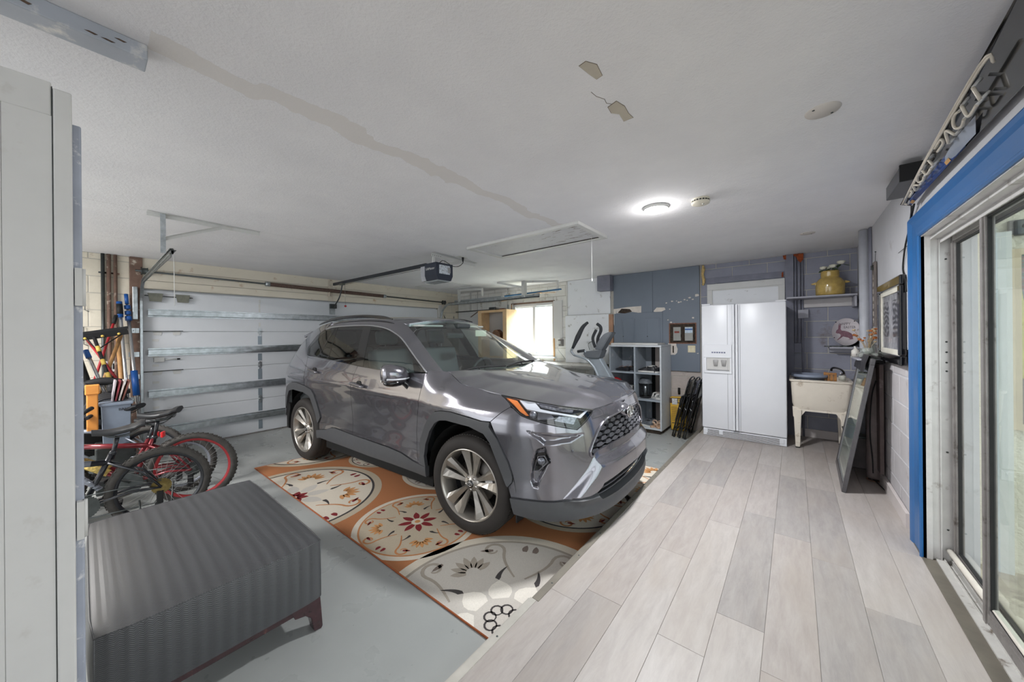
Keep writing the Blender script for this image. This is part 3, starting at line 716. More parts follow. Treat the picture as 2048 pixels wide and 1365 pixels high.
for L in (GL + [],):
    for sgn in (1, -1):
        pts = body(np.array([p[0] for p in L]), np.array([p[1] for p in L]), .004, False); tube(bm, [(p[0], -p[1] * sgn, p[2]) for p in pts], .009, 8, smooth=4)
pts = body(np.array([p[0] for p in GT] + [SM2 - p[0] for p in GT[::-1][1:]]), np.array([p[1] for p in GT] + [p[1] for p in GT[::-1][1:]]), .003, False); tube(bm, [(p[0], -p[1], p[2]) for p in pts], .007, 8)
obj('grille_frame', bm, M_CAR, gr)
# emblem on a body-coloured pod
def emblem(parent, M, r=.066, name='emblem'):
    bm = B()
    def ell(a, b_, cx, cy, t, n=28): tube(bm, [(cx + a * math.cos(2 * PI * k / n), cy + b_ * math.sin(2 * PI * k / n), 0) for k in range(n)], t, 6, closed=True)
    ell(r, r * .68, 0, 0, r * .10); ell(r * .27, r * .62, 0, 0, r * .07); ell(r * .66, r * .26, 0, r * .34, r * .07)
    bm.transform(M); return obj(name, bm, M_CHROME, parent)
NX = Matrix(((0, 0, 1, 0), (1, 0, 0, 0), (0, 1, 0, 0), (0, 0, 0, 1)))
bm = B(); ball(bm, (2.195, 0, .868), .085, .75, .95, .62, 20, 12, 0, RY(.12)); pod = obj('emblem_pod', bm, M_CAR, gr)
bm = B(); lathe(bm, [(.0001, .004), (.055, .003), (.062, 0)], 28, TR(2.255, 0, .862) @ NX @ Matrix.Diagonal((1.05, .78, 1, 1)), cap=False); obj('emblem_plate', bm, M_BLKG, gr)
emblem(gr, TR(2.258, 0, .862) @ NX)
# ---- hood
HE = [(s, v) for s, v in HOODL]
def P3(s, v, off=0): p = body(np.array([s]), np.array([v]), off, False)[0]; return Vector((p[0], -p[1], p[2]))
edge = [P3(s, v) for s, v in HE]             # from cowl corner to front corner, near side (y negative)
front = [P3(s, v) for s, v in ((2.412, .950), (2.56, .953), (2.75, .956), (SMAX, .957))]
def resample(P, n):
    d = [0]
    for a, b_ in zip(P, P[1:]): d.append(d[-1] + (b_ - a).length)
    out = []
    for k in range(n + 1):
        t = d[-1] * k / n; i = max(j for j in range(len(d)) if d[j] <= t + 1e-9); i = min(i, len(P) - 2)
        f = (t - d[i]) / max(1e-9, d[i + 1] - d[i]); out.append(P[i].lerp(P[i + 1], f))
    return out
def coons(A, C, L, R_, nu, nv, bumpf=None):
    """A: v=0 edge (u), C: v=1 edge (u), L: u=0 edge (v), R: u=1 edge (v)"""
    A, C = resample(A, nu), resample(C, nu); L, R_ = resample(L, nv), resample(R_, nv); G = []
    for j in range(nv + 1):
        v = j / nv; row = []
        for i in range(nu + 1):
            u = i / nu
            p = A[i] * (1 - v) + C[i] * v + L[j] * (1 - u) + R_[j] * u - (A[0] * (1 - u) * (1 - v) + A[-1] * u * (1 - v) + C[0] * (1 - u) * v + C[-1] * u * v)
            if bumpf: p = p + bumpf(u, v)
            row.append(p)
        G.append(row)
    return G
def sheet(name, G, m, parent, mirror=True, thick=.01, smooth=40):
    bm = B()
    rows = [[bm.verts.new(p) for p in r] for r in G]
    for a, b_ in zip(rows, rows[1:]):
        for k in range(len(a) - 1):
            try: bm.faces.new((a[k], a[k + 1], b_[k + 1], b_[k]))
            except ValueError: pass
    if mirror:
        g2 = bmesh.ops.duplicate(bm, geom=bm.verts[:] + bm.faces[:]); vs = [e for e in g2['geom'] if isinstance(e, bmesh.types.BMVert)]
        for v in vs: v.co.y *= -1
        bmesh.ops.remove_doubles(bm, verts=bm.verts[:], dist=2e-4)
    bmesh.ops.recalc_face_normals(bm, faces=bm.faces[:])
    if sum(f.normal.z * f.calc_area() for f in bm.faces) < 0: bmesh.ops.reverse_faces(bm, faces=bm.faces[:])
    if thick:
        be = [e for e in bm.edges if e.is_boundary]; r = bmesh.ops.extrude_edge_only(bm, edges=be)
        for v in {v for e in r['geom'] if isinstance(e, bmesh.types.BMEdge) for v in e.verts}: v.co.z -= thick
    me = bpy.data.meshes.new(name); bm.to_mesh(me); bm.free(); me.polygons.foreach_set('use_smooth', [True] * len(me.polygons)); me.set_sharp_from_angle(angle=math.radians(smooth))
    me.materials.append(m); o = bpy.data.objects.new(name, me); COL.objects.link(o); o.parent = parent; return o
cowl = [edge[0], Vector((1.03, -.45, 1.165)), Vector((1.10, -.2, 1.150)), Vector((1.12, 0, 1.146))]
mid = catmull([Vector((1.12, 0, 1.146)), Vector((1.4, 0, 1.128)), Vector((1.7, 0, 1.094)), Vector((1.95, 0, 1.048)), Vector((2.08, 0, 1.012)), Vector((2.15, 0, .978)), front[-1]], 6)
def hb(u, v):  # u 0 = outer edge, 1 = centre ; v 0 = cowl, 1 = front
    w = math.sin(PI * min(1, v * 1.02)) ** .5 if 0 < v < 1 else 0
    ridge = max(0, min(1, (u - (.30 + .16 * v)) / .12)); ridge = ridge * ridge * (3 - 2 * ridge)
    return Vector((0, 0, w * (.012 * math.sin(PI * u) + .016 * ridge * (1 - max(0, (u - .55) / .45) ** 2 * .55))))
G_ = coons(cowl, front, resample(edge, 60), mid, 40, 60, hb)
hood = sheet('hood', G_, M_CAR, car, thick=.02, smooth=60)
# windscreen, pillars, roof
WS_B = [Vector(p) for p in ((.885, -.70, 1.158), (1.0, -.45, 1.15), (1.06, -.2, 1.145), (1.075, 0, 1.143))]
WS_L = catmull([Vector(p) for p in ((.885, -.70, 1.158), (.70, -.655, 1.262), (.50, -.61, 1.39), (.33, -.575, 1.50), (.17, -.545, 1.585))], 5)
WS_T = [Vector(p) for p in ((.17, -.545, 1.585), (.26, -.36, 1.618), (.31, -.18, 1.632), (.325, 0, 1.637))]
WS_M = catmull([Vector(p) for p in ((1.075, 0, 1.143), (.84, 0, 1.32), (.58, 0, 1.495), (.325, 0, 1.637))], 6)
sheet('windscreen', coons(WS_B, WS_T, WS_L, WS_M, 14, 14), G_WS, car, thick=0, smooth=80)
ROOF_L = catmull([Vector(p) for p in ((.17, -.545, 1.592), (-.05, -.565, 1.642), (-.5, -.575, 1.668), (-1.0, -.565, 1.662), (-1.45, -.54, 1.628), (-1.75, -.52, 1.585), (-1.98, -.50, 1.545))], 5)
ROOF_M = catmull([Vector(p) for p in ((.325, 0, 1.643), (.1, 0, 1.672), (-.4, 0, 1.694), (-1.0, 0, 1.692), (-1.5, 0, 1.662), (-1.85, 0, 1.625), (-2.08, 0, 1.59))], 5)
ROOF_F = [Vector((p.x - .002, p.y, p.z + .007)) for p in WS_T]; ROOF_R = [Vector(p) for p in ((-1.98, -.50, 1.545), (-2.05, -.25, 1.58), (-2.08, 0, 1.59))]
sheet('roof', coons(ROOF_F, ROOF_R, ROOF_L, ROOF_M, 12, 30), M_CAR, car, thick=.03, smooth=60)
def rail_path(sg): return [Vector((x, sg * y, z)) for x, y, z in ((.02, .60, 1.645), (-.15, .605, 1.672), (-.5, .61, 1.695), (-.9, .605, 1.698), (-1.25, .595, 1.678), (-1.5, .58, 1.648), (-1.62, .572, 1.628))]
for sg in (-1, 1):
    bm = B(); tube(bm, rail_path(sg), [.006, .016, .018, .018, .016, .012, .006], 8, smooth=6); bm.transform(Matrix.Identity(4)); obj('roof_rail', bm, M_BLKG, car)
    # pillar strip between window line and windscreen / roof edge
    wl_ = [P3(s, v, .0) for s, v in WLINE[3:]]
    inner = [Vector((p.x, p.y, p.z)) for p in reversed(ROOF_L)] + WS_L[::-1]
    inner = [p for p in inner if p.x > -1.22]
    wl2 = [Vector((p.x, p.y * -sg, p.z)) for p in wl_]; in2 = [Vector((p.x, p.y * -sg, p.z)) for p in inner]
    a_, b2_ = resample(wl2, 40), resample(in2, 40)
    G2 = [[a_[k].lerp(b2_[k], t) + Vector((0, sg * .012, .010)) * math.sin(PI * t) * .9 for t in (0, .25, .5, .75, 1)] for k in range(41)]
    sheet('roof_pillar', G2, M_CAR, car, mirror=False, thick=0, smooth=60)
    # triangular cowl corner between fender, pillar and hood
    c_ = [P3(.866, 1.172), P3(.93, 1.20), P3(.975, 1.232)]; 
    G3 = [[Vector((p.x, p.y * -sg, p.z)) for p in (P3(.862, 1.172), P3(.92, 1.20), P3(.975, 1.232))], [Vector((p.x, p.y * -sg, p.z)) for p in (Vector((.875, -.78, 1.165)), Vector((.885, -.72, 1.160)), Vector((.95, -.70, 1.155)))]]
    sheet('cowl_corner', G3, M_CAR, car, mirror=False, thick=0)
bm = B(); ww = [Vector((p.x - .03, p.y, p.z - .012)) for p in WS_B]; hh = [Vector((p.x + .03, p.y, p.z - .014)) for p in cowl]
sheet('cowl_panel', [resample(ww, 10), resample(hh, 10)], M_BLK, car, thick=0)
# glass and black pillars on the side
black_band = WLINE + BELT[::-1][1:-1]
both('window_surround', black_band, .05, M_BLKG, car, off=-.006, thick=.004)
def win(name, poly, gm): both(name, poly, .05, gm, car, off=-.001, thick=.004)
# real openings: the surround is cut into pillar pieces instead of one sheet
for o in [o for o in car.children if o.name.startswith('window_surround')]: bpy.data.objects.remove(o)
QW = [(-1.40,1.333),(-1.33,1.264),(-1.087,1.245),(-1.019,1.572),(-1.118,1.562),(-1.245,1.492)]
SW = [(-1.048,1.243),(-.985,1.567),(-.948,1.569),(-.854,1.228)]
RW = [(-.829,1.225),(-.941,1.578),(-.413,1.574),(-.254,1.182)]
FW = [(-.102,1.167),(-.164,1.325),(-.26,1.561),(-.095,1.549),(.075,1.525),(.265,1.463),(.436,1.384),(.652,1.26),(.805,1.172),(.642,1.150),(.367,1.151),(.1,1.158)]
for nm, p, gm in (('quarter_window', QW, G_PRIV), ('rear_vent_window', SW, G_PRIV), ('rear_window', RW, G_PRIV), ('front_window', FW, G_SIDE)): win(nm, p, gm)
PILL = [('window_pillar', [(-1.357,1.254),(-1.463,1.343),(-1.369,1.487),(-1.203,1.565),(-1.027,1.590),(-.705,1.597),(-.349,1.592),(-.115,1.573),(.05,1.548),(.196,1.508),(.37,1.443),(.629,1.3),(.859,1.17),(.805,1.172),(.652,1.26),(.436,1.384),(.265,1.463),(.075,1.525),(-.095,1.549),(-.26,1.561),(-.413,1.574),(-.941,1.578),(-.948,1.569),(-.985,1.567),(-1.019,1.572),(-1.118,1.562),(-1.245,1.492),(-1.40,1.333),(-1.33,1.264)]),
        ('window_pillar', [(-1.087,1.243),(-1.019,1.572),(-.985,1.567),(-1.048,1.241)]), ('window_pillar', [(-.854,1.226),(-.948,1.569),(-.941,1.578),(-.829,1.223)]),
        ('window_pillar', [(-.254,1.180),(-.413,1.574),(-.26,1.561),(-.164,1.325),(-.102,1.165)]),
        ('window_pillar', [(-1.357,1.254),(-1.33,1.264),(-1.087,1.245),(-1.048,1.243),(-.854,1.228),(-.829,1.225),(-.254,1.182),(-.102,1.167),(.1,1.158),(.367,1.151),(.642,1.150),(.805,1.172),(.859,1.168),(.45,1.142),(.056,1.155),(-.357,1.180),(-.72,1.206),(-1.084,1.233)])]
for nm, p in PILL: both(nm, p, .06, M_BLKG, car, off=.0, thick=.006)
for sg in (1, -1):   # bright moulding along the top of the windows and belt
    bm = B(); pts = [P3(s, v, .003) for s, v in WLINE[3:]]; pts = [Vector((p.x, p.y * sg, p.z - .004)) for p in pts]; tube(bm, pts, .0065, 6, smooth=4)
    obj('window_moulding', bm, M_SILV, car)
# headlamps
both('headlamp_housing', [(x * 1.0, y) for x, y in LAMP], .04, M_BLK, car, off=-.045, thick=.004)
M_AMB = mat('amber_lens', (232, 128, 52), .25, var=.03, Coat_Weight=.5); M_DRL = mat('white_lens', (224, 226, 232), .2, var=.0, Coat_Weight=.5)
M_REF = mat('lamp_reflector', (128, 130, 138), .32, .7, var=.3, scale=60)
both('amber_marker', [(1.641,1.074),(1.752,1.050),(1.874,.932),(1.856,.930),(1.804,.958),(1.74,1.009)], .04, M_AMB, car, off=-.015, thick=.02)
both('daytime_strip', [(1.766,1.060),(1.901,1.041),(1.952,.984),(2.082,.956),(2.265,.915),(2.338,.940),(2.369,.940),(2.275,.901),(2.08,.943),(1.848,.979)], .04, M_DRL, car, off=-.018, thick=.02)
both('upper_lens', [(1.928,1.026),(2.232,.962),(2.214,.943),(1.963,.997)], .04, M_REF, car, off=-.02, thick=.015)
both('headlamp_reflector', [(2.102,.927),(2.242,.908),(2.207,.868),(2.058,.903)], .04, M_REF, car, off=-.02, thick=.015)
both('projector_shade', [(1.932,.954),(2.033,.949),(2.065,.915),(1.935,.908)], .04, M_GRL, car, off=-.025, thick=.015)
for sg in (1, -1):
    bm = B(); p = P3(1.90, .935, -.03); ball(bm, (p.x, p.y * sg, p.z), .026, u=14, v=8); obj('projector_lens', bm, M_REF, car)
both('headlamp_lens', LAMP, .04, G_LAMP, car, off=.002, thick=.003)
for sg in (1, -1):
    bm = B(); pts = [P3(s, v, .0) for s, v in LAMP]; tube(bm, [Vector((p.x, p.y * sg, p.z)) for p in pts], .0042, 5, closed=True); obj('headlamp_seal', bm, M_BLK, car)
# fog lamps
both('fog_lamp_bezel', [(1.928,.692),(1.993,.701),(2.022,.648),(1.96,.573),(1.9,.569)], .03, M_BLKG, car, off=.010, thick=.02)
for sg in (1, -1):
    p = P3(1.962, .640, -.018); n_ = (P3(1.962, .640, .02) - P3(1.962, .640, 0)).normalized(); p.y *= sg; n_.y *= sg
    R_ = n_.to_track_quat('Z', 'Y').to_matrix().to_4x4()
    bm = B(); lathe(bm, [(.0001, .010), (.02, .008), (.026, .0)], 18, Matrix.Translation(p) @ R_, cap=False); obj('fog_lamp', bm, M_REF, car)
    bm = B(); 
    q = [(1.945,.682),(1.985,.688),(2.006,.648),(1.95,.590),(1.915,.586)]
    pts = [P3(s, v, .014) for s, v in q]; tube(bm, [Vector((w.x, w.y * sg, w.z)) for w in pts], .004, 6, closed=True); obj('fog_lamp_ring', bm, M_GRL, car)
    for s_, v_ in ((2.177, .705), (2.60, .60)):
        p = P3(s_, v_, .002); bm = B(); ball(bm, (p.x, p.y * sg, p.z), .009, .6, 1, 1, 10, 6); obj('parking_sensor', bm, M_GRL, car)
# tail lamps and hatch
both('tail_lamp', [(-2.02,1.06),(-2.12,1.11),(-2.45,1.12),(-2.5,1.02),(-2.2,.98),(-2.08,.97)], .05, mat('red_lens', (168, 34, 40), .15, var=0, Coat_Weight=.6), car, off=.022, thick=.04)
HT = [(-2.17,1.12),(-2.14,1.27),(-2.05,1.345),(-2.02,1.375),(-2.1,1.50),(-2.3,1.56),(SMIN+.002,1.57),(SMIN+.002,1.02),(-2.55,1.02)]
skin('tailgate', body, HT, .06, M_BLKG, car, mirror=2)
bm = B()
for sg in (1,):
    G5 = coons([Vector(p) for p in ((-1.98, -.50, 1.549), (-2.05, -.25, 1.584), (-2.08, 0, 1.594))], [Vector(p) for p in ((-2.16, -.53, 1.49), (-2.22, -.25, 1.52), (-2.24, 0, 1.53))], [Vector(p) for p in ((-1.98, -.50, 1.549), (-2.16, -.53, 1.49))], [Vector(p) for p in ((-2.08, 0, 1.594), (-2.24, 0, 1.53))], 8, 3)
sheet('rear_spoiler', G5, M_CAR, car, thick=.03)
# door handles
for sg in (1, -1):
    for (s0, v0, s1, v1) in ((-1.175, 1.092, -.935, 1.068), (-.235, 1.004, 0.005, .984)):
        a = P3(s0, v0, .030); b_ = P3(s1, v1, .030); a0 = P3(s0 + .03, v0, -.005); b0 = P3(s1 - .03, v1, -.005)
        f = lambda p: Vector((p.x, p.y * sg, p.z))
        bm = B(); tube(bm, [f(a0), f(a.lerp(b_, .06)), f(a.lerp(b_, .3)), f(a.lerp(b_, .7)), f(a.lerp(b_, .94)), f(b0)], [.008, .013, .017, .017, .013, .008], 8, smooth=4)
        h = obj('door_handle', bm, M_CAR, car)
        c = P3((s0 + s1) / 2, (v0 + v1) / 2, .0005); n_ = (P3((s0 + s1) / 2, (v0 + v1) / 2, .02) - c).normalized(); c = f(c); n_ = f(n_)
        bm = B(); ball(bm, c, .042, 1.15, .12, .95, 16, 10); obj('handle_recess', bm, M_BLK, h)
# side mirrors
for sg in (-1, 1):
    m_ = empty('side_mirror', (.60, sg * .985, 1.145)); m_.parent = car
    bm = B(); g3 = bmesh.ops.create_cube(bm, size=1)
    bmesh.ops.subdivide_edges(bm, edges=bm.edges[:], cuts=3, use_grid_fill=True)
    for v in bm.verts:
        x, y, z = v.co * 2
        r = (abs(x) ** 3.2 + abs(y) ** 3.2 + abs(z) ** 3.2) ** (1 / 3.2); x, y, z = x / r, y / r, z / r
        yy = y * .118; zz = z * .082 * (1 - .16 * (y * -1 * 1)) if True else z
        xx = x * .062 * (1.25 if x > 0 else .8) * (1 - .25 * abs(z)) - .04 * (y > 0) * y * .5
        v.co = (xx, sg * yy, zz + .012 * y)
    cap_ = obj('mirror_cap', bm, M_CAR, m_, 60)
    bm = B(); ball(bm, (-.004, 0, -.068), .1, .60, 1.05, .34, 20, 10); obj('mirror_base', bm, M_BLKG, m_)
    bm = B(); tube(bm, [(.045, sg * .11, -.03), (.066, sg * .04, -.035), (.07, -sg * .04, -.036), (.055, -sg * .10, -.032)], .007, 6, smooth=4); obj('turn_signal', bm, M_DRL, m_)
    bm = B(); tube(bm, [(.01, -sg * .07, -.065), (.03, -sg * .11, -.10), (.06, -sg * .125, -.16)], [.028, .034, .03], 10, smooth=4); bm.transform(Matrix.Identity(4)); obj('mirror_arm', bm, M_BLKG, m_)
    bm = B(); rbox(bm, -.056, -.050, -.10, .10, -.06, .062, .002); obj('mirror_glass', bm, M_CHROME, m_)
# wipers
for (a, b_, c_) in (((.99, -.62, 1.158), (1.02, -.40, 1.180), (1.07, -.06, 1.170)), ((1.06, -.02, 1.160), (1.03, .25, 1.185), (.96, .60, 1.176))):
    bm = B(); tube(bm, [a, b_, c_], .008, 6, smooth=5); tube(bm, [(b_[0] + .02, b_[1], b_[2] - .02), b_], .006, 6); obj('wiper', bm, M_BLK, car)

# ---- wheels
M_TIRE = mat('tyre_rubber', (44, 40, 38), .75, var=.08, scale=10, bump=.15, bscale=120, bdist=.002)
M_RIM = mat('alloy', (170, 165, 158), .3, .75, var=.03, scale=20)
M_RIMD = mat('alloy_dark', (70, 68, 66), .4, .7, var=.05)
M_BRAKE = mat('brake_disc', (120, 116, 112), .4, .9, var=.06)
M_CALI = mat('caliper', (196, 196, 196), .4, .4, var=.04)
R_T, WT = .366, .235
def make_wheel():
    """axis along y, outer face towards -y"""
    w = empty('wheel')
    MY = Matrix(((1, 0, 0, 0), (0, 0, 1, 0), (0, -1, 0, 0), (0, 0, 0, 1)))  # lathe z -> -y ... maps (x,y,z)->(x, z, -y)
    MO = Matrix(((1, 0, 0, 0), (0, 0, -1, 0), (0, 1, 0, 0), (0, 0, 0, 1)))  # lathe z(out) -> -y
    h = WT / 2
    prof = [(.262, h - .012), (.268, h - .004), (.285, h + .003), (.315, h + .004), (.338, h - .004), (.350, h - .016), (.358, h - .028), (R_T - .003, h - .045), (R_T, h - .07), (R_T, -h + .07), (R_T - .003, -h + .045), (.350, -h + .016), (.315, -h - .004), (.268, -h + .004), (.25, -h + .02)]
    bm = B(); lathe(bm, prof, 72, MO, cap=False); ty = obj('tyre', bm, M_TIRE, w)
    bm = B()
    for g_ in (-.06, -.02, .02, .06): lathe(bm, [(R_T + .0008, g_ - .004), (R_T + .0012, g_), (R_T + .0008, g_ + .004)], 72, MO, cap=False)
    obj('tread_groove', bm, M_BLK, ty)
    bm = B()
    for k in range(90):
        a = 2 * PI * k / 90
        for s_ in (1, -1):
            Mx = MO @ RZ(a) @ TR(0, 0, s_ * (h - .052)); box(bm, R_T - .012, R_T + .0010, -.0075, .0075, -.012, .010, 0, Mx @ RY(s_ * .55) if False else Mx)
    t2 = obj('tread_block', bm, M_TIRE, ty); t2['kind'] = 'stuff'
    bm = B(); lathe(bm, [(.268, h - .010), (.262, h - .002), (.256, h - .004), (.250, h - .02), (.238, h - .05), (.232, -h + .03), (.25, -h + .01)], 60, MO, cap=False); rim = obj('rim', bm, M_RIM, w)
    bm = B(); lathe(bm, [(.0001, -.03), (.06, -.03), (.165, -.028), (.168, -.04)], 40, MO @ TR(0, 0, .03), cap=False); obj('brake_disc', bm, M_BRAKE, w)
    bm = B(); lathe(bm, [(.236, -.02), (.17, -.045), (.0001, -.05)], 40, MO, cap=False); obj('inner_barrel', bm, M_WELL, w)
    # caliper
    bm = B(); prism(bm, [(.12 * math.cos(a), .12 * math.sin(a)) for a in np.linspace(-.05, .55, 8)] + [(.185 * math.cos(a), .185 * math.sin(a)) for a in np.linspace(.55, -.05, 8)], .0, .035, MO @ TR(0, 0, .015)); obj('brake_caliper', bm, M_CALI, w)
    # ten paired spokes: five thick pairs, each spoke a tapered bar with a bright ridge
    for k in range(10):
        base = 2 * PI * (k // 2) / 5 + PI / 2 + .05; sgn = 1 if k % 2 else -1
        a0 = base + sgn * .24; a1 = base + sgn * .215
        bm = B()
        r0, r1 = .045, .250
        secs = []
        for t in (0, .25, .55, .8, 1):
            r = r0 + (r1 - r0) * t; a = a0 + (a1 - a0) * t; wv = .013 + .016 * t + .030 * max(0, t - .45)
            dep = h - .055 + .020 * t + .018 * t * t
            cx, cy = r * math.cos(a), r * math.sin(a); tx, ty_ = -math.sin(a), math.cos(a)
            ins = sgn * wv * .35
            pts = [(cx - tx * wv, cy - ty_ * wv, dep - .012), (cx + tx * ins, cy + ty_ * ins, dep + .006), (cx + tx * wv, cy + ty_ * wv, dep - .010 - .006 * t), (cx + tx * wv * .8, cy + ty_ * wv * .8, dep - .045), (cx - tx * wv * .8, cy - ty_ * wv * .8, dep - .045)]
            secs.append([bm.verts.new(p) for p in pts])
        for A_, C_ in zip(secs, secs[1:]):
            for q in range(5): bm.faces.new((A_[q], A_[(q + 1) % 5], C_[(q + 1) % 5], C_[q]))
        bm.faces.new(secs[0]); bm.faces.new(secs[-1][::-1]); bm.transform(MO); obj('spoke', bm, M_RIM, rim)
    bm = B(); lathe(bm, [(.0001, h - .036), (.03, h - .037), (.034, h - .042), (.060, h - .050), (.068, h - .07), (.07, h - .1)], 32, MO, cap=False); hub = obj('hub', bm, M_RIM, rim)
    bm = B(); lathe(bm, [(.0001, h - .030), (.026, h - .031), (.030, h - .036)], 28, MO, cap=False); obj('hub_cap', bm, M_BLKG, rim)
    emblem(rim, MO @ TR(0, 0, h - .029) , .022, 'wheel_emblem')
    bm = B()
    for k in range(5):
        a = 2 * PI * k / 5 + PI / 2 + .05 + PI / 5; lathe(bm, [(.0001, 0), (.009, 0), (.010, -.02)], 6, MO @ TR(.047 * math.cos(a), .047 * math.sin(a), h - .042), cap=False)
    obj('lug_nut', bm, M_CHROME, rim)
    return w
def copy_tree(o, parent=None):
    c = o.copy(); COL.objects.link(c); c.parent = parent
    for ch in o.children: copy_tree(ch, c)
    return c
w0 = make_wheel(); wheels = [w0] + [copy_tree(w0) for _ in range(3)]
for w, (x, y, rz, spin) in zip(wheels, ((1.34, -.79, .085, .1), (-1.34, -.79, 0, .45), (1.34, .79, PI + .085, .3), (-1.34, .79, PI, .2))):
    w.parent = car; w.location = (x, y, R_T); w.rotation_euler = (0, spin, rz); w.rotation_mode = 'XYZ'
# wheel wells + underbody
for x in (1.34, -1.34):
    for sg in (1, -1):
        bm = B(); R_ = .43; n = 14
        ring = [(x + R_ * 1.02 * math.cos(a), .38 + R_ * math.sin(a)) for a in np.linspace(-.15, PI + .15, n)]
        for (a, b_) in zip(ring, ring[1:]):
            v = [bm.verts.new(p) for p in ((a[0], sg * .885, a[1]), (b_[0], sg * .885, b_[1]), (b_[0], sg * .55, b_[1]), (a[0], sg * .55, a[1]))]; bm.faces.new(v)
        bm.faces.new([bm.verts.new((p[0], sg * .55, p[1])) for p in ring])
        obj('wheel_well', bm, M_WELL, car)
bm = B(); box(bm, -2.1, -1.79, -.72, .72, .28, .8); box(bm, -.9, .9, -.84, .84, .22, .42); box(bm, -1.8, 1.9, -.53, .53, .24, .40); box(bm, 1.79, 2.05, -.55, .55, .28, .8); box(bm, .95, 1.95, -.5, .5, .4, .95)
obj('underbody', bm, M_WELL, car)
for sg in (1, -1):
    bm = B(); box(bm, -1.9, -1.8, sg * .84 - .02, sg * .84 + .02, .3, .62); obj('mud_guard', bm, M_BLK, car)
    bm = B(); box(bm, 1.755, 1.765, min(sg * .60, sg * .86), max(sg * .60, sg * .86), .20, .44); obj('mud_guard', bm, M_BLK, car)
# ---- interior
M_SEAT = mat('grey_leather', (98, 104, 106), .5, var=.05); M_TRIM = mat('dark_interior', (52, 56, 58), .6, var=.04); M_HEAD = mat('pale_headliner', (190, 192, 188), .8, var=.02)
def car_seat(x, y, wide=.26):
    s_ = empty('car_seat', (x, y, 0)); s_.parent = car
    bm = B(); rbox(bm, -.26, .27, -wide, wide, .56, .76, .06, 3); obj('seat_cushion', bm, M_SEAT, s_, 60)
    bm = B(); rbox(bm, -.07, .07, -wide, wide, 0, .62, .05, 3, 0, TR(-.27, 0, .72) @ RY(-.26)); obj('seat_back', bm, M_SEAT, s_, 60)
    bm = B(); rbox(bm, -.05, .05, -.13, .13, 0, .17, .04, 3, 0, TR(-.47, 0, 1.37) @ RY(-.15)); obj('headrest', bm, M_SEAT, s_, 60)
for x, y in ((.05, -.37), (.05, .37)): car_seat(x, y)
for x, y in ((-.85, -.37), (-.85, .37)): car_seat(x, y, .33)
bm = B(); rbox(bm, .45, .98, -.74, .74, .78, 1.10, .06, 3); obj('dashboard', bm, M_TRIM, car, 60)
bm = B(); box(bm, -1.9, .9, -.72, .72, .42, .46); box(bm, -1.9, -1.15, -.7, .7, .46, .9); obj('cabin_floor', bm, M_TRIM, car)
bm = B(); tube(bm, [(.38 + .05 * math.cos(2 * PI * k / 24), .37 + .18 * math.sin(2 * PI * k / 24), 1.03 + .17 * math.cos(2 * PI * k / 24)) for k in range(24)], .014, 6, closed=True); box(bm, .36, .46, .33, .41, .98, 1.06); obj('steering_wheel', bm, M_TRIM, car)
bm = B(); rbox(bm, .30, .33, -.12, .12, 1.44, 1.50, .01); obj('rear_view_mirror', bm, M_TRIM, car)
bm = B(); rbox(bm, .27, .46, -.10, .10, 1.55, 1.60, .015, 2, 0, RY(0)); obj('sensor_housing', bm, M_TRIM, car)
for (y0, y1) in ((-.50, -.16), (.16, .50)):
    bm = B(); rbox(bm, .16, .30, y0, y1, 1.565, 1.585, .008, 2, 0); obj('sun_visor', bm, M_HEAD, car)
bm = B(); box(bm, .36, .37, .28, .47, 1.46, 1.53); obj('visor_mirror', bm, mat('visor_cream', (214, 220, 200), .5, var=0), car)
ROOF_I = [[Vector((p.x - (.12 if k == 0 else 0), p.y * .97, p.z - .035)) for p in r] for k, r in enumerate(coons(ROOF_F, ROOF_R, ROOF_L, ROOF_M, 8, 12))]
sheet('headliner', ROOF_I[1:], M_HEAD, car, thick=0)
for sg in (1, -1):
    bm = B(); box(bm, -1.6, .85, sg * .80 - .02, sg * .80 + .02, .5, 1.12); obj('door_trim', bm, M_TRIM, car)

# ================================================================== garage door, tracks, opener
M_DOORP = mat('garage_door_white', (214, 217, 222), .42, var=.015, scale=2, bump=.04, bscale=50)
gd = thing('garage_door', 'white sectional garage door with galvanised struts behind the parked car', 'garage door', (XW, 0, 0))
zs = [0, .53, 1.05, 1.57, 2.10]
obj('light_leak_backing', (lambda b: (box(b, -.06, -.0505, DY0 - .055, DY1 + .028, 0, 2.119), b)[1])(B()), M_DOORP, gd)  # thin sheet added behind the sections to stop sky light leaking through the gaps
for a, b_ in zip(zs, zs[1:]):
    bm = B(); rbox(bm, -.05, 0, DY0 - .05, DY1 + .025, a + .0015, b_ - .0015, .004, 2); obj('door_section', bm, M_DOORP, gd)
bm = B(); box(bm, -.03, .004, DY0 - .02, DY1, 0, .022); obj('bottom_seal', bm, M_ALUD, gd)
for z in (1.81, 1.30, .76, .275):
    prof = [(-.052, .0), (-.052, .004), (-.036, .004), (-.030, .055), (.030, .055), (.036, .004), (.052, .004), (.052, 0), (.034, 0), (.028, .050), (-.028, .050), (-.034, 0)]
    bm = B(); M = Matrix(((0, 1, 0, 0), (0, 0, 1, 0), (1, 0, 0, z), (0, 0, 0, 1)))
    prism(bm, prof, DY0 + .01, DY1 - .03, M); obj('strut', bm, M_GALV, gd)
M_STILE = mat('stile_grey', (150, 162, 172), .4, .5, var=.04)
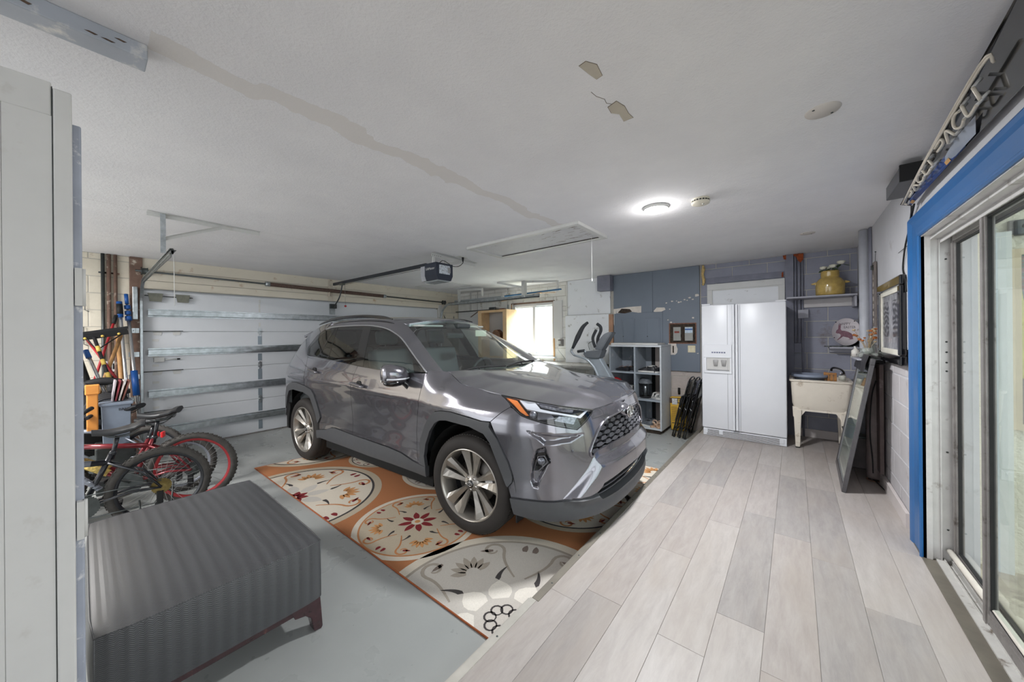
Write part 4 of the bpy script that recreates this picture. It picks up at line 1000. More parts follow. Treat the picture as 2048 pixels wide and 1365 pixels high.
for y in (1.74, 2.84, 3.95):
    for a, b_ in ((.06, .20), (.34, .50), (.58, .69), (.83, .99), (1.12, 1.23), (1.37, 1.5)):
        bm = B(); box(bm, 0, .003, y - .026, y + .026, a, b_); obj('stile', bm, M_STILE, gd)
    for z in (.53, 1.05, 1.57):
        bm = B(); box(bm, 0, .005, y - .024, y + .024, z - .03, z + .045); lathe(bm, [(.008, -.024), (.008, .024)], 10, TR(.008, y, z) @ RX(PI / 2)); box(bm, .002, .008, y - .012, y + .012, z - .06, z + .06)
        obj('hinge', bm, M_GALV, gd)
bm = B()
for z in (2.04, 1.97, 1.9, 1.68): box(bm, 0, .002, 1.728, 1.752, z - .03, z + .03)
for q in range(14): box(bm, 0, .0025, DY0 + .05, DY0 + .11, 1.44 - q * .11, 1.47 - q * .11)
obj('fastener_plate', bm, M_WHITEP, gd)['kind'] = 'stuff'
M_BRK = mat('weathered_bracket', (122, 122, 112), .5, .6, var=.1, scale=30)
for y in (.60, .86):
    bm = B(); v = prism(bm, [(-.07, 0), (.07, 0), (.055, -.10), (-.055, -.10)], 0, .012, TR(.04, y, 2.06) @ WALLX); box(bm, 0, .05, y - .07, y + .07, 2.055, 2.065); obj('top_bracket', bm, M_BRK, gd)
bm = B(); tube(bm, [(.045, .50, 2.03), (.045, .96, 2.028)], .006, 8); obj('roller_shaft', bm, M_STEELD, gd)
for z in (.53, 1.05, 1.57):
    bm = B(); tube(bm, [(.03, .46, z), (.03, .86, z + .004)], .0055, 8); obj('roller_shaft', bm, M_STEELD, gd)
    for y in (.62, .80):
        bm = B(); prism(bm, [(-.045, 0), (.045, 0), (.03, -.045), (-.03, -.045)], 0, .004, TR(.002, y, z - .004) @ WALLX); obj('hinge_plate', bm, M_WHITEP, gd)
bm = B(); rbox(bm, 0, .035, .58, .68, 1.17, 1.23, .004); tube(bm, [(.02, .68, 1.20), (.02, .80, 1.20)], .007, 8); tube(bm, [(.02, .80, 1.20), (.02, .83, 1.20)], .010, 8, mi=1); obj('slide_lock', bm, [M_WHITEP, M_BLK], gd)
for y, z0, z1 in ((2.79, 1.88, 2.09),):
    bm = B(); box(bm, 0, .004, y, y + .10, z0, z1 - .08); obj('opener_bracket', bm, M_GALV, gd)
    bm = B(); box(bm, 0, .05, y, y + .11, z1 - .10, z1 - .02); box(bm, .02, .07, y + .035, y + .075, z1 - .06, z1 - .03); obj('opener_bracket', bm, M_STEELD, gd)
# jamb post left of the door and steel angle
M_RUST = mat('rusty_brown_wood', (116, 92, 80), .75, var=.12, scale=12, bump=.3, bscale=40, dirt=(206, 196, 182), dirt_amt=.35, dscale=10)
bm = B(); rbox(bm, XW, XW + .045, .375, .485, 0, ZC - .002, .004); struct('trim_2', bm, M_RUST, 'weathered brown jamb post left of the garage door')
bm = B(); rbox(bm, XW, XW + .045, DY1 + .04, DY1 + .13, 0, 2.2, .004); struct('trim_3', bm, M_OFFW, 'white jamb post right of the garage door')
def track(name, label, y, sgn, xend, zh):
    t = thing(name, label, 'door track')
    r = .30; xs = XW + .07
    pts = [Vector((xs, y, .03)), Vector((xs, y, zh - r))] + [Vector((xs + r - r * math.cos(a), y, zh - r + r * math.sin(a))) for a in np.linspace(.1, PI / 2, 10)] + [Vector((xend, y, zh + .02))]
    bm = B(); rows = []
    cs_ = [(-.024, -.012), (-.024, .010), (-.016, .014), (.016, .014), (.024, .010), (.024, -.012), (.019, -.012), (.019, .006), (.013, .010), (-.013, .010), (-.019, .006), (-.019, -.012)]
    for k, p in enumerate(pts):
        d = (pts[min(k + 1, len(pts) - 1)] - pts[max(k - 1, 0)]).normalized(); n = Vector((-d.z, 0, d.x)); s_ = Vector((0, 1, 0))
        rows.append([bm.verts.new(p + n * a + s_ * b_ * sgn) for a, b_ in cs_])
    for a, b_ in zip(rows, rows[1:]):
        for q in range(len(cs_)): bm.faces.new((a[q], a[(q + 1) % 12], b_[(q + 1) % 12], b_[q]))
    obj('track', bm, M_GALV, t)
    for z in (.35, .72, 1.0, 1.28, 1.58):
        bm = B(); box(bm, XW + .04, XW + .075, y - sgn * .05, y - sgn * .02, z - .03, z + .03); box(bm, XW + .045, XW + .049, y - sgn * .11, y - sgn * .02, z - .03, z + .03)
        lathe(bm, [(.0001, .004), (.008, .004), (.008, 0)], 6, TR(XW + .049, y - sgn * .07, z) @ RY(PI / 2), cap=False); obj('track_bracket', bm, M_GALV, t)
    bm = B(); box(bm, xs + .25, xend, y - .004, y + .03, zh + .03, zh + .034); box(bm, xs + .25, xend, y - .004, y, zh - .03, zh + .034); bm2 = bm
    obj('track_angle', bm, M_STEELD, t)
    return t
tl = track('door_track', 'left garage door track curving up to the ceiling hanger', .47, 1, -4.02, 2.185)
bm = B(); rbox(bm, XW + .045, XW + .075, .395, .44, 1.72, 2.13, .004); obj('flag_bracket', bm, M_GALV, tl)
tr_ = track('door_track', 'right garage door track running along the window wall', 5.28, -1, -3.62, 2.20)
# torsion bar, spring tube, drums
ts = thing('torsion_bar', 'thin steel torsion bar with brown rusty spring above the garage door', 'torsion bar')
bm = B(); tube(bm, [(XW + .07, .42, 2.335), (XW + .07, 5.42, 2.262)], .0125, 10); obj('shaft', bm, M_STEELD, ts)
M_SPR = mat('rusty_spring', (104, 84, 76), .6, .4, var=.15, scale=40, bump=.6, bscale=220, bdist=.004)
bm = B(); pts = [(XW + .07, y, 2.335 - .0146 * (y - .42)) for y in np.linspace(1.83, 3.83, 40)]; tube(bm, pts, .031, 14); obj('spring', bm, M_SPR, ts)
for y in (1.83, 3.83):
    bm = B(); lathe(bm, [(.02, -.03), (.036, -.03), (.036, .03), (.02, .03)], 14, TR(XW + .07, y, 2.335 - .0146 * (y - .42)) @ RX(PI / 2)); obj('winding_cone', bm, M_GALV, ts)
for y in (.50, 5.36):
    bm = B(); lathe(bm, [(.02, -.03), (.05, -.03), (.04, -.02), (.04, .02), (.05, .03), (.02, .03)], 18, TR(XW + .07, y, 2.335 - .0146 * (y - .42)) @ RX(PI / 2)); obj('cable_drum', bm, M_STEELD, ts)
bm = B(); box(bm, XW + .022, XW + .028, 2.76, 2.84, 2.12, 2.50); box(bm, XW + .022, XW + .09, 2.76, 2.765, 2.20, 2.34); tube(bm, [(XW + .028, 2.80, 2.40), (XW + .045, 2.80, 2.40)], .012, 8); obj('centre_bracket', bm, mat('cream_metal', (214, 204, 188), .5, .2, var=.05, dirt=(120, 90, 70), dirt_amt=.4, dscale=18), ts)
# ceiling hangers
def angle_bar(bm, p, q, w=.032, t=.003, up=(0, 0, 1)):
    obox(bm, p, q, t, w, 0, up); d = (Vector(q) - Vector(p)).normalized(); s_ = d.cross(Vector(up)); s_ = s_.normalized() if s_.length > .1 else Vector((1, 0, 0)); p2 = Vector(p) + s_ * w / 2 + Vector((0, 0, w / 2)) if abs(d.z) < .5 else Vector(p) + s_ * w / 2; q2 = p2 + (Vector(q) - Vector(p)); obox(bm, p2, q2, w, t, 0, up)
hg = thing('ceiling_bracket', 'white steel angle bracket on the ceiling holding the left door track', 'bracket')
bm = B(); angle_bar(bm, (-4.03, .33, 2.488), (-4.045, 1.09, 2.488)); obj('ceiling_bar', bm, M_WHITEP, hg)
bm = B(); angle_bar(bm, (-4.02, .42, 2.18), (-4.02, .42, 2.50)); pb = obj('punched_hanger', bm, M_GALV, hg)
bm = B()
for q in range(11): lathe(bm, [(.0001, .0005), (.006, .0005)], 8, TR(-4.018, .4335, 2.21 + q * .026) @ RX(PI / 2), cap=False); 
for q in range(11): lathe(bm, [(.0001, .0005), (.006, .0005)], 8, TR(-4.0035, .42, 2.21 + q * .026) @ RY(PI / 2), cap=False)
obj('hole', bm, M_BLK, pb)['kind'] = 'stuff'
bm = B(); angle_bar(bm, (-4.02, .43, 2.30), (-4.035, .80, 2.48), .028); obj('diagonal_brace', bm, M_WHITEP, hg)
cd = tag(obj('pull_cord', (lambda b: (tube(b, [(-3.98, .48, 2.165), (-3.98, .482, 1.75)], .0022, 6), b)[1])(B()), M_WHITEP), 'thin white cord hanging from the left door track', 'cord')
h2 = thing('ceiling_bracket', 'white U shaped hanger at the end of the right door track above the window', 'bracket')
bm = B(); angle_bar(bm, (-3.99, 5.28, 2.20), (-3.99, 5.28, 2.506), .09, .004); obj('hanger_post', bm, M_WHITEP, h2)
bm = B(); angle_bar(bm, (-3.98, 5.28, 2.38), (-4.45, 5.05, 2.5), .04); obj('diagonal_brace', bm, M_WHITEP, h2)
bm = B(); angle_bar(bm, (-3.99, 5.28, 2.49), (-3.45, 5.62, 2.49), .04); angle_bar(bm, (-3.45, 5.62, 2.30), (-3.45, 5.62, 2.50), .04); obj('ceiling_bar', bm, M_WHITEP, h2)
h3 = thing('ceiling_bracket', 'small white hanger above the curve of the right door track', 'bracket')
bm = B(); angle_bar(bm, (-5.80, 5.28, 2.22), (-5.80, 5.28, 2.506), .06, .004); obj('hanger_post', bm, M_WHITEP, h3)
bm = B(); angle_bar(bm, (-5.80, 5.28, 2.49), (-5.1, 5.32, 2.46), .045); angle_bar(bm, (-5.12, 5.32, 2.30), (-5.12, 5.32, 2.48), .045); obj('ceiling_bar', bm, M_WHITEP, h3)
# boards lying across the right track
for (nm, lab, c, p, q, w, h) in (('fishing_rod_case', 'long blue strip lying on the right door track above the window', (26, 96, 140), (-4.5, 5.34, 2.262), (-3.25, 5.42, 2.30), .05, .022),
        ('wood_strip', 'pale wooden strip crossing under the blue strip above the window', (206, 170, 130), (-4.75, 5.52, 2.20), (-3.62, 5.345, 2.262), .04, .018),
        ('wood_strip', 'second pale wooden strip resting on the right door track', (220, 190, 160), (-4.25, 5.45, 2.30), (-3.40, 5.47, 2.26), .05, .014),
        ('silver_pole', 'silver pole lying along the right door track', (170, 176, 180), (-6.0, 5.36, 2.262), (-4.6, 5.36, 2.262), .045, .03)):
    t = obj(nm.replace('fishing_rod_case', 'blue_strip'), (lambda b: (obox(b, p, q, w, h), b)[1])(B()), mat(nm + lab[:5], c, .5, .0 if 'silver' not in nm else .7, var=.05)); tag(t, lab, 'strip' if 'pole' not in nm else 'pole')

# opener
op = thing('garage_door_opener', 'dark blue garage door opener hung from the ceiling over the car', 'opener')
M_OP = mat('opener_dark_blue', (44, 50, 64), .35, var=.03); M_OPG = mat('opener_grey', (168, 170, 176), .45, var=.03)
bm = B(); M = TR(0, 0, 0)
v = prism(bm, [(2.72, 2.385), (2.72, 2.235), (2.745, 2.175), (2.955, 2.175), (2.985, 2.235), (2.985, 2.385)], -3.61, -3.385, Matrix(((0, 0, 1, 0), (1, 0, 0, 0), (0, 1, 0, 0), (0, 0, 0, 1))))
obj('motor_housing', bm, M_OP, op)
bm = B(); prism(bm, [(2.74, 2.365), (2.74, 2.235), (2.76, 2.18), (2.94, 2.18), (2.965, 2.235), (2.965, 2.365)], -3.72, -3.612, Matrix(((0, 0, 1, 0), (1, 0, 0, 0), (0, 1, 0, 0), (0, 0, 0, 1)))); obj('light_cover', bm, M_OPG, op)
bm = B(); prism(bm, [(-3.68, 2.77), (-3.40, 2.76), (-3.40, 2.94), (-3.68, 2.93)], 2.160, 2.176); obj('light_lens', bm, mat('opener_lens', (150, 156, 158), .25, var=.05), op)
bm = B(); box(bm, -3.384, -3.380, 2.765, 2.935, 2.25, 2.36); obj('control_panel', bm, mat('control_panel', (190, 196, 204), .4, .1, var=.25, scale=60), op)
bm = B(); rbox(bm, -3.386, -3.372, 2.90, 2.94, 2.27, 2.34, .002); obj('button_panel', bm, M_ALU, op)
text('brand_lettering', 'LiftMaster', .042, TR(-3.50, 2.7185, 2.315) @ RX(PI / 2), M_WHITEP, op, .0005)
rl = thing('opener_rail', 'long black opener rail running from the motor to the garage door header', 'rail')
bm = B(); obox(bm, (-6.40, 2.84, 2.418), (-3.73, 2.84, 2.408), .03, .045); obj('rail', bm, mat('rail_dark', (58, 62, 68), .4, .5, var=.04), rl)
bm = B(); tube(bm, [(-6.2, 2.86, 2.385), (-3.7, 2.86, 2.372)], .003, 5); obj('chain', bm, M_STEELD, rl)
bm = B(); rbox(bm, -6.13, -6.03, 2.81, 2.87, 2.375, 2.40, .004); tr1 = obj('trolley', bm, M_BRK, rl)
bm = B(); tube(bm, [(-6.08, 2.84, 2.38), (-6.11, 2.84, 2.30), (-6.18, 2.84, 2.18), (-6.30, 2.84, 2.08), (-6.42, 2.84, 2.02)], .011, 8, smooth=4); obj('arm', bm, M_STEELD, rl)
bm = B(); tube(bm, [(-6.05, 2.87, 2.38), (-6.05, 2.88, 2.03)], .002, 5); cdd = obj('release_cord', bm, M_CHROME, rl)
bm = B(); ball(bm, (-6.05, 2.88, 2.01), .022, .5, 1, .8); obj('release_handle', bm, mat('red_plastic', (170, 40, 44), .4, var=0), cdd)
oh = thing('ceiling_bracket', 'white punched angle frame that hangs the opener from the ceiling', 'bracket')
bm = B(); angle_bar(bm, (-3.45, 2.70, 2.478), (-3.50, 3.50, 2.478), .045); obj('ceiling_bar', bm, M_WHITEP, oh)
for x, y in ((-3.47, 2.74), (-3.50, 2.95)):
    bm = B(); angle_bar(bm, (x, y, 2.385), (x, y + .01, 2.49), .03); obj('punched_hanger', bm, M_WHITEP, oh)
bm = B(); angle_bar(bm, (-3.49, 2.97, 2.395), (-3.50, 3.22, 2.475), .035); obj('diagonal_brace', bm, M_WHITEP, oh)
bm = B()
for q in range(5): lathe(bm, [(.0001, .0005), (.005, .0005)], 8, TR(-3.446, 2.72 + q * .03, 2.478) @ RY(PI / 2), cap=False)
obj('hole', bm, M_BLK, oh)['kind'] = 'stuff'
t = thing('extension_lead', 'black power cord plugged into the ceiling beside the opener', 'cord')
bm = B(); tube(bm, [(-3.42, 2.80, 2.39), (-3.40, 2.84, 2.42), (-3.40, 2.92, 2.40), (-3.39, 2.99, 2.37), (-3.38, 3.08, 2.38), (-3.35, 3.13, 2.43), (-3.35, 3.13, 2.49)], .004, 6, smooth=6); obj('cord', bm, M_BLK, t)
bm = B(); lathe(bm, [(.006, -.05), (.014, -.02), (.016, .012)], 12, TR(-3.35, 3.13, 2.493)); obj('plug', bm, M_BLK, t)
t = thing('ceiling_outlet', 'flat ceiling socket plate with peeling paint round it above the opener cord', 'socket')
bm = B(); rbox(bm, -3.40, -3.32, 3.06, 3.20, 2.500, 2.508, .003); obj('plate', bm, M_OFFW, t)

# attic hatch
t = thing('attic_hatch', 'rectangular white framed attic hatch in the ceiling', 'hatch')
hx0, hx1, hy0, hy1 = -2.95, -1.50, 2.81, 3.45
M_HT = mat('hatch_panel', (206, 206, 208), .6, var=.02, dirt=(130, 118, 106), dirt_amt=.05, dscale=14)
bm = B(); box(bm, hx0 + .05, hx1 - .05, hy0 + .05, hy1 - .05, 2.497, 2.503); obj('panel', bm, M_HT, t)
for (a, b_, c, d) in ((hx0, hx1, hy0, hy0 + .055), (hx0, hx1, hy1 - .055, hy1), (hx0, hx0 + .055, hy0 + .055, hy1 - .055), (hx1 - .055, hx1, hy0 + .055, hy1 - .055)):
    bm = B(); rbox(bm, a, b_, c, d, 2.478, 2.508, .004); obj('frame_board', bm, M_WHITEP, t)
bm = B(); box(bm, hx0 + .055, hx1 - .055, hy1 - .063, hy1 - .055, 2.488, 2.499); box(bm, hx1 - .063, hx1 - .055, hy0 + .06, hy1 - .06, 2.490, 2.498); obj('gap', bm, mat('hatch_gap', (70, 64, 60), .9, var=.3, scale=20), t)
bm = B()
rr = random.Random(3)
for q in range(26):
    x, y = hx1 - .08 - rr.random() ** 2 * .5, hy0 + .09 + rr.random() * .4; a = rr.random() * .8 - .4; L = .01 + rr.random() * .05
    box(bm, -L, L, -.002, .002, 2.4962, 2.4968, 0, TR(x, y, 0) @ RZ(a))
obj('paint_chips', bm, mat('chip_brown', (128, 112, 100), .9, var=.1), t)['kind'] = 'stuff'
bm = B(); tube(bm, [(-1.62, 3.32, 2.50), (-1.62, 3.32, 2.06)], .0022, 5); ball(bm, (-1.62, 3.32, 2.045), .012, .6, .6, 1.4); obj('pull_cord', bm, M_WHITEP, t)
# square faint access panel near the garage wall
t = thing('ceiling_panel', 'faint white framed square panel in the ceiling near the garage door header', 'panel')
for k, (a, b_, c, d) in enumerate(((-6.1, -5.1, 4.35, 4.38), (-6.1, -5.1, 4.97, 5.0), (-6.1, -6.07, 4.38, 4.97), (-5.13, -5.1, 4.38, 4.97))):
    bm = B(); rbox(bm, a, b_, c, d, 2.499, 2.508, .002); obj('frame_board', bm, M_WHITEP, t)

# ceiling lamp, detector, cover plates
LX, LY = -.862, 2.93
t = thing('ceiling_lamp', 'round flush white LED ceiling lamp switched on', 'ceiling lamp', (LX, LY, ZC))
bm = B(); lathe(bm, [(.0001, -.001), (.098, -.001), (.098, -.012), (.090, -.022)], 40, cap=False); obj('rim', bm, M_WHITEP, t)
bm = B(); lathe(bm, [(.090, -.020), (.086, -.030), (.06, -.036), (.0001, -.037)], 40, cap=False); obj('diffuser', bm, emit('lamp_glow', (1, 1, 1), 9), t)
t = thing('smoke_detector', 'cream round smoke detector on the ceiling beside the lamp', 'detector', (-.548, 2.975, ZC))
bm = B(); lathe(bm, [(.062, 0), (.064, -.010), (.058, -.012), (.058, -.022), (.064, -.024), (.062, -.036), (.05, -.042), (.0001, -.043)], 32, cap=False); obj('body', bm, mat('aged_cream_plastic', (214, 208, 194), .5, var=.03), t)
bm = B()
for k in range(18):
    a = 2 * PI * k / 18; box(bm, .0585, .0600, -.006, .006, -.021, -.013, 0, RZ(a))
obj('slots', bm, M_BLK, t)['kind'] = 'stuff'
bm = B(); lathe(bm, [(.0001, 0), (.008, 0), (.008, .004)], 12, TR(.02, -.01, -.047)); obj('test_button', bm, M_OFFW, t)
for (x, y, rx, lab) in ((.11, 2.16, .062, 'large round white cover plate on the ceiling near the blue door casing'), (.115, 4.72, .06, 'small round cover plate on the ceiling in front of the fridge'),):
    t = thing('cover_plate', lab, 'cover plate', (x, y, ZC)); bm = B(); lathe(bm, [(.0001, -.006), (rx, -.005), (rx + .003, 0)], 36, cap=False); obj('plate', bm, mat('plate_cream' + lab[:5], (204, 198, 192), .5, var=.02), t)
    bm = B(); 
    for s_ in (-1, 1): lathe(bm, [(.0001, -.008), (.005, -.007), (.005, -.005)], 8, TR(s_ * rx * .55, s_ * rx * .6, 0), cap=False)
    obj('screw', bm, M_STEELD, t)['kind'] = 'stuff'
# peeled spots in the ceiling: shallow recess shown as torn card with rim
M_PEEL = mat('torn_plasterboard', (188, 180, 166), .9, var=.05); M_EDGE = mat('torn_edge', (110, 98, 88), .9, var=.1)
for nm, lab, P_ in (('peeled_patch', 'smaller torn patch of bare board in the ceiling', [(-.63, 1.20), (-.60, 1.195), (-.575, 1.235), (-.583, 1.30), (-.61, 1.305), (-.62, 1.26)]),
                   ('peeled_patch', 'larger torn patch of bare board in the ceiling with a crack leading to it', [(-.645, 1.50), (-.60, 1.485), (-.585, 1.54), (-.59, 1.60), (-.585, 1.645), (-.63, 1.645), (-.625, 1.58), (-.65, 1.55)])):
    pts_ = P_ if nm else P_
    cx = sum(p[0] for p in P_) / len(P_); cy = sum(p[1] for p in P_) / len(P_)
    t = thing(nm, lab, 'ceiling damage')
    bm = B(); prism(bm, [(cx + (x - cx) * 1.06, cy + (y - cy) * 1.04) for x, y in P_], ZC - .0012, ZC - .0004); obj('torn_edge', bm, M_EDGE, t)
    bm = B(); prism(bm, P_, ZC - .002, ZC - .0013); obj('bare_board', bm, M_PEEL, t)
bm = B(); tube(bm, [(-.66, 1.36, ZC), (-.655, 1.40, ZC), (-.635, 1.44, ZC), (-.64, 1.47, ZC), (-.625, 1.49, ZC)], .0013, 4); tag(obj('ceiling_crack', bm, M_EDGE), 'thin crack in the ceiling between the two torn patches', 'crack')
# short painted beam on the ceiling at the upper left
t = thing('ceiling_board', 'chipped white and grey painted board fixed to the ceiling above the cabinet', 'board')
bm = B(); rbox(bm, -1.84, -1.75, -1.6, .15, 2.455, 2.508, .004, 2); obj('board', bm, mat('chipped_board', (172, 178, 188), .5, var=.03, dirt=(226, 224, 220), dirt_amt=.5, dscale=7), t)
bm = B()
rr = random.Random(8)
for q in range(16):
    y = -.5 + rr.random() * .62; L = .004 + rr.random() * .02; w_ = .002 + rr.random() * .006
    prism(bm, [(-L, 0), (-L * .3, w_), (L, w_ * .4), (L * .5, -w_)], 0, .0012, TR(-1.7495, y, 2.465 + rr.random() * .02) @ WALLX)
obj('paint_chips', bm, mat('chip_dark', (92, 74, 62), .9, var=.1), t)['kind'] = 'stuff'

# ================================================================== white cabinet at the left
cb = thing('tall_cabinet', 'tall white painted plywood cabinet standing left of the black ottoman', 'cabinet')
bm = B(); rbox(bm, -1.485, -1.45, -1.3, -.118, 0, 2.045, .003); obj('door_panel', bm, M_WHITEP, cb)
bm = B(); rbox(bm, -1.485, -1.45, -1.3, -.046, 2.045, 2.13, .003); box(bm, -1.485, -1.45, -.118, -.046, 0, 2.045); obj('face_board', bm, M_WHITEP, cb)
bm = B(); rbox(bm, -1.487, -1.448, -.0445, -.014, 0, 2.118, .004); obj('post', bm, M_WHITEP, cb)
bm = B(); box(bm, -1.486, -1.4495, -.0459, -.0446, .0, 2.12); obj('gap', bm, M_STEELD, cb)
bm = B(); box(bm, -2.05, -1.49, -1.3, -.05, 0, 2.04); obj('carcass', bm, M_OFFW, cb)
dr = empty('cabinet_door'); dr.parent = cb
bm = B(); rbox(bm, -1.62, -1.490, -.034, .001, .30, 2.055, .004); obj('door_slab', bm, mat('chipped_blue_grey', (158, 164, 178), .5, var=.06, dirt=(226, 226, 226), dirt_amt=.35, dscale=24), dr)
for z in (.33, 1.62, 1.0):
    bm = B(); box(bm, -1.492, -1.470, -.012, .0005, z - .05, z + .05); lathe(bm, [(.005, -.05), (.005, .05)], 10, TR(-1.486, .002, z)); obj('hinge', bm, M_WHITEP, dr)

# ================================================================== ottoman
ot = thing('ottoman', 'low black woven-leather ottoman with dark wooden legs on the grey floor', 'ottoman', (-2.48, .388, 0))
def leather():
    t = NT('black_woven_leather'); v = t.coord()
    s_ = t.new('ShaderNodeSeparateXYZ', i_0=v)
    u = s_.outputs[1]; w = t.math('ADD', s_.outputs[0], s_.outputs[2])
    tri = t.math('PINGPONG', u, .012)
    ph = t.math('ADD', t.math('MULTIPLY', w, 1.0), t.math('MULTIPLY', tri, .75))
    h = t.math('SINE', t.math('MULTIPLY', ph, 900)); g_ = t.math('MULTIPLY', t.math('SINE', t.math('MULTIPLY', u, 131)), .6)
    hh = t.math('ADD', h, g_)
    t.col(t.ramp(t.math('MULTIPLY_ADD', hh, .3, .5), [(.0, rgb(56, 57, 59)), (1, rgb(86, 87, 90))]))
    t.set(Roughness=.42, Specular_IOR_Level=.7); t.bump(hh, .28, .0010); return t.m
M_LEA = leather()
bm = B(); bmesh.ops.create_cube(bm, size=1); bmesh.ops.subdivide_edges(bm, edges=bm.edges[:], cuts=23, use_grid_fill=True)
HX, HY, HZ = .61, .378, .145
for v in bm.verts:
    x, y, z = v.co * 2
    fx, fy = abs(x), abs(y)
    if z > .98:
        crown = .032 * (1 - fx ** 3) * (1 - fy ** 3) - .006 * max(fx ** 12, fy ** 12) ; zz = HZ + crown
    else: zz = z * HZ
    # slight belly of the sides and pulled-in corners
    bul = .010 * (1 - z * z)
    rx = HX * x * (1 + 0 * bul); ry = HY * y
    k = 1 - .022 * (fx * fy) ** 8
    v.co = (rx * k + (bul * (1 - fy ** 4) * (1 if x > 0 else -1) if fx > .98 else 0), ry * k + (bul * (1 - fx ** 6) * (1 if y > 0 else -1) if fy > .98 else 0), zz + .305)
obj('cushion', bm, M_LEA, ot, 50)
bm = B(); e = [(HX, HY), (-HX, HY), (-HX, -HY), (HX, -HY)]
pts = []
for k in range(4):
    a, b_ = Vector(e[k]), Vector(e[(k + 1) % 4]); pts += [a.lerp(b_, t / 8) for t in range(8)]
tube(bm, [(p[0] * (1 - .022 * (abs(p[0] / HX * p[1] / HY)) ** 8), p[1] * (1 - .022 * (abs(p[0] / HX * p[1] / HY)) ** 8), .305 + HZ - .006) for p in pts], .0028, 6, closed=True)
for k in range(4): tube(bm, [(e[k][0] * .976, e[k][1] * .976, .165), (e[k][0] * .976, e[k][1] * .976, .446)], .0028, 6)
obj('piping', bm, M_LEA, ot)
M_DW = mat('dark_cherry_wood', (62, 36, 40), .25, var=.12, scale=20, dirt=(120, 70, 60), dirt_amt=.1, dscale=20, Coat_Weight=.5)
bm = B(); rbox(bm, -HX + .03, HX - .012, -HY + .02, HY - .012, .128, .162, .003); obj('base_rail', bm, M_DW, ot)
for sx in (1, -1):
    for sy in (1, -1):
        bm = B(); v = prism(bm, [(0, .160), (-.135, .160), (-.115, .115), (-.07, .105), (-.045, .08), (-.03, .005), (.004, 0), (.010, .01)], -.0275, .0275, Matrix(((0, 0, 1, 0), (1, 0, 0, 0), (0, 1, 0, 0), (0, 0, 0, 1))))
        bmesh.ops.bevel(bm, geom=bm.edges[:], offset=.002, segments=1, affect='EDGES')
        bm.transform(TR(sx * (HX - .035), sy * (HY - .012), 0) @ (Matrix.Identity(4) if sy > 0 else RZ(PI)))
        obj('leg', bm, M_DW, ot)

# ================================================================== rug
rug = thing('area_rug', 'orange rug with large cream flower medallions under the parked car', 'rug')
def rugmat(nm, c, v=.05): return mat('rug_' + nm, c, .95, var=v, scale=260, bump=.5, bscale=500, bdist=.003)
RM = dict(orange=rugmat('orange', (182, 120, 78), .10), cream=rugmat('cream', (222, 212, 196)), beige=rugmat('beige', (196, 182, 160)), dark=rugmat('dark', (66, 62, 62)), red=rugmat('red', (132, 34, 40)),
          tan=rugmat('tan', (196, 134, 88)), gold=rugmat('gold', (208, 150, 96)), grey=rugmat('grey', (168, 158, 146)), taupe=rugmat('taupe', (126, 112, 104)), white=rugmat('white', (232, 226, 216)), lgrey=rugmat('light_grey', (202, 196, 188)))
RK = list(RM); RL = [RM[k] for k in RK]
RUG = [(-4.735, 1.215), (-1.055, 1.235), (-1.055, 3.95), (-4.35, 3.95)]
bm = B(); prism(bm, RUG, .0006, .008); obj('rug_base', bm, RM['orange'], rug)
bm = B()
for a, b_ in zip(RUG, RUG[1:] + RUG[:1]): tube(bm, [(a[0], a[1], .005), (b_[0], b_[1], .005)], .0055, 6)
obj('bound_edge', bm, rugmat('edge', (160, 88, 52)), rug)
def poly_at(bm, pts, z, key):
    vs = [bm.verts.new((x, y, z)) for x, y in pts]
    try: f = bm.faces.new(vs); f.material_index = RK.index(key)
    except ValueError: pass
def petal(r0, r1, w, a, n=5, sk=0):
    L = r1 - r0; out = []
    for k in range(n + 1): t = k / n; out.append((r0 + L * t, w * math.sin(PI * t) ** .8 + sk * math.sin(PI * t)))
    for k in range(n, -1, -1): t = k / n; out.append((r0 + L * t, -w * math.sin(PI * t) ** .8 + sk * math.sin(PI * t)))
    c, s = math.cos(a), math.sin(a); return [(x * c - y * s, x * s + y * c) for x, y in out[:-1]][1:]
def comma(r0, r1, w, a, sk):
    out = []
    for k in range(7): t = k / 6; out.append((r0 + (r1 - r0) * t, sk * t * t + w * (1 - t) ** .6 * min(1, t * 6)))
    for k in range(6, -1, -1): t = k / 6; out.append((r0 + (r1 - r0) * t, sk * t * t - w * (1 - t) ** .6 * min(1, t * 6) * .4))
    c, s = math.cos(a), math.sin(a); return [(x * c - y * s, x * s + y * c) for x, y in out]
def scroll_pts(r, a, sg, R0, R1):
    """a stalk ending in a spiral, in polar placement"""
    pts = []
    for k in range(8): t = k / 7; pts.append((R0 + (R1 - R0) * t, sg * .10 * r * math.sin(t * PI * .5) * 1.6))
    cx, cy = pts[-1][0] - .0, pts[-1][1] + sg * .11 * r; rad = .11 * r
    for k in range(1, 16):
        th = -sg * PI / 2 + sg * k * .42; rr = rad * (1 - k / 22); pts.append((cx + rr * math.cos(th), cy + rr * math.sin(th)))
    c, s = math.cos(a), math.sin(a); return [(x * c - y * s, x * s + y * c) for x, y in pts]
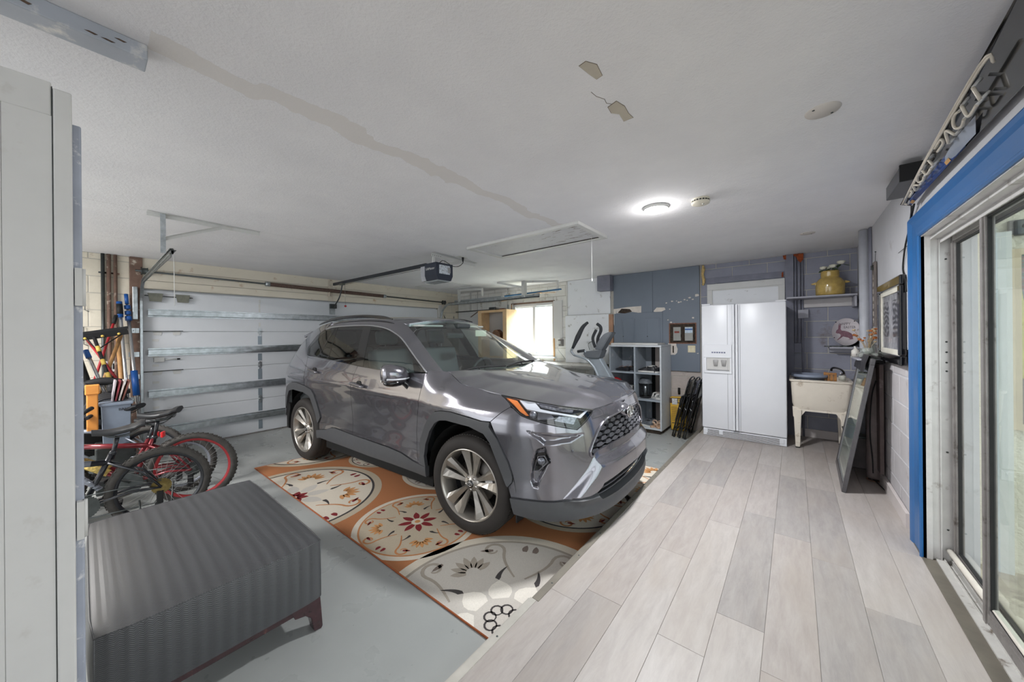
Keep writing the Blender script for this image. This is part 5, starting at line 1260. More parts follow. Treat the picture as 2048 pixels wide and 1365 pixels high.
def ribbon(bm, pts, w, z, key):
    n = len(pts)
    L, R_ = [], []
    for k in range(n):
        a, b_ = pts[max(k - 1, 0)], pts[min(k + 1, n - 1)]; d = Vector((b_[0] - a[0], b_[1] - a[1])); d.normalize(); ww = w * (.45 + .55 * math.sin(PI * (k + .5) / n))
        L.append(bm.verts.new((pts[k][0] - d.y * ww, pts[k][1] + d.x * ww, z))); R_.append(bm.verts.new((pts[k][0] + d.y * ww, pts[k][1] - d.x * ww, z)))
    for k in range(n - 1): bm.faces.new((L[k], L[k + 1], R_[k + 1], R_[k])).material_index = RK.index(key)
def disc(bm, r, z, key, n=72): poly_at(bm, [(r * math.cos(2 * PI * k / n), r * math.sin(2 * PI * k / n)) for k in range(n)], z, key)
Z0 = .0084; DZ_ = .00035
def medallion(cx, cy, r, style, rot=0):
    bm = B(); k_ = 8 if style != 'small' else 8
    pal = dict(full=('cream', 'beige', 'dark', 'cream', 'red', 'dark', 'tan', 'gold', 'red'), flower=('cream', 'cream', 'tan', 'beige', 'red', 'dark', 'tan', 'gold', 'red'), grey=('lgrey', 'cream', 'grey', 'lgrey', 'taupe', 'dark', 'grey', 'grey', 'taupe'),
               small=('cream', 'beige', 'dark', 'cream', 'dark', 'dark', 'taupe', 'taupe', 'red'))[style]
    disc(bm, r * 1.08, Z0, pal[1]); disc(bm, r * .985, Z0 + DZ_, pal[2]); disc(bm, r * .955, Z0 + 2 * DZ_, pal[0] if style != 'flower' else 'beige')
    z = Z0 + 3 * DZ_
    for q in range(8):
        a = rot + 2 * PI * q / 8
        if style in ('flower', 'small'): poly_at(bm, petal(.05 * r, .34 * r, .055 * r, a), z, pal[4])
        elif style == 'full': poly_at(bm, petal(.10 * r, .42 * r, .075 * r, a + PI / 8), z, 'lgrey'); poly_at(bm, petal(.0, .18 * r, .045 * r, a), z + DZ_, 'red')
        else: poly_at(bm, petal(.16 * r, .42 * r, .10 * r, a + PI / 8), z, 'white')
        poly_at(bm, comma(.42 * r, .60 * r, .040 * r, a + PI / 8, (.10 if q % 2 else -.10) * r), z + DZ_, pal[5])
    if style == 'grey':
        for q in range(8):
            a = rot + 2 * PI * q / 8; pts = [(.10 * r * math.cos(a) + .045 * r * math.cos(t), .10 * r * math.sin(a) + .045 * r * math.sin(t)) for t in np.linspace(0, 2 * PI, 13)]; ribbon(bm, pts, .008 * r, z + DZ_, 'dark')
    if style == 'flower': disc(bm, .10 * r, z + DZ_, 'cream', 20); disc(bm, .05 * r, z + 2 * DZ_, 'gold', 16)
    for q in range(4):
        a = rot + PI / 4 + q * PI / 2
        for m_ in range(7):
            b_ = a + (m_ - 3) * .15; c0 = (.58 * r * math.cos(a), .58 * r * math.sin(a)); ang = a + (m_ - 3) * .42
            P_ = petal(.03 * r, .24 * r * (1 - .05 * abs(m_ - 3)), .032 * r, ang); poly_at(bm, [(x + c0[0], y + c0[1]) for x, y in P_], z + DZ_, pal[7])
        for sg in (1, -1):
            ribbon(bm, scroll_pts(r, rot + q * PI / 2 + sg * .10, sg, .46 * r, .80 * r), .017 * r, z + DZ_, pal[6])
            poly_at(bm, petal(.80 * r, .93 * r, .03 * r, rot + q * PI / 2 + sg * .05, sk=sg * .01 * r), z + DZ_, pal[8])
            b_ = rot + PI / 4 + q * PI / 2 + sg * .30; c0 = (.84 * r * math.cos(b_), .84 * r * math.sin(b_)); P_ = petal(-.08 * r, .08 * r, .022 * r, b_ + PI / 2 + .12 * sg); poly_at(bm, [(x + c0[0], y + c0[1]) for x, y in P_], z + DZ_, pal[8])
    bm.transform(TR(cx, cy, 0))
    for k in range(4):
        a, b_ = RUG[k], RUG[(k + 1) % 4]; d = Vector((b_[0] - a[0], b_[1] - a[1], 0)).normalized(); n = Vector((d.y, -d.x, 0)); bmesh.ops.bisect_plane(bm, geom=bm.verts[:] + bm.edges[:] + bm.faces[:], plane_co=(a[0], a[1], 0), plane_no=n, clear_outer=True)
    me = bpy.data.meshes.new('medallion'); bm.to_mesh(me); bm.free()
    for x in RL: me.materials.append(x)
    o = bpy.data.objects.new('medallion', me); COL.objects.link(o); o.parent = rug; o['kind'] = 'stuff'; return o
for a in ((-3.57, 1.21, .70, 'full', .1), (-2.33, 1.665, .445, 'flower', .25), (-1.18, 1.36, .70, 'grey', .39), (-1.56, 2.76, .50, 'full', .0), (-3.95, 2.32, .35, 'small', 0), (-2.95, 2.48, .42, 'grey', 0), (-4.93, 1.95, .62, 'full', .3), (-.86, 3.62, .62, 'full', .2), (-2.3, 3.4, .5, 'full', 0), (-3.5, 3.5, .6, 'grey', 0)): medallion(*a)

# ================================================================== bicycles
M_BT = mat('bike_tyre', (66, 63, 60), .85, var=.1, scale=30); M_SPK = mat('spoke_steel', (176, 176, 176), .3, .9, var=0); M_SAD = mat('saddle_black', (38, 39, 42), .42, var=.04)
M_BBLK = mat('bike_black', (30, 32, 38), .3, .3, var=.03, Coat_Weight=.4); M_BRED = mat('bike_dark_red', (118, 24, 34), .28, .35, var=.04, Coat_Weight=.5); M_BGRY = mat('bike_silver', (150, 154, 164), .3, .5, var=.03); M_YEL = mat('tool_yellow', (206, 176, 84), .5, var=.06)
M_GOLD = mat('cassette_gold', (150, 132, 84), .35, .85, var=.12, scale=50); M_RRED = mat('rim_red', (176, 62, 66), .35, .5, var=.04); M_GRIP = mat('grip_black', (26, 27, 30), .6, var=.03)
def cylY(bm, c, r, h, n=16, mi=0): lathe(bm, [(.0001, -h / 2), (r, -h / 2), (r, h / 2), (.0001, h / 2)], n, Matrix.Translation(c) @ RX(PI / 2), mi, cap=False)
def bike_wheel(parent, x, r, rimm, tw=.026, cassette=False, nm='wheel'):
    w = empty(nm, (x, 0, r)); w.parent = parent
    bm = B(); tube(bm, [((r - tw) * math.cos(a), 0, (r - tw) * math.sin(a)) for a in np.linspace(0, 2 * PI, 41)[:-1]], tw, 10, closed=True)
    for k in range(56):
        a = 2 * PI * k / 56
        for s_ in (-1, 0, 1): box(bm, r - .004 - .006 * abs(s_), r + .004 - .008 * abs(s_), s_ * .014 - .006, s_ * .014 + .006, -.006, .006, 0, RY(a + (.05 if s_ else 0)))
    obj('tyre', bm, M_BT, w)
    bm = B(); ri = r - 2 * tw + .004; lathe(bm, [(ri, -.012), (ri - .020, -.009), (ri - .022, 0), (ri - .020, .009), (ri, .012)], 40, RX(PI / 2), cap=False); lathe(bm, [(ri, .012), (ri + .002, 0), (ri, -.012)], 40, RX(PI / 2), cap=False); obj('rim', bm, rimm, w)
    bm = B()
    for k in range(28):
        a = 2 * PI * k / 28; b_ = a + (.35 if k % 2 else -.35); s_ = .022 if k % 4 < 2 else -.022; obox(bm, (.016 * math.cos(b_), s_, .016 * math.sin(b_)), ((ri - .02) * math.cos(a), 0, (ri - .02) * math.sin(a)), .0018, .0018)
    obj('spokes', bm, M_SPK, w)['kind'] = 'stuff'
    bm = B(); cylY(bm, (0, 0, 0), .014, .10); cylY(bm, (0, .022, 0), .024, .004); cylY(bm, (0, -.022, 0), .024, .004); obj('hub', bm, M_STEELD, w)
    if cassette:
        bm = B()
        for k, (rr, y) in enumerate(((.062, .030), (.056, .035), (.050, .040), (.044, .045), (.038, .050), (.032, .055))):
            prof = []; nt = 20 - k * 2
            for q in range(nt * 2): a = PI * q / nt; R_ = rr * (1 if q % 2 else .93); prof.append((R_ * math.cos(a), R_ * math.sin(a)))
            prism(bm, prof, -.0009, .0009, TR(0, y, 0) @ RX(PI / 2))
        obj('cassette', bm, cassette, w)
    return w
def saddle(parent, x, z, tilt=0, m=None):
    bm = B(); rows = []
    for k in range(11):
        t = k / 10; xx = -.13 + .27 * t; wv = .075 * (1 - t) ** 1.1 * (1 if t > .08 else .8) + .020; zz = .012 * math.cos(t * 5) + (.012 if t < .2 else 0)
        rows.append([bm.verts.new((xx, wv * math.sin(a), zz + (.022 if math.cos(a) > 0 else .030) * math.cos(a) * (1 - .1 * t))) for a in np.linspace(0, 2 * PI, 15)[:-1]])
    for a, b_ in zip(rows, rows[1:]):
        for q in range(14): bm.faces.new((a[q], a[(q + 1) % 14], b_[(q + 1) % 14], b_[q]))
    bm.faces.new(rows[0]); bm.faces.new(rows[-1][::-1]); bm.transform(TR(x, 0, z) @ RY(tilt)); s_ = obj('saddle', bm, M_SAD, parent, 50)
    bm = B()
    for sg in (1, -1): tube(bm, [(x - .10, sg * .035, z - .01), (x - .04, sg * .025, z - .05), (x + .05, sg * .02, z - .05), (x + .11, sg * .008, z - .01)], .004, 6, smooth=4)
    obj('saddle_rail', bm, M_STEELD, s_)
def bicycle(label, loc, rz, lean, r, frame, rim, sad_h, cass=None, fork=None, bars=True, scale=1.0, extra=None, susp=False):
    b = thing('bicycle', label, 'bicycle', loc, 0, None); b.rotation_mode = 'XYZ'; b.rotation_euler = (0, 0, rz)
    f_ = empty('frame_group'); bpy.data.objects.remove(f_)
    L = .98 * scale; bbx, bbz = .40 * scale, .27 * scale; stx, stz = bbx - .14 * scale, .62 * scale; hx, hz = L - .20 * scale, .66 * scale
    bike_wheel(b, 0, r, rim, cassette=cass); bike_wheel(b, L, r, rim)
    bm = B(); tube(bm, [(bbx, 0, bbz), (stx, 0, stz)], .017, 10); tube(bm, [(stx + .02, 0, stz - .06), (hx, 0, hz - .04)], .021, 10); tube(bm, [(bbx, 0, bbz), (hx + .02, 0, hz - .12)], [.021, .027, .024], 10); tube(bm, [(hx - .01, 0, hz + .03), (hx + .035, 0, hz - .14)], .022, 12)
    for sg in (1, -1):
        tube(bm, [(0, sg * .055, r), (.16 * scale, sg * .045, r + .01), (bbx - .02, sg * .025, bbz)], .010, 8); tube(bm, [(0, sg * .055, r), (.10 * scale, sg * .04, r + (stz - r) * .45), (stx + .02, sg * .018, stz - .06)], .009, 8)
    fr = obj('frame', bm, frame, b)
    if susp:
        bm = B(); tube(bm, [(bbx - .08, 0, bbz + .10), (bbx + .02, 0, bbz + .22)], .018, 8); pts = [(bbx - .08 + .10 * t + .020 * math.cos(t * 40), .022 * math.sin(t * 40), bbz + .10 + .12 * t) for t in np.linspace(0, 1, 60)]; tube(bm, pts, .004, 5); obj('shock_absorber', bm, M_BGRY, b)
    bm = B()
    for sg in (1, -1): tube(bm, [(hx + .045, sg * .045, hz - .16), (hx + .09, sg * .05, hz - .30), (L, sg * .05, r)], .013, 8)
    tube(bm, [(hx + .045, -.045, hz - .16), (hx + .045, .045, hz - .16)], .016, 8); obj('fork', bm, fork or frame, b)
    bm = B(); tube(bm, [(stx, 0, stz - .04), (stx - .03, 0, sad_h - .05)], .0135, 10); cylY(bm, (stx - .005, 0, stz + .005), .02, .03); obj('seat_post', bm, M_BBLK, b)
    saddle(b, stx - .045, sad_h, .03)
    bm = B(); tube(bm, [(hx - .01, 0, hz + .02), (hx - .02, 0, hz + .10), (hx + .05, 0, hz + .13)], .015, 8)
    tube(bm, [(hx - .02, .30, hz + .20), (hx + .02, .16, hz + .17), (hx + .05, 0, hz + .13), (hx + .02, -.16, hz + .17), (hx - .02, -.30, hz + .20)], .0115, 8, smooth=4); hb_ = obj('handlebar', bm, M_BBLK, b)
    for sg in (1, -1):
        bm = B(); tube(bm, [(hx - .01, sg * .19, hz + .18), (hx - .02, sg * .31, hz + .203)], .0165, 10); obj('grip', bm, M_GRIP, hb_)
        bm = B(); tube(bm, [(hx + .0, sg * .17, hz + .17), (hx + .06, sg * .20, hz + .15), (hx + .05, sg * .28, hz + .15)], .005, 6, smooth=3); obj('brake_lever', bm, M_BGRY, hb_)
    bm = B(); prof = []
    for q in range(64): a = PI * q / 32; prof.append(((.088 if q % 2 else .083) * math.cos(a), (.088 if q % 2 else .083) * math.sin(a)))
    prism(bm, prof, -.002, .002, TR(bbx, .045, bbz) @ RX(PI / 2)); ck = obj('chainring', bm, M_STEELD, b)
    for sg, a in ((1, .5), (-1, .5 + PI)):
        bm = B(); obox(bm, (bbx, sg * .065, bbz), (bbx + .16 * math.cos(a), sg * .075, bbz + .16 * math.sin(a)), .012, .022); obj('crank', bm, M_STEELD, b)
        bm = B(); c = (bbx + .16 * math.cos(a), sg * .125, bbz + .16 * math.sin(a)); rbox(bm, c[0] - .045, c[0] + .045, c[1] - .045, c[1] + .045, c[2] - .012, c[2] + .012, .004); obj('pedal', bm, M_BLK, b)
    bm = B(); tube(bm, [(bbx + .0, .045, bbz + .085), (0, .045, r + .05)], .004, 5); tube(bm, [(bbx, .045, bbz - .085), (.04, .045, r - .12), (0, .045, r - .05)], .004, 5); obj('chain', bm, M_STEELD, b)
    bm = B(); rbox(bm, -.012, .028, .045, .065, r - .13, r - .03, .006); cylY(bm, (.02, .05, r - .13), .018, .012); obj('derailleur', bm, M_BLK, b)
    bm = B()
    for sg in (1, -1): tube(bm, [(hx + .04, sg * .18, hz + .15), (hx + .16, sg * .08, hz + .10), (hx + .08, 0, hz - .06), (hx - .10, sg * .02, hz - .08)], .0025, 5, smooth=5)
    obj('brake_cable', bm, M_BLK, b)
    bm = B(); tube(bm, [(.12, .06, .24), (.10, .20, .01)], .007, 6); obj('kickstand', bm, M_STEELD, b)
    if extra: extra(b, dict(hx=hx, hz=hz, bbx=bbx, bbz=bbz, stx=stx, stz=stz, r=r))
    b.rotation_euler = (lean, 0, rz); return b
def decal_a(b, q):
    bm = B(); tube(bm, [(q['stx'] + .10, .0, q['stz'] - .05), (q['hx'] - .12, 0, q['hz'] - .035)], .0225, 10); obj('frame_decal', bm, M_BGRY, b)
def decal_b(b, q):
    bm = B(); a = Vector((q['bbx'], 0, q['bbz'])); c = Vector((q['hx'] + .02, 0, q['hz'] - .12)); tube(bm, [a.lerp(c, .35), a.lerp(c, .8)], .0285, 10); obj('frame_decal', bm, mat('decal_yellow', (196, 170, 96), .4, var=.3, scale=60), b)
def tail_b(b, q):
    decal_b(b, q); bm = B(); rbox(bm, q['stx'] - .07, q['stx'] - .05, -.025, .025, q['stz'] + .0, q['stz'] + .05, .006); obj('reflector', bm, mat('reflector_red', (220, 40, 44), .2, var=0), b)
bicycle('black mountain bicycle nearest the ottoman, with knobbly tyres and golden cassette', (-3.98, .395, 0), -PI / 2 - .10, -.05, .305, M_BBLK, M_BBLK, .80, cass=M_GOLD, extra=decal_a, susp=True)
bicycle('dark red bicycle with red rims standing behind the black one', (-4.22, .63, 0), -PI / 2 - .42, -.04, .315, M_BRED, M_RRED, .83, cass=M_STEELD, extra=tail_b)
bicycle('small red and silver bicycle wedged behind the dark red one near the garage door', (-4.62, .60, 0), -PI / 2 - .30, .04, .26, M_BRED, M_BGRY, .72, cass=M_STEELD, fork=M_BGRY, scale=.88, extra=tail_b)
bicycle('grey bicycle with white forks furthest back against the left corner', (-5.05, .42, 0), -PI / 2 - .55, .05, .30, M_BGRY, M_BBLK, .78, cass=M_STEELD, fork=M_WHITEP, extra=decal_b)

# ================================================================== poles and tools in the left corner
M_ALP = mat('bright_aluminium_pole', (196, 198, 202), .25, .85, var=.03); M_BLUEP = mat('blue_plastic', (24, 84, 158), .4, var=.03); M_WOODH = mat('wooden_handle', (176, 132, 84), .6, var=.1, scale=14); M_REDP = mat('red_handle', (168, 36, 44), .45, var=.05)
def pole(nm, label, cat, p, q, r, m, parts=()):
    t = thing(nm, label, cat); bm = B(); tube(bm, [p, q], r, 12); obj('shaft', bm, m, t)
    P_, Q_ = Vector(p), Vector(q)
    for (pn, a, b_, rr, mm) in parts: bm = B(); tube(bm, [P_.lerp(Q_, a), P_.lerp(Q_, b_)], rr, 14); obj(pn, bm, mm, t)
    return t
pole('extension_pole', 'aluminium extension pole with blue and black grip leaning on the left wall', 'pole', (-6.10, .37, .02), (-6.36, .283, 1.93), .016, M_ALP, (('grip', .90, 1.0, .026, M_BLUEP), ('grip_inset', .92, .985, .0275, M_BLK)))
tp = pole('telescopic_pole', 'telescopic pole with blue tip and long blue sleeve beside the garage door track', 'pole', (-6.12, .455, .02), (-6.38, .355, 1.80), .0175, M_ALP, (('sleeve', .43, .60, .032, M_BLUEP), ('clamp', .945, .975, .030, M_BLUEP), ('clamp', .985, 1.01, .029, M_BLUEP), ('clamp', 1.025, 1.05, .028, M_BLUEP), ('upper_shaft', .9, 1.06, .012, M_ALP), ('tip', 1.06, 1.13, .018, M_BLUEP)))
t = thing('push_broom', 'upturned push broom with long black head and yellow striped pole', 'broom')
bm = B(); obox(bm, (-5.95, -.05, 1.485), (-5.98, .33, 1.565), .05, .065); obj('head', bm, M_BLK, t)
bm = B(); obox(bm, (-5.95, -.05, 1.53), (-5.98, .33, 1.61), .04, .03); obj('bristles', bm, M_GRIP, t)['kind'] = 'stuff'
for k in (.18, .5, .82):
    bm = B(); c = Vector((-5.925, -.05, 1.472)).lerp(Vector((-5.955, .33, 1.55)), k); ball(bm, c, .014); obj('cap', bm, M_YEL, t)
A_, C_ = Vector((-5.93, .08, 1.50)), Vector((-5.55, .22, .86))
bm = B(); tube(bm, [A_, C_], .015, 10); obj('pole', bm, M_BLK, t)
for k in range(4): bm = B(); tube(bm, [A_.lerp(C_, .16 + k * .22), A_.lerp(C_, .25 + k * .22)], .0175, 10); obj('yellow_band', bm, M_YEL, t)
bm = B(); tube(bm, [(-5.93, .02, 1.50), (-5.90, .10, 1.36), (-5.93, .28, 1.53)], .007, 6); obj('brace', bm, M_BLK, t)
pole('hoe', 'hoe with red fibreglass handle behind the broom', 'tool', (-5.9, .05, .9), (-6.25, .25, 1.74), .012, M_REDP, (('grip', .90, 1.02, .018, M_BLK),))
pole('rake', 'second red handled tool crossing behind the broom pole', 'tool', (-5.8, .30, .9), (-6.05, .02, 1.5), .012, M_REDP)
pole('shovel_handle', 'pale wooden tool handle leaning behind the broom', 'tool', (-5.75, .08, .8), (-6.10, .285, 1.52), .017, M_WOODH)
pole('wood_post', 'thin brown wooden post leaning in the corner behind the poles', 'post', (-6.2, .33, .02), (-6.40, .27, 1.6), .022, M_WOODH)
pole('short_pole', 'short aluminium pole with blue end cap left of the broom pole', 'pole', (-5.5, .18, .8), (-5.8, .02, 1.36), .016, M_ALP, (('cap', .86, 1.0, .022, M_BLUEP),))
pole('umbrella', 'closed black garden umbrella leaning in the left corner', 'umbrella', (-5.4, .08, .7), (-5.75, -.08, 1.42), .05, M_BLK, (('tip', .95, 1.05, .02, M_BLK),))
pole('white_rod', 'thin white rod between the umbrella and the cabinet edge', 'rod', (-5.2, -.01, .8), (-5.6, -.05, 1.30), .012, M_WHITEP)
t = thing('barrel_bin', 'black round bin full of tools behind the bicycles', 'bin', (-5.85, .06, 0))
bm = B(); lathe(bm, [(.0001, .01), (.22, .01), (.255, .86), (.28, .87), (.28, .91), (.25, .91), (.24, .86), (.21, .05), (.0001, .05)], 32, cap=False); obj('body', bm, M_BLK, t)
t = thing('wheeled_tool', 'black wheeled garden tool piled on the bin behind the bicycles', 'tool', (-5.45, .1, 1.0))
bm = B(); tube(bm, [(0, -.16 + .001, 0), (0, .02, .05), (0, .16, .02)], .04, 10, smooth=3); obj('housing', bm, M_GRIP, t)
bm = B(); lathe(bm, [(.0001, -.025), (.035, -.025), (.038, -.035), (.062, -.03), (.065, 0), (.062, .03), (.038, .035), (.035, .025), (.0001, .025)], 20, TR(.08, -.14, .02) @ RY(PI / 2), cap=False); obj('wheel', bm, mat('grey_wheel', (110, 110, 108), .7, var=.05), t)
bm = B(); rbox(bm, .04, .12, .05, .15, -.06, .02, .02); obj('motor', bm, M_GRIP, t)
t = thing('hose_reel', 'black coiled hose behind the red bicycle handlebars', 'hose', (-5.35, .16, .78)); 
for k in range(4): bm = B(); tube(bm, [(.03 * k, (.15 - .012 * k) * math.cos(a), (.15 - .012 * k) * math.sin(a)) for a in np.linspace(0, 2 * PI, 25)[:-1]], .013, 8, closed=True); obj('coil', bm, M_GRIP, t)
t = thing('orange_tool', 'orange plastic tool standing among the black clutter', 'tool', (-5.12, .055, .62))
M_ORG = mat('orange_plastic', (226, 150, 70), .45, var=.05)
bm = B(); rbox(bm, -.03, .03, -.036, .036, 0, .40, .008); obj('body', bm, M_ORG, t); bm = B(); rbox(bm, -.04, .04, -.045, .045, .34, .43, .008); obj('cap', bm, M_ORG, t)
t = thing('storage_bin', 'grey plastic bin with magazines on top behind the red bicycle', 'bin', (-5.25, .21, 0))
M_BIN = mat('bin_blue_grey', (134, 146, 162), .5, var=.04)
bm = B(); prism(bm, [(-.13, -.10), (.13, -.10), (.13, .09), (-.13, .09)], .45, .84); 
for v in bm.verts:
    if v.co.z < .5: v.co.x *= .88; v.co.y *= .88
obj('body', bm, M_BIN, t)
bm = B(); rbox(bm, -.145, .145, -.115, .105, .835, .862, .004); obj('rim', bm, M_BIN, t)
text('bin_lettering', 'BRU', .035, TR(.1315, .04, .79) @ Matrix(((0, 0, 1, 0), (1, 0, 0, 0), (0, 1, 0, 0), (0, 0, 0, 1))), M_BLK, t, .0005)
t = thing('storage_crate', 'dark crate under the grey bin behind the bicycles', 'crate', (-5.25, .21, 0))
bm = B(); rbox(bm, -.17, .17, -.14, .12, 0, .448, .01); obj('body', bm, M_BLUEP if False else M_STEELD, t)
for k, (c, a) in enumerate((((200, 190, 196), .20), ((150, 60, 70), .28), ((214, 206, 200), .34), ((120, 70, 60), .42))):
    bm = B(); box(bm, -.10, .10, -.006, .006, 0, .20, 0, TR(-5.28, .18 + k * .022, .868) @ RX(-a * .6)); tag(obj('magazine', bm, mat('magazine_%d' % k, c, .5, var=.1)), ['pale lilac magazine', 'dark red magazine', 'cream magazine', 'brown magazine'][k] + ' standing in the grey bin', 'magazine', 'magazines in the grey bin')
t = thing('red_net', 'red mesh basket lying low behind the black bicycle frame', 'basket', (-4.75, -.16, .42)); bm = B(); rbox(bm, -.12, .12, -.10, .10, 0, .16, .02); obj('body', bm, mat('red_mesh', (170, 52, 46), .7, var=.3, scale=60), t)
t = thing('floor_board', 'grey board with a bare wooden end lying on the floor under the bicycles', 'board'); bm = B(); obox(bm, (-4.35, -.25, .10), (-4.55, .24, .14), .14, .02); obj('board', bm, mat('old_grey_board', (112, 108, 102), .7, var=.1, dirt=(176, 130, 100), dirt_amt=.25), t)
# pipes, sockets and hooks on the left wall
for (y, r, m, lab) in ((.158, .016, M_STEELD, 'grey steel conduit on the left wall left of the brown pipes'), (.205, .018, M_RUST, 'peeling brown pipe on the left wall, left one of the close pair'), (.258, .016, M_RUST, 'rusty brown pipe on the left wall nearest the garage door jamb')):
    bm = B(); tube(bm, [(XW + .03, y, .02), (XW + .03, y, ZC - .002)], r, 12); t = thing('wall_pipe', lab, 'pipe'); obj('pipe', bm, m, t)
    for z in (2.27, 1.0): bm = B(); box(bm, XW + .004, XW + .034, y - r - .018, y + r + .018, z, z + .016); obj('strap', bm, m, t)
t = thing('wall_socket', 'white double socket with purple label on the left wall behind the tools', 'socket', (XW + .006, .23, 1.15)); bm = B(); rbox(bm, 0, .03, -.06, .06, -.07, .06, .004); obj('plate', bm, M_WHITEP, t)
bm = B(); box(bm, .030, .032, .0, .03, -.04, .03); obj('outlet', bm, M_BLK, t)
bm = B(); box(bm, .030, .032, -.05, -.02, -.04, .04); obj('sticker', bm, mat('purple_label', (104, 88, 150), .5, var=.1), t)
for (z, y) in ((2.02, .02), (1.62, .01)):
    bm = B(); tube(bm, [(XW + .01, y - .01, z), (XW + .03, y, z), (XW + .03, y, z - .20), (XW + .05, y + .03, z - .22)], .004, 6); tag(obj('wall_hook', bm, M_STEELD), 'thin wire hook on the cream wall, %s one' % ('upper' if z > 1.9 else 'lower'), 'hook')
# loppers on the short wall right of the garage door
for k, (y, z, L, a) in enumerate(((5.34, 1.78, .34, .75), (5.42, 1.86, .26, .45), (5.66, 1.76, .36, -.12), (5.70, 1.80, .32, .18))):
    t = thing('garden_shears', ['long black handle of garden shears leaning furthest left past the right track', 'shorter black shear handle just above the long one', 'black upright shear handle near the corner', 'second upright black shear handle closest to the corner'][k], 'tool', (XW + .05, y, z)); t.rotation_euler = (a, 0, 0)
    bm = B(); tube(bm, [(0, 0, -L * .5), (0, .01, 0), (0, 0, L * .35)], [.016, .012, .006], 8); obj('handle', bm, M_BLK, t)
    bm = B(); tube(bm, [(0, 0, L * .35), (0, .012, L * .5)], [.007, .003], 8); obj('blade', bm, M_STEELD, t)

# ================================================================== back wall, left to right
bx = lambda *a: (lambda b: (box(b, *a), b)[1])(B())
rb = lambda *a: (lambda b: (rbox(b, *a), b)[1])(B())
def pegboard_mat():
    t = NT('pegboard'); v = t.coord(); s = t.new('ShaderNodeSeparateXYZ', i_0=v)
    a = t.math('PINGPONG', s.outputs[0], .0127); b_ = t.math('PINGPONG', s.outputs[2], .0127); d = t.math('SQRT', t.math('ADD', t.math('MULTIPLY', a, a), t.math('MULTIPLY', b_, b_)))
    t.col(t.mix(t.math('LESS_THAN', d, .0032), rgb(206, 206, 206), rgb(110, 108, 106))); t.set(Roughness=.6); return t.m
M_PEG = pegboard_mat()
t = thing('pegboard', 'large white pegboard on the back wall behind the wooden cabinet', 'pegboard'); obj('board', bx(-6.44, -4.90, YW - .02, YW - .006, .955, 2.05), M_PEG, t)
bm = B(); box(bm, -6.44, -4.9, YW - .12, YW - .02, 2.05, 2.066); obj('ledge', bm, M_STEELD, t)
M_PINE = mat('pale_pine', (222, 188, 144), .55, var=.06, scale=6); M_PINEI = mat('pine_inside', (206, 176, 138), .6, var=.05)
c = thing('open_cabinet', 'open pale pine wall cabinet left of the window', 'cabinet')
cx0, cx1, cy0, cy1, cz0, cz1 = -5.42, -4.60, 5.50, YW - .025, 1.02, 2.0
obj('side_panel', bx(cx0, cx0 + .10, cy0, cy0 + .02, cz0, cz1), M_PINE, c); obj('side_panel', bx(cx1 - .02, cx1, cy0 + .02, cy1, cz0, cz1), M_PINE, c); obj('side_panel', bx(cx0, cx0 + .02, cy0 + .02, cy1, cz0, cz1), M_PINE, c)
obj('face_frame', bx(cx1 - .10, cx1, cy0, cy0 + .02, cz0, cz1), M_PINE, c); obj('top_panel', bx(cx0, cx1, cy0, cy1, cz1, cz1 + .02), M_PINE, c); obj('bottom_panel', bx(cx0, cx1, cy0 + .02, cy1, cz0 - .02, cz0), M_PINE, c)
obj('top_rail', bx(cx0 + .10, cx1 - .10, cy0, cy0 + .02, cz1 - .03, cz1), M_PINE, c); obj('back_panel', bx(cx0 + .02, cx1 - .02, cy1 - .006, cy1, cz0, cz1), M_PEG, c); obj('shelf', bx(cx0 + .02, cx1 - .02, cy0 + .03, cy1 - .006, 1.38, 1.40), M_PINEI, c)
t = thing('brown_fold_case', 'brown folded leather case on the shelf of the pine cabinet', 'case', (-4.95, 5.62, 1.401)); bm = B(); prism(bm, [(-.12, 0), (.12, 0), (.11, .13), (.02, .20), (-.05, .19), (-.13, .10)], -.06, .06, RX(PI / 2)); obj('body', bm, mat('brown_leather', (120, 84, 62), .6, var=.15, scale=20), t)
t = thing('cordless_drill', 'dark cordless tool lying on top of the pine cabinet', 'tool', (-5.05, 5.62, 2.022)); bm = B(); rbox(bm, -.13, .05, -.03, .03, .01, .07, .012); obj('body', bm, M_STEELD, t); bm = B(); tube(bm, [(.05, 0, .045), (.13, 0, .045)], .014, 10); obj('chuck', bm, M_GALV, t)
t = thing('rusty_saw', 'flat rusty saw lying on top of the pine cabinet beside the drill', 'saw', (-5.0, 5.54, 2.0205)); obj('blade', bx(-.30, .22, -.03, .03, 0, .004), M_SPR, t); obj('handle', rb(.20, .32, -.035, .035, 0, .022, .006), mat('saw_wood', (120, 70, 44), .5), t)
t = thing('angle_brace', 'rusty metal brace sticking out left of the pine cabinet top', 'brace'); bm = B(); obox(bm, (-5.43, 5.52, 2.01), (-5.75, 5.6, 1.90), .03, .006); obj('brace', bm, M_SPR, t)
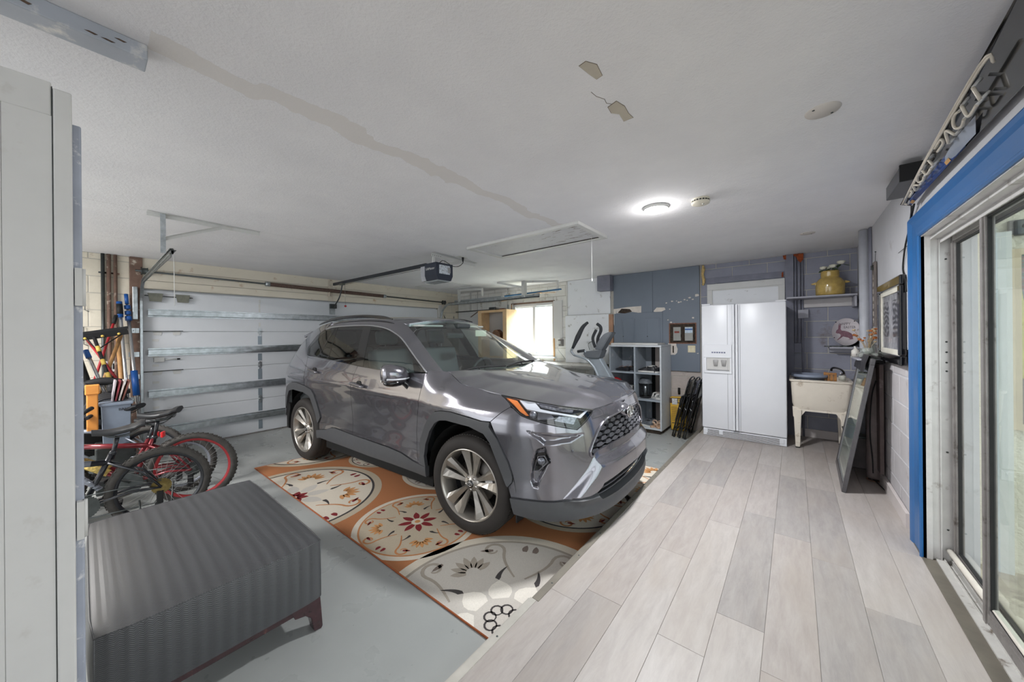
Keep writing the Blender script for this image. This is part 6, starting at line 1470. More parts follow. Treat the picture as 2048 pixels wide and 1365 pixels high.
# window
w1 = tag(empty('window_1'), 'white sliding window with two bright panes in the back wall', None, None, 'structure')
M_VIN = mat('white_vinyl', (222, 224, 226), .4, var=.01)
for (a, b_, cc, d) in ((WX0, WX1, WZ0, WZ0 + .05), (WX0, WX1, WZ1 - .05, WZ1), (WX0, WX0 + .05, WZ0 + .05, WZ1 - .05), (WX1 - .05, WX1, WZ0 + .05, WZ1 - .05)): obj('window_frame', bx(a, b_, YW + .03, YW + .12, cc, d), M_VIN, w1)
obj('mullion', bx(-4.235, -4.175, YW + .04, YW + .10, WZ0 + .05, WZ1 - .05), M_VIN, w1)
for (a, b_, y) in ((WX0 + .05, -4.175, .05), (-4.235, WX1 - .05, .08)):
    s_ = empty('sash'); s_.parent = w1
    obj('sash_rail', bx(a, b_, YW + y, YW + y + .02, WZ0 + .05, WZ0 + .085), M_VIN, s_); obj('sash_rail', bx(a, b_, YW + y, YW + y + .02, WZ1 - .08, WZ1 - .05), M_VIN, s_); obj('pane', bx(a, b_, YW + y + .008, YW + y + .012, WZ0 + .085, WZ1 - .08), M_GLASS, s_)
obj('window_sill', rb(WX0 - .06, WX1 + .06, YW - .06, YW + .03, WZ0 - .03, WZ0 + .0, .004), M_VIN, w1)
M_OAK = mat('oak_trim', (188, 148, 104), .5, var=.08, scale=10)
for (a, b_, cc, d, m) in ((WX1 + .0, WX1 + .03, WZ0 - .08, WZ1, M_OAK), (WX0 - .03, WX0, WZ0 - .1, WZ1, M_OAK), (WX0 - .03, WX1 + .03, WZ1, WZ1 + .03, M_RUST)): obj('window_casing', bx(a, b_, YW - .02, YW + .03, cc, d), m, w1)
t = thing('pegboard', 'narrow white pegboard strip right of the window', 'pegboard'); obj('board', bx(-3.69, -3.49, YW - .03, YW - .006, 1.41, 2.15), M_PEG, t)
for x in (-4.98, -4.84):
    t = thing('wall_pipe', 'white vertical pipe between cabinet and window, %s one' % ('the one touching the cabinet' if x < -4.9 else 'the one touching the window trim'), 'pipe'); bm = B(); tube(bm, [(x + .12, YW - .02, .95), (x + .12, YW - .02, 2.15)], .014, 10); obj('pipe', bm, M_OFFW if x > -4.9 else M_GALV, t)
bm = B(); tube(bm, [(-3.47, YW - .012, 1.94), (-3.38, YW - .012, 1.94)], .008, 8); tag(obj('conduit', bm, M_OFFW), 'short horizontal conduit right of the pegboard strip', 'conduit')
t = thing('wall_socket', 'grey socket box with plug below the pegboard strip', 'socket', (-3.52, YW - .006, 1.33)); obj('box', rb(-.05, .05, -.05, 0, -.07, .06, .004), M_ALUD, t); obj('plug', rb(-.03, .025, -.085, -.05, -.03, .03, .008), M_WHITEP, t)
t = tag(obj('power_cable', (lambda b: (tube(b, [(-3.53, YW - .09, 1.30), (-3.55, YW - .09, 1.2), (-3.44, YW - .06, 1.05), (-3.36, YW - .03, .92)], .006, 6, smooth=5), b)[1])(B()), M_WHITEP), 'white cable hanging from the socket box right of the window', 'cable')
for x in (-4.87, -5.79, -6.02): bm = B(); tag(obj('wall_conduit', (tube(bm, [(x, YW - .012, 2.06), (x, YW - .012, ZC - .002)], .011, 8), bm)[1], M_OFFW), {-4.87: 'thin vertical conduit above the left side of the window', -5.79: 'thin vertical conduit above the pegboard, right one of two', -6.02: 'thin vertical conduit above the pegboard, left one of two'}[x], 'conduit')
# workbench under the window
wbch = thing('workbench', 'white cluttered workbench top under the window beyond the car', 'workbench')
obj('worktop', rb(-6.3, -2.56, 5.28, YW - .01, .91, .95, .004), mat('bench_white', (206, 204, 198), .6, var=.03, dirt=(140, 130, 118), dirt_amt=.4, dscale=12), wbch)
for x in (-6.2, -4.4, -2.66): obj('leg', bx(x, x + .08, 5.32, 5.40, 0, .91), M_OFFW, wbch); obj('leg', bx(x, x + .08, 5.76, 5.84, 0, .91), M_OFFW, wbch)
# white wall panels
M_PANEL = mat('white_board', (230, 232, 236), .5, var=.015, scale=2, dirt=(150, 146, 140), dirt_amt=.03, dscale=9)
t = thing('wall_panel', 'white upper wall panel between the window and the blue grey board', 'panel'); obj('board', rb(-3.36, -2.51, YW - .03, YW - .006, 1.85, ZC - .004, .002), M_PANEL, t); obj('edge_strip', bx(-3.39, -3.36, YW - .035, YW - .006, 1.85, ZC - .004), M_OFFW, t)
t = thing('wall_panel', 'white lower wall panel behind the exercise machine', 'panel'); obj('board', rb(-3.40, -2.53, YW - .06, YW - .006, .955, 1.838, .002), M_PANEL, t); obj('wood_edge', bx(-2.53, -2.455, YW - .05, YW - .006, .955, 1.83), mat('raw_brown_edge', (172, 134, 108), .7, var=.08), t)
t = thing('boxed_beam_end', 'lilac grey boxed beam end at the ceiling between the panels', 'beam'); obj('box', rb(-2.69, -2.45, YW - .17, YW - .006, 2.24, ZC - .002, .004), M_VMORT, t)
# blue-grey board with breaker doors
M_SLATE = mat('slate_blue_paint', (112, 121, 134), .5, var=.03, scale=2, bump=.03, bscale=40)
M_FLK = mat('exposed_white', (216, 208, 200), .8, var=.06); M_DRK = mat('hole_dark', (58, 48, 40), .9, var=.3, scale=30)
sl = thing('blue_grey_board', 'slate blue painted plywood board with peeled spots left of the fridge', 'panel')
obj('board', rb(-2.445, -1.785, YW - .040, YW - .006, .90, ZC - .003, .002), M_SLATE, sl); obj('board', rb(-1.782, -1.10, YW - .040, YW - .006, .90, ZC - .003, .002), M_SLATE, sl)
fy = YW - .0412
def fleck(poly, m=M_FLK, dz=.0): bm = B(); prism(bm, poly, 0, .0012 + dz, TR(0, fy, 0) @ WALLY); return bm
obj('peeled_paint', fleck([(-2.40, 1.92), (-2.20, 1.94), (-1.965, 1.945), (-1.97, 1.72), (-2.02, 1.74), (-2.03, 1.84), (-2.12, 1.855), (-2.39, 1.84)]), M_FLK, sl)
obj('torn_hole', fleck([(-2.37, 1.85), (-2.30, 1.92), (-2.16, 1.905), (-2.12, 1.86), (-2.24, 1.835)], dz=.001), M_DRK, sl)
obj('peeled_paint', fleck([(-1.77, 1.85), (-1.72, 1.905), (-1.60, 1.90), (-1.585, 1.865), (-1.67, 1.825), (-1.74, 1.825)]), M_FLK, sl)
obj('peeled_paint', fleck([(-2.443, 1.92), (-2.40, 1.92), (-2.40, 1.66), (-2.425, 1.60), (-2.443, 1.66)]), M_FLK, sl)
bm = B(); rr = random.Random(5)
for (x, z, s_) in ((-1.138, 2.055, .035), (-1.193, 2.0, .02), (-1.234, 2.03, .02), (-1.27, 1.99, .014), (-1.305, 2.003, .02), (-1.36, 1.975, .014), (-1.391, 1.97, .02), (-1.42, 1.99, .012), (-1.486, 1.992, .02), (-1.52, 1.87, .014), (-1.50, 1.66, .02), (-1.46, 1.64, .014), (-1.19, 1.72, .02), (-1.55, 1.70, .014), (-1.57, 1.97, .014), (-1.24, 1.34, .014), (-1.13, 1.18, .014)):
    prism(bm, [(x + s_ * math.cos(a) * (.6 + rr.random() * .6), z + s_ * math.sin(a) * (.35 + rr.random() * .4)) for a in np.linspace(0, 2 * PI, 7)[:-1]], 0, .0012, TR(0, fy, 0) @ WALLY)
obj('paint_flecks', bm, M_FLK, sl)['kind'] = 'stuff'
bp = thing('breaker_panel', 'painted breaker cabinet with two narrow doors on the blue grey board', 'breaker panel')
obj('cover', rb(-2.43, -1.63, YW - .052, YW - .041, 1.10, 1.835, .003), M_SLATE, bp)
for (a, b_) in ((-2.30, -2.07), (-1.895, -1.665)):
    d_ = obj('panel_door', rb(a, b_, YW - .060, YW - .052, 1.16, 1.735, .003), M_SLATE, bp)
    for (p, q, r_, s_) in ((a + .02, b_ - .02, 1.70, 1.712), (a + .02, a + .03, 1.18, 1.70), (b_ - .03, b_ - .02, 1.18, 1.70)): obj('raised_edge', bx(p, q, YW - .063, YW - .060, r_, s_), M_SLATE, d_)
    bm = B(); ball(bm, (a + .03, YW - .062, 1.44), .008); obj('latch', bm, M_STEELD, d_)
ml = thing('switch_box', 'recessed box with two grey breaker switches on the blue grey board', 'switch box')
obj('recess', bx(-1.525, -1.155, YW - .0425, YW - .041, 1.335, 1.635), M_DRK, ml)
for (a, b_, c0, d) in ((-1.535, -1.145, 1.63, 1.645), (-1.535, -1.145, 1.325, 1.34), (-1.535, -1.52, 1.34, 1.63), (-1.16, -1.145, 1.34, 1.63)): obj('torn_edge', bx(a, b_, YW - .046, YW - .041, c0, d), mat('rust_edge', (124, 84, 66), .8, var=.2, scale=30), ml)
for k, (a, b_) in enumerate(((-1.465, -1.355), (-1.300, -1.185))):
    s_ = obj('breaker', rb(a, b_, YW - .085, YW - .043, 1.37, 1.585, .006), mat('breaker_grey%d' % k, (150, 150, 146), .5, .2, var=.04), ml)
    if k == 0: obj('label', bx(a + .02, b_ - .02, YW - .0862, YW - .085, 1.49, 1.52), mat('red_label', (128, 50, 40), .6), s_)
    else: obj('label', bx(a + .005, b_ - .005, YW - .0862, YW - .085, 1.49, 1.575), mat('blue_white_label', (190, 206, 222), .6, var=.1, scale=60), s_); obj('label_band', bx(a + .005, b_ - .005, YW - .0868, YW - .0862, 1.535, 1.556), M_BLUEP, s_)
    bm = B(); rbox(bm, b_ - .012, b_ + .004, YW - .075, YW - .055, 1.42, 1.47, .003); obj('lever', bm, M_BLK, s_)
t = thing('light_switch', 'cream double light switch on the blue grey board', 'switch', (-1.213, YW - .041, 1.245)); obj('plate', rb(-.052, .052, -.007, 0, -.052, .052, .003), mat('switch_cream', (222, 212, 180), .45), t)
for s_ in (-.024, .024): obj('rocker', rb(s_ - .014, s_ + .014, -.012, -.006, -.03, .03, .003), mat('rocker_cream', (226, 218, 192), .4), t)
t = thing('broken_socket', 'white torn plate with a dark slot beside the shoe shelf', 'socket', (-1.48, YW - .041, 1.24)); bm = B(); prism(bm, [(-.07, -.09), (.03, -.09), (.06, -.06), (.07, .0), (.05, .06), (.05, .09), (-.07, .09)], 0, .002, WALLY); obj('plate', bm, M_FLK, t); obj('slot', bx(-.005, .015, -.004, -.002, -.06, .05), M_DRK, t)
# shoe shelf
su = thing('shoe_shelf', 'grey painted six-compartment open shelf with a white side panel', 'shelf unit')
M_SHG = mat('shelf_grey', (150, 157, 166), .5, var=.03, dirt=(206, 204, 200), dirt_amt=.1, dscale=10); M_SHW = mat('shelf_pale', (196, 200, 205), .5, var=.02, dirt=(150, 146, 140), dirt_amt=.1, dscale=10); M_SHB = mat('shelf_back_beige', (184, 174, 168), .6, var=.03)
sx0, sx1, sy0, sy1 = -2.30, -1.505, 5.30, 5.812
sxm = -1.895
obj('side_panel', rb(sx1 - .022, sx1, sy0, sy1, .055, 1.285, .003), M_SHW, su); obj('side_panel', rb(sx0, sx0 + .022, sy0, sy1, .055, 1.285, .003), M_SHG, su); obj('divider', rb(sxm - .012, sxm + .012, sy0 + .002, sy1 - .02, .06, 1.285, .002), M_SHG, su)
obj('top_panel', rb(sx0 - .03, sx1 + .004, sy0 - .01, sy1, 1.285, 1.312, .003), M_SHW, su)
for z in (.06, .475, .875):
    for (a, b_) in ((sx0 + .022, sxm - .012), (sxm + .012, sx1 - .022)): obj('shelf', rb(a, b_, sy0 + .003, sy1 - .02, z, z + .024, .002), M_SHG if z > .1 else M_SHW, su)
obj('back_panel', bx(sx0 + .022, sxm - .012, sy1 - .02, sy1 - .012, .06, 1.285), M_SHG, su)
obj('back_panel', bx(sxm + .16, sx1 - .022, sy1 - .02, sy1 - .012, .06, 1.285), M_SHB, su); obj('back_gap', bx(sxm + .10, sxm + .16, sy1 - .012, sy1 - .008, .06, 1.285), M_BLK, su); obj('back_panel', bx(sxm + .012, sxm + .10, sy1 - .02, sy1 - .012, .06, 1.285), M_SHG, su)
obj('plinth', bx(sx0 + .02, sx1 - .03, sy0 + .03, sy1 - .02, 0.001, .06), M_DRK, su)
t = thing('shelf_top_board', 'white board lying on top of the shoe shelf', 'board'); obj('board', rb(sx0 - .02, sx1 - .08, sy0 + .12, sy1 - .01, 1.3125, 1.338, .003), M_OFFW, t)
def shoe(label, cat, x, y, z, rz, L, up, sole, lace=None, group=None, sandal=False, h=.075):
    t = thing('sandal' if sandal else 'shoe', label, cat, (x, y, z), rz, group)
    bm = B(); n = 10; W2 = [.028, .033, .034, .030, .027, .029, .035, .039, .036, .024, .006]
    pts = [(-L / 2 + L * k / n, W2[k]) for k in range(n + 1)]; prism(bm, [(x_, w_) for x_, w_ in pts] + [(x_, -w_) for x_, w_ in pts[::-1]][1:], 0, .022 if not sandal else .028); obj('sole', bm, sole, t)
    if sandal:
        for (x_, hh) in ((L * .18, .06), (-L * .12, .075)):
            bm = B(); tube(bm, [(x_, -.036, .026), (x_, -.028, hh), (x_ + .01, 0, hh + .012), (x_, .028, hh), (x_, .036, .026)], .011, 8, smooth=3); obj('strap', bm, up, t)
    else:
        bm = B(); rows = []
        H = [.062, .078, .080, .070, .058, .062, .055, .046, .036, .026, .010]
        for k in range(n + 1):
            x_ = -L / 2 + L * k / n; w_ = W2[k] * .95; hh = H[k] * h / .075
            rows.append([bm.verts.new((x_, w_ * math.cos(a), .018 + hh * math.sin(a) ** .8)) for a in np.linspace(0, PI, 9)])
        for a, b_ in zip(rows, rows[1:]):
            for q in range(8): bm.faces.new((a[q], a[q + 1], b_[q + 1], b_[q]))
        bm.faces.new(rows[0][::-1]); bm.faces.new(rows[-1]); obj('upper', bm, up, t, 60)
        bm = B(); ball(bm, (-L * .26, 0, .088 * h / .075), .024, 1.8, 1, .35); obj('opening', bm, lace or M_BLK, t)
        if lace:
            bm = B()
            for k in range(4): x_ = -.01 + k * .022; hh = .078 - .010 * k; tube(bm, [(x_, -.018, hh - .008), (x_ + .004, 0, hh + .006), (x_, .018, hh - .008)], .003, 5)
            obj('laces', bm, lace, t)
    return t
S_BLK = mat('shoe_black', (34, 34, 38), .5, var=.1, scale=30); S_WHT = mat('shoe_white', (206, 204, 200), .6, var=.05); S_TAN = mat('shoe_tan', (206, 178, 156), .6, var=.06); S_BRN = mat('insole_brown', (130, 92, 66), .6, var=.06); S_GRY = mat('shoe_grey', (92, 96, 102), .6, var=.2, scale=40); S_CORK = mat('cork', (196, 160, 132), .7, var=.08)
z1, z2, z3 = .0845 + .0, .4995, .8995
shoe('black flat slip-on shoe with tan insole, left one in the top left compartment', 'shoe', -2.14, 5.44, z3, -.2 + PI / 2 * 0 + PI, .24, S_BLK, S_BLK, S_BRN, 'black slip-on shoes', h=.05)
shoe('black flat slip-on shoe with tan insole, right one in the top left compartment', 'shoe', -2.10, 5.56, z3, .1 + PI, .24, S_BLK, S_BLK, S_BRN, 'black slip-on shoes', h=.05)
shoe('black trainer with white wavy sole in the top right compartment, front one', 'shoe', -1.755, 5.41, z3, PI, .25, S_BLK, S_WHT, S_WHT, 'black trainers on the top shelf')
shoe('black trainer with white sole behind the front pair on the top shelf', 'shoe', -1.76, 5.54, z3, PI + .15, .25, S_BLK, S_WHT, S_WHT, 'black trainers on the top shelf')
shoe('striped black and white trainer against the white side panel', 'shoe', -1.585, 5.45, z3, -PI / 2 - .2, .24, S_BLK, S_WHT, S_WHT, 'black trainers on the top shelf')
shoe('cream flat sandal beside the lantern on the middle shelf', 'sandal', -1.63, 5.46, z2, -PI / 2 + .9, .22, S_WHT, S_WHT, None, None, True)
shoe('tall black shoe at the right end of the middle shelf', 'shoe', -1.56, 5.62, z2, -PI / 2, .22, S_BLK, S_BLK, None, None, h=.13)
shoe('dark grey patterned trainer on the bottom shelf, front one', 'shoe', -1.775, 5.40, z1, PI - .3, .24, S_GRY, S_WHT, S_BLK, 'dark grey trainers on the bottom shelf')
shoe('dark grey patterned trainer on the bottom shelf, one behind', 'shoe', -1.77, 5.53, z1, PI - .1, .24, S_GRY, S_WHT, S_BLK, 'dark grey trainers on the bottom shelf')
shoe('tan wedge sandal on the bottom shelf, one nearer the dark trainers', 'sandal', -1.65, 5.43, z1, -PI / 2 - .15, .23, S_TAN, S_CORK, None, 'tan wedge sandals', True)
shoe('tan wedge sandal on the bottom shelf, one nearer the side panel', 'sandal', -1.565, 5.43, z1, -PI / 2 - .05, .23, S_TAN, S_CORK, None, 'tan wedge sandals', True)
lt = thing('lantern_heater', 'dark octagonal wire lantern on the middle shelf of the shoe shelf', 'lantern', (-1.79, 5.47, z2))
bm = B(); lathe(bm, [(.0001, 0), (.085, 0), (.085, .03), (.0001, .03)], 8, cap=False); obj('base', bm, M_BLK, lt)
bm = B(); lathe(bm, [(.105, .225), (.10, .24), (.075, .285), (.05, .295), (.0001, .295)], 8, cap=False); obj('cap', bm, S_GRY, lt)
for k in range(9): bm = B(); tube(bm, [(.085 * math.cos(a), .085 * math.sin(a), .05 + k * .021) for a in np.linspace(0, 2 * PI, 17)[:-1]], .0018, 5, closed=True); obj('wire_ring', bm, M_BLK, lt)
for k in range(12): a = 2 * PI * k / 12; bm = B(); tube(bm, [(.085 * math.cos(a), .085 * math.sin(a), .03), (.085 * math.cos(a), .085 * math.sin(a), .235)], .002 if k % 3 else .005, 5); obj('wire_bar', bm, M_BLK, lt)
bm = B(); lathe(bm, [(.03, .03), (.03, .22)], 12); obj('core', bm, M_GALV, lt)
t = thing('red_box', 'red wedge shaped box in the middle left compartment', 'box', (-2.20, 5.42, z2 + .16)); bm = B(); prism(bm, [(-.05, 0), (.08, 0), (.02, .10), (-.05, .13)], -.05, .05, RX(PI / 2)); obj('body', bm, mat('bright_red', (196, 30, 40), .4, var=.04), t)
t = thing('white_box', 'white printed carton in the middle left compartment', 'box', (-2.06, 5.50, z2)); obj('carton', rb(-.16, .10, -.12, .12, 0, .155, .004), mat('carton_print', (220, 220, 216), .6, var=.12, scale=50), t)
t = thing('black_case', 'small black case beside the white carton', 'case', (-1.938, 5.46, z2)); obj('body', rb(-.02, .02, -.08, .06, 0, .17, .005), M_BLK, t)
# yellow bag/box and folded chairs
yb = thing('yellow_sack', 'yellow printed paper sack leaning on the wall beside the shoe shelf', 'sack', (-1.35, 5.70, .0)); yb.rotation_euler = (-.10, -.06, 0)
bm = B(); rbox(bm, -.125, .125, -.05, .05, .01, .52, .03, 3); obj('sack', bm, mat('sack_yellow', (222, 178, 66), .6, var=.06, scale=10, dirt=(190, 150, 110), dirt_amt=.2), yb, 60)
obj('dark_band', bx(-.120, .120, -.0535, -.050, .42, .50), mat('band_brown', (74, 52, 40), .6), yb); obj('white_label', bx(-.085, -.01, -.056, -.0535, .40, .49), mat('label_noise', (206, 206, 208), .6, var=.3, scale=90), yb)
bm = B()
for k in range(16): box(bm, -.10, -.02 + (k * 37 % 5) * .006, -.0525, -.0505, .36 - k * .014, .365 - k * .014)
for k in range(5): box(bm, .03, .05 + (k % 2) * .02, -.0525, -.0505, .34 - k * .04, .352 - k * .04)
box(bm, -.10, .09, -.0525, -.0505, .115, .132); obj('printing', bm, mat('print_brown', (110, 84, 44), .6), yb)['kind'] = 'stuff'
bm = B()
for k, x in enumerate((.0, .04, .075)): box(bm, x, x + .02, -.0545, -.0535, .435, .487); box(bm, x - .0, x + .03, -.0545, -.0535, .478, .487)
obj('lettering', bm, M_YEL, yb)['kind'] = 'stuff'
t = thing('bag_clip', 'black clip on the wall above the yellow sack', 'clip', (-1.40, YW - .01, .60)); bm = B(); tube(bm, [(0, -.012, -.06), (0, -.02, 0), (0, -.012, .035)], .018, 8); obj('clip', bm, M_BLK, t)
def folding_chair(label, x, y, rz, tilt):
    t = thing('folding_chair', label, 'folding chair', (x, y, 0), rz, 'folded black chairs'); t.rotation_mode = 'XYZ'; t.rotation_euler = (tilt, 0, rz)
    for nm, sx in (('front_frame', .0), ('rear_frame', .028)):
        bm = B(); w_ = .20 if nm == 'front_frame' else .185; hh = .88 if nm == 'front_frame' else .60
        tube(bm, [(-w_, sx, .0), (-w_, sx, hh * .75), (-w_ * .85, sx, hh * .95), (0, sx, hh), (w_ * .85, sx, hh * .95), (w_, sx, hh * .75), (w_, sx, 0)], .0105, 8, smooth=4); tube(bm, [(-w_, sx, .12), (w_, sx, .12)], .008, 6); obj(nm, bm, M_BLKG, t)
    bm = B(); rbox(bm, -.17, .17, -.018, .012, .60, .84, .008); obj('backrest', bm, M_BLKG, t)
    bm = B(); rbox(bm, -.165, .165, .036, .052, .22, .60, .01); obj('seat', bm, M_BLKG, t)
    for s_ in (-1, 1):
        for z in (0, ): bm = B(); tube(bm, [(s_ * .20, 0, -.002), (s_ * .20, 0, .03)], .014, 8); obj('foot', bm, M_BLK, t)
        bm = B(); tube(bm, [(s_ * .195, -.004, .40), (s_ * .19, .034, .44)], .006, 6); obj('pivot', bm, M_ALU, t)
for k, (x, y) in enumerate(((-1.155, 5.36), (-1.120, 5.47), (-1.085, 5.58))):
    folding_chair(['folded black chair leaning against the fridge side, the one touching the fridge', 'folded black chair leaning beside the fridge, middle one of three', 'folded black chair leaning beside the fridge, the one nearest the yellow sack'][k], -1.20 - k * .075, 5.50 + k * .02, PI / 2, .24)
# white door and frame above the fridge
d2 = tag(empty('door_2'), 'white framed door mostly hidden behind the fridge', None, None, 'structure')
for (a, b_, cc, d) in ((-1.0, -.09, 2.12, 2.205), (-1.0, -.93, .15, 2.12), (-.16, -.09, .15, 2.12)): obj('casing', rb(a, b_, YW - .035, YW - .004, cc, d, .004), M_WHITEP, d2)
obj('door_slab', bx(-.93, -.16, YW - .02, YW - .004, .15, 2.12), M_PANEL, d2); obj('stop', bx(-.93, -.16, YW - .028, YW - .02, 2.105, 2.12), M_WHITEP, d2)
t = thing('foam_strip', 'ragged yellow foam strip between the blue grey board and the lilac wall', 'foam'); bm = B(); tube(bm, [(-1.055, YW - .02, 2.20), (-1.045, YW - .024, 2.28), (-1.06, YW - .022, 2.36), (-1.05, YW - .024, 2.44), (-1.055, YW - .02, 2.50)], [.014, .022, .017, .024, .014], 8, smooth=4); obj('foam', bm, mat('foam_yellow', (206, 178, 120), .9, var=.15, scale=40, bump=.6, bscale=60), t)
for (nm, lab, a, b_, cc, d, dep) in (('header_board', 'long lilac grey board across the wall above the white door', -1.02, -.10, 2.215, 2.30, .02), ('wall_post', 'lilac grey post right of the fridge door', -.085, .0, ZP, ZC - .003, .05)):
    t = thing(nm, lab, 'board'); obj('board', rb(a, b_, YW - dep - .004, YW - .004, cc, d, .002), M_VMORT, t)
for k, (x, r) in enumerate(((.018, .013), (.055, .016), (.088, .012))):
    t = thing('wall_pipe', ['thin lilac grey pipe beside the post right of the fridge', 'thicker middle lilac grey pipe right of the fridge', 'thin lilac grey pipe running through the small junction box'][k], 'pipe'); bm = B(); tube(bm, [(x, YW - .03, ZP if k == 2 else 1.25), (x, YW - .03, ZC - .003)], r, 10); obj('pipe', bm, M_VMORT, t)
bm = B(); prism(bm, [(-.02, 2.50), (.10, 2.50), (.098, 2.42), (.07, 2.385), (.045, 2.41), (.03, 2.46)], 0, .003, TR(0, YW - .05, 0) @ WALLY); prism(bm, [(-.11, 2.50), (-.075, 2.50), (-.075, 2.44), (-.10, 2.45)], 0, .003, TR(0, YW - .057, 0) @ WALLY); prism(bm, [(-.125, 2.22), (-.105, 2.22), (-.105, 2.29), (-.122, 2.28)], 0, .003, TR(0, YW - .027, 0) @ WALLY)
tag(obj('rust_stain', bm, mat('rust_orange', (150, 72, 36), .9, var=.2, scale=30)), 'orange brown stripped patches at the top of the pipes', 'stain')['kind'] = 'stuff'
t = thing('junction_box', 'lilac grey junction box on the pipe below the upper shelf', 'junction box'); obj('box', rb(.04, .145, YW - .07, YW - .02, 1.665, 1.775, .004), mat('box_lilac', (170, 170, 180), .5, var=.03), t)
t = thing('junction_box', 'small grey switch box low on the pipes behind the sink', 'junction box'); obj('box', rb(.0, .075, YW - .06, YW - .015, 1.22, 1.345, .004), M_VMORT, t)
# upper shelf with jug
sh = thing('wall_shelf', 'upper grey shelf right of the fridge holding the yellow jug', 'shelf'); M_SHV = mat('shelf_lilac', (168, 168, 178), .5, var=.03)
obj('board', rb(-.07, .565, 5.56, YW - .005, 1.905, 1.925, .003), M_SHV, sh); obj('cleat', rb(.10, .55, YW - .03, YW - .005, 1.80, 1.904, .003), mat('cleat_pale', (200, 196, 196), .5, var=.02), sh); obj('bracket', rb(.545, .565, 5.6, YW - .005, 1.78, 1.904, .003), M_SHV, sh)
jg = thing('milk_jug', 'large yellow glazed jug with small side handles on the upper shelf', 'jug', (.342, 5.70, 1.9255)); M_JUG = mat('mustard_glaze', (186, 158, 88), .18, var=.10, scale=14, Coat_Weight=.6)
bm = B(); lathe(bm, [(.0001, 0), (.125, 0), (.134, .02), (.136, .12), (.132, .16), (.112, .195), (.090, .215), (.084, .222), (.086, .235), (.084, .28), (.087, .296), (.076, .298), (.074, .24), (.0001, .235)], 40, cap=False); obj('body', bm, M_JUG, jg)
for sg in (1, -1): bm = B(); prism(bm, [(0, -.012), (.045, -.004), (.045, .006), (0, .022)], -.015, .015, TR(sg * .128, 0, .15) @ (RX(PI / 2) if sg > 0 else RZ(PI) @ RX(PI / 2))); obj('handle', bm, M_JUG, jg)
M_PET = mat('rose_cream', (226, 224, 208), .7, var=.05); M_GRN = mat('rose_leaf', (70, 90, 62), .6, var=.2)
for k, (dx, dy, z, r) in enumerate(((-.06, -.01, .335, .040), (.025, -.03, .345, .044), (.10, .0, .385, .046), (-.015, .03, .335, .036))):
    t = thing('white_rose', ['cream artificial rose, leftmost in the jug', 'cream artificial rose, middle front in the jug', 'cream artificial rose, highest and rightmost in the jug', 'cream artificial rose at the back of the jug'][k], 'flower', (.342 + dx, 5.70 + dy, 1.9255 + z), 0, 'cream roses in the jug')
    bm = B(); rr = random.Random(k)
    for q in range(16):
        a = q * 2.4; f = q / 16; R_ = r * (.25 + .75 * f)
        ball(bm, (R_ * .55 * math.cos(a), R_ * .55 * math.sin(a), r * .25 * (1 - f)), r * (.45 + .25 * f), 1, .28, .85, 8, 6, 0, RZ(a + PI / 2) @ RX(.35 + .5 * f))
    obj('petals', bm, M_PET, t); bm = B(); tube(bm, [(0, 0, -.01), (-dx * .8, -dy * .8, -z + .25)], .004, 5); obj('stem', bm, M_GRN, t)
    for q in range(3): a = q * 2.1 + k; bm = B(); ball(bm, (r * 1.0 * math.cos(a), r * .8 * math.sin(a), -.03), .022, 1.6, .8, .15, 8, 4, 0, RZ(a) @ RY(.4)); obj('leaf', bm, M_GRN, t)
# lower shelf with scalloped tray and bunny sign
sh = thing('wall_shelf', 'lower grey shelf holding the round rabbit sign', 'shelf'); obj('board', rb(.33, .60, 5.66, YW - .005, 1.285, 1.305, .003), M_SHV, sh); obj('cleat', rb(.34, .60, YW - .04, YW - .005, 1.235, 1.284, .003), M_SHV, sh)
t = thing('scalloped_tray', 'dark scalloped tray on the lower shelf', 'tray', (.42, 5.745, 1.3055)); bm = B(); n = 48; prism(bm, [((.11 + .006 * math.cos(12 * a)) * math.cos(a) * 1.15, (.075 + .005 * math.cos(12 * a)) * math.sin(a)) for a in np.linspace(0, 2 * PI, n + 1)[:-1]], 0, .010); obj('tray', bm, M_STEELD, t)
bs = thing('easter_sign', 'round white HAPPY EASTER sign with a running rabbit on the lower shelf', 'sign', (.485, 5.765, 1.485)); bs.rotation_euler = (0, 0, -.78)
bm = B(); lathe(bm, [(.0001, -.006), (.163, -.006), (.165, 0), (.163, .006), (.0001, .006)], 48, RX(PI / 2), cap=False); obj('disc', bm, mat('sign_white', (214, 206, 210), .6, var=.03, dirt=(170, 160, 160), dirt_amt=.15, dscale=12), bs)
M_PRT = mat('print_grey', (92, 86, 92), .6, var=.1); M_RAB = mat('rabbit_mauve', (134, 98, 110), .7, var=.15, scale=40)
text('sign_lettering', 'HAPPY', .044, TR(-.01, -.0065, .095) @ RX(PI / 2), M_PRT, bs, .0004); text('sign_lettering', 'EASTER', .040, TR(.045, -.0065, .053) @ RX(PI / 2), M_PRT, bs, .0004)
bm = B(); rab = [(-.115, -.01), (-.105, .02), (-.085, .035), (-.083, .075), (-.075, .10), (-.066, .075), (-.062, .095), (-.053, .098), (-.055, .06), (-.058, .035), (-.045, .015), (-.01, .012), (.03, .0), (.065, -.02), (.08, -.05), (.078, -.075), (.085, -.085), (.06, -.09), (.02, -.095), (.05, -.085), (.03, -.07), (.0, -.062), (-.03, -.055), (-.055, -.075), (-.09, -.10), (-.10, -.095), (-.06, -.06), (-.055, -.035), (-.075, -.02), (-.095, -.02)]
prism(bm, rab, 0, .0012, TR(0, -.0062, 0) @ RX(PI / 2)); obj('rabbit', bm, M_RAB, bs)
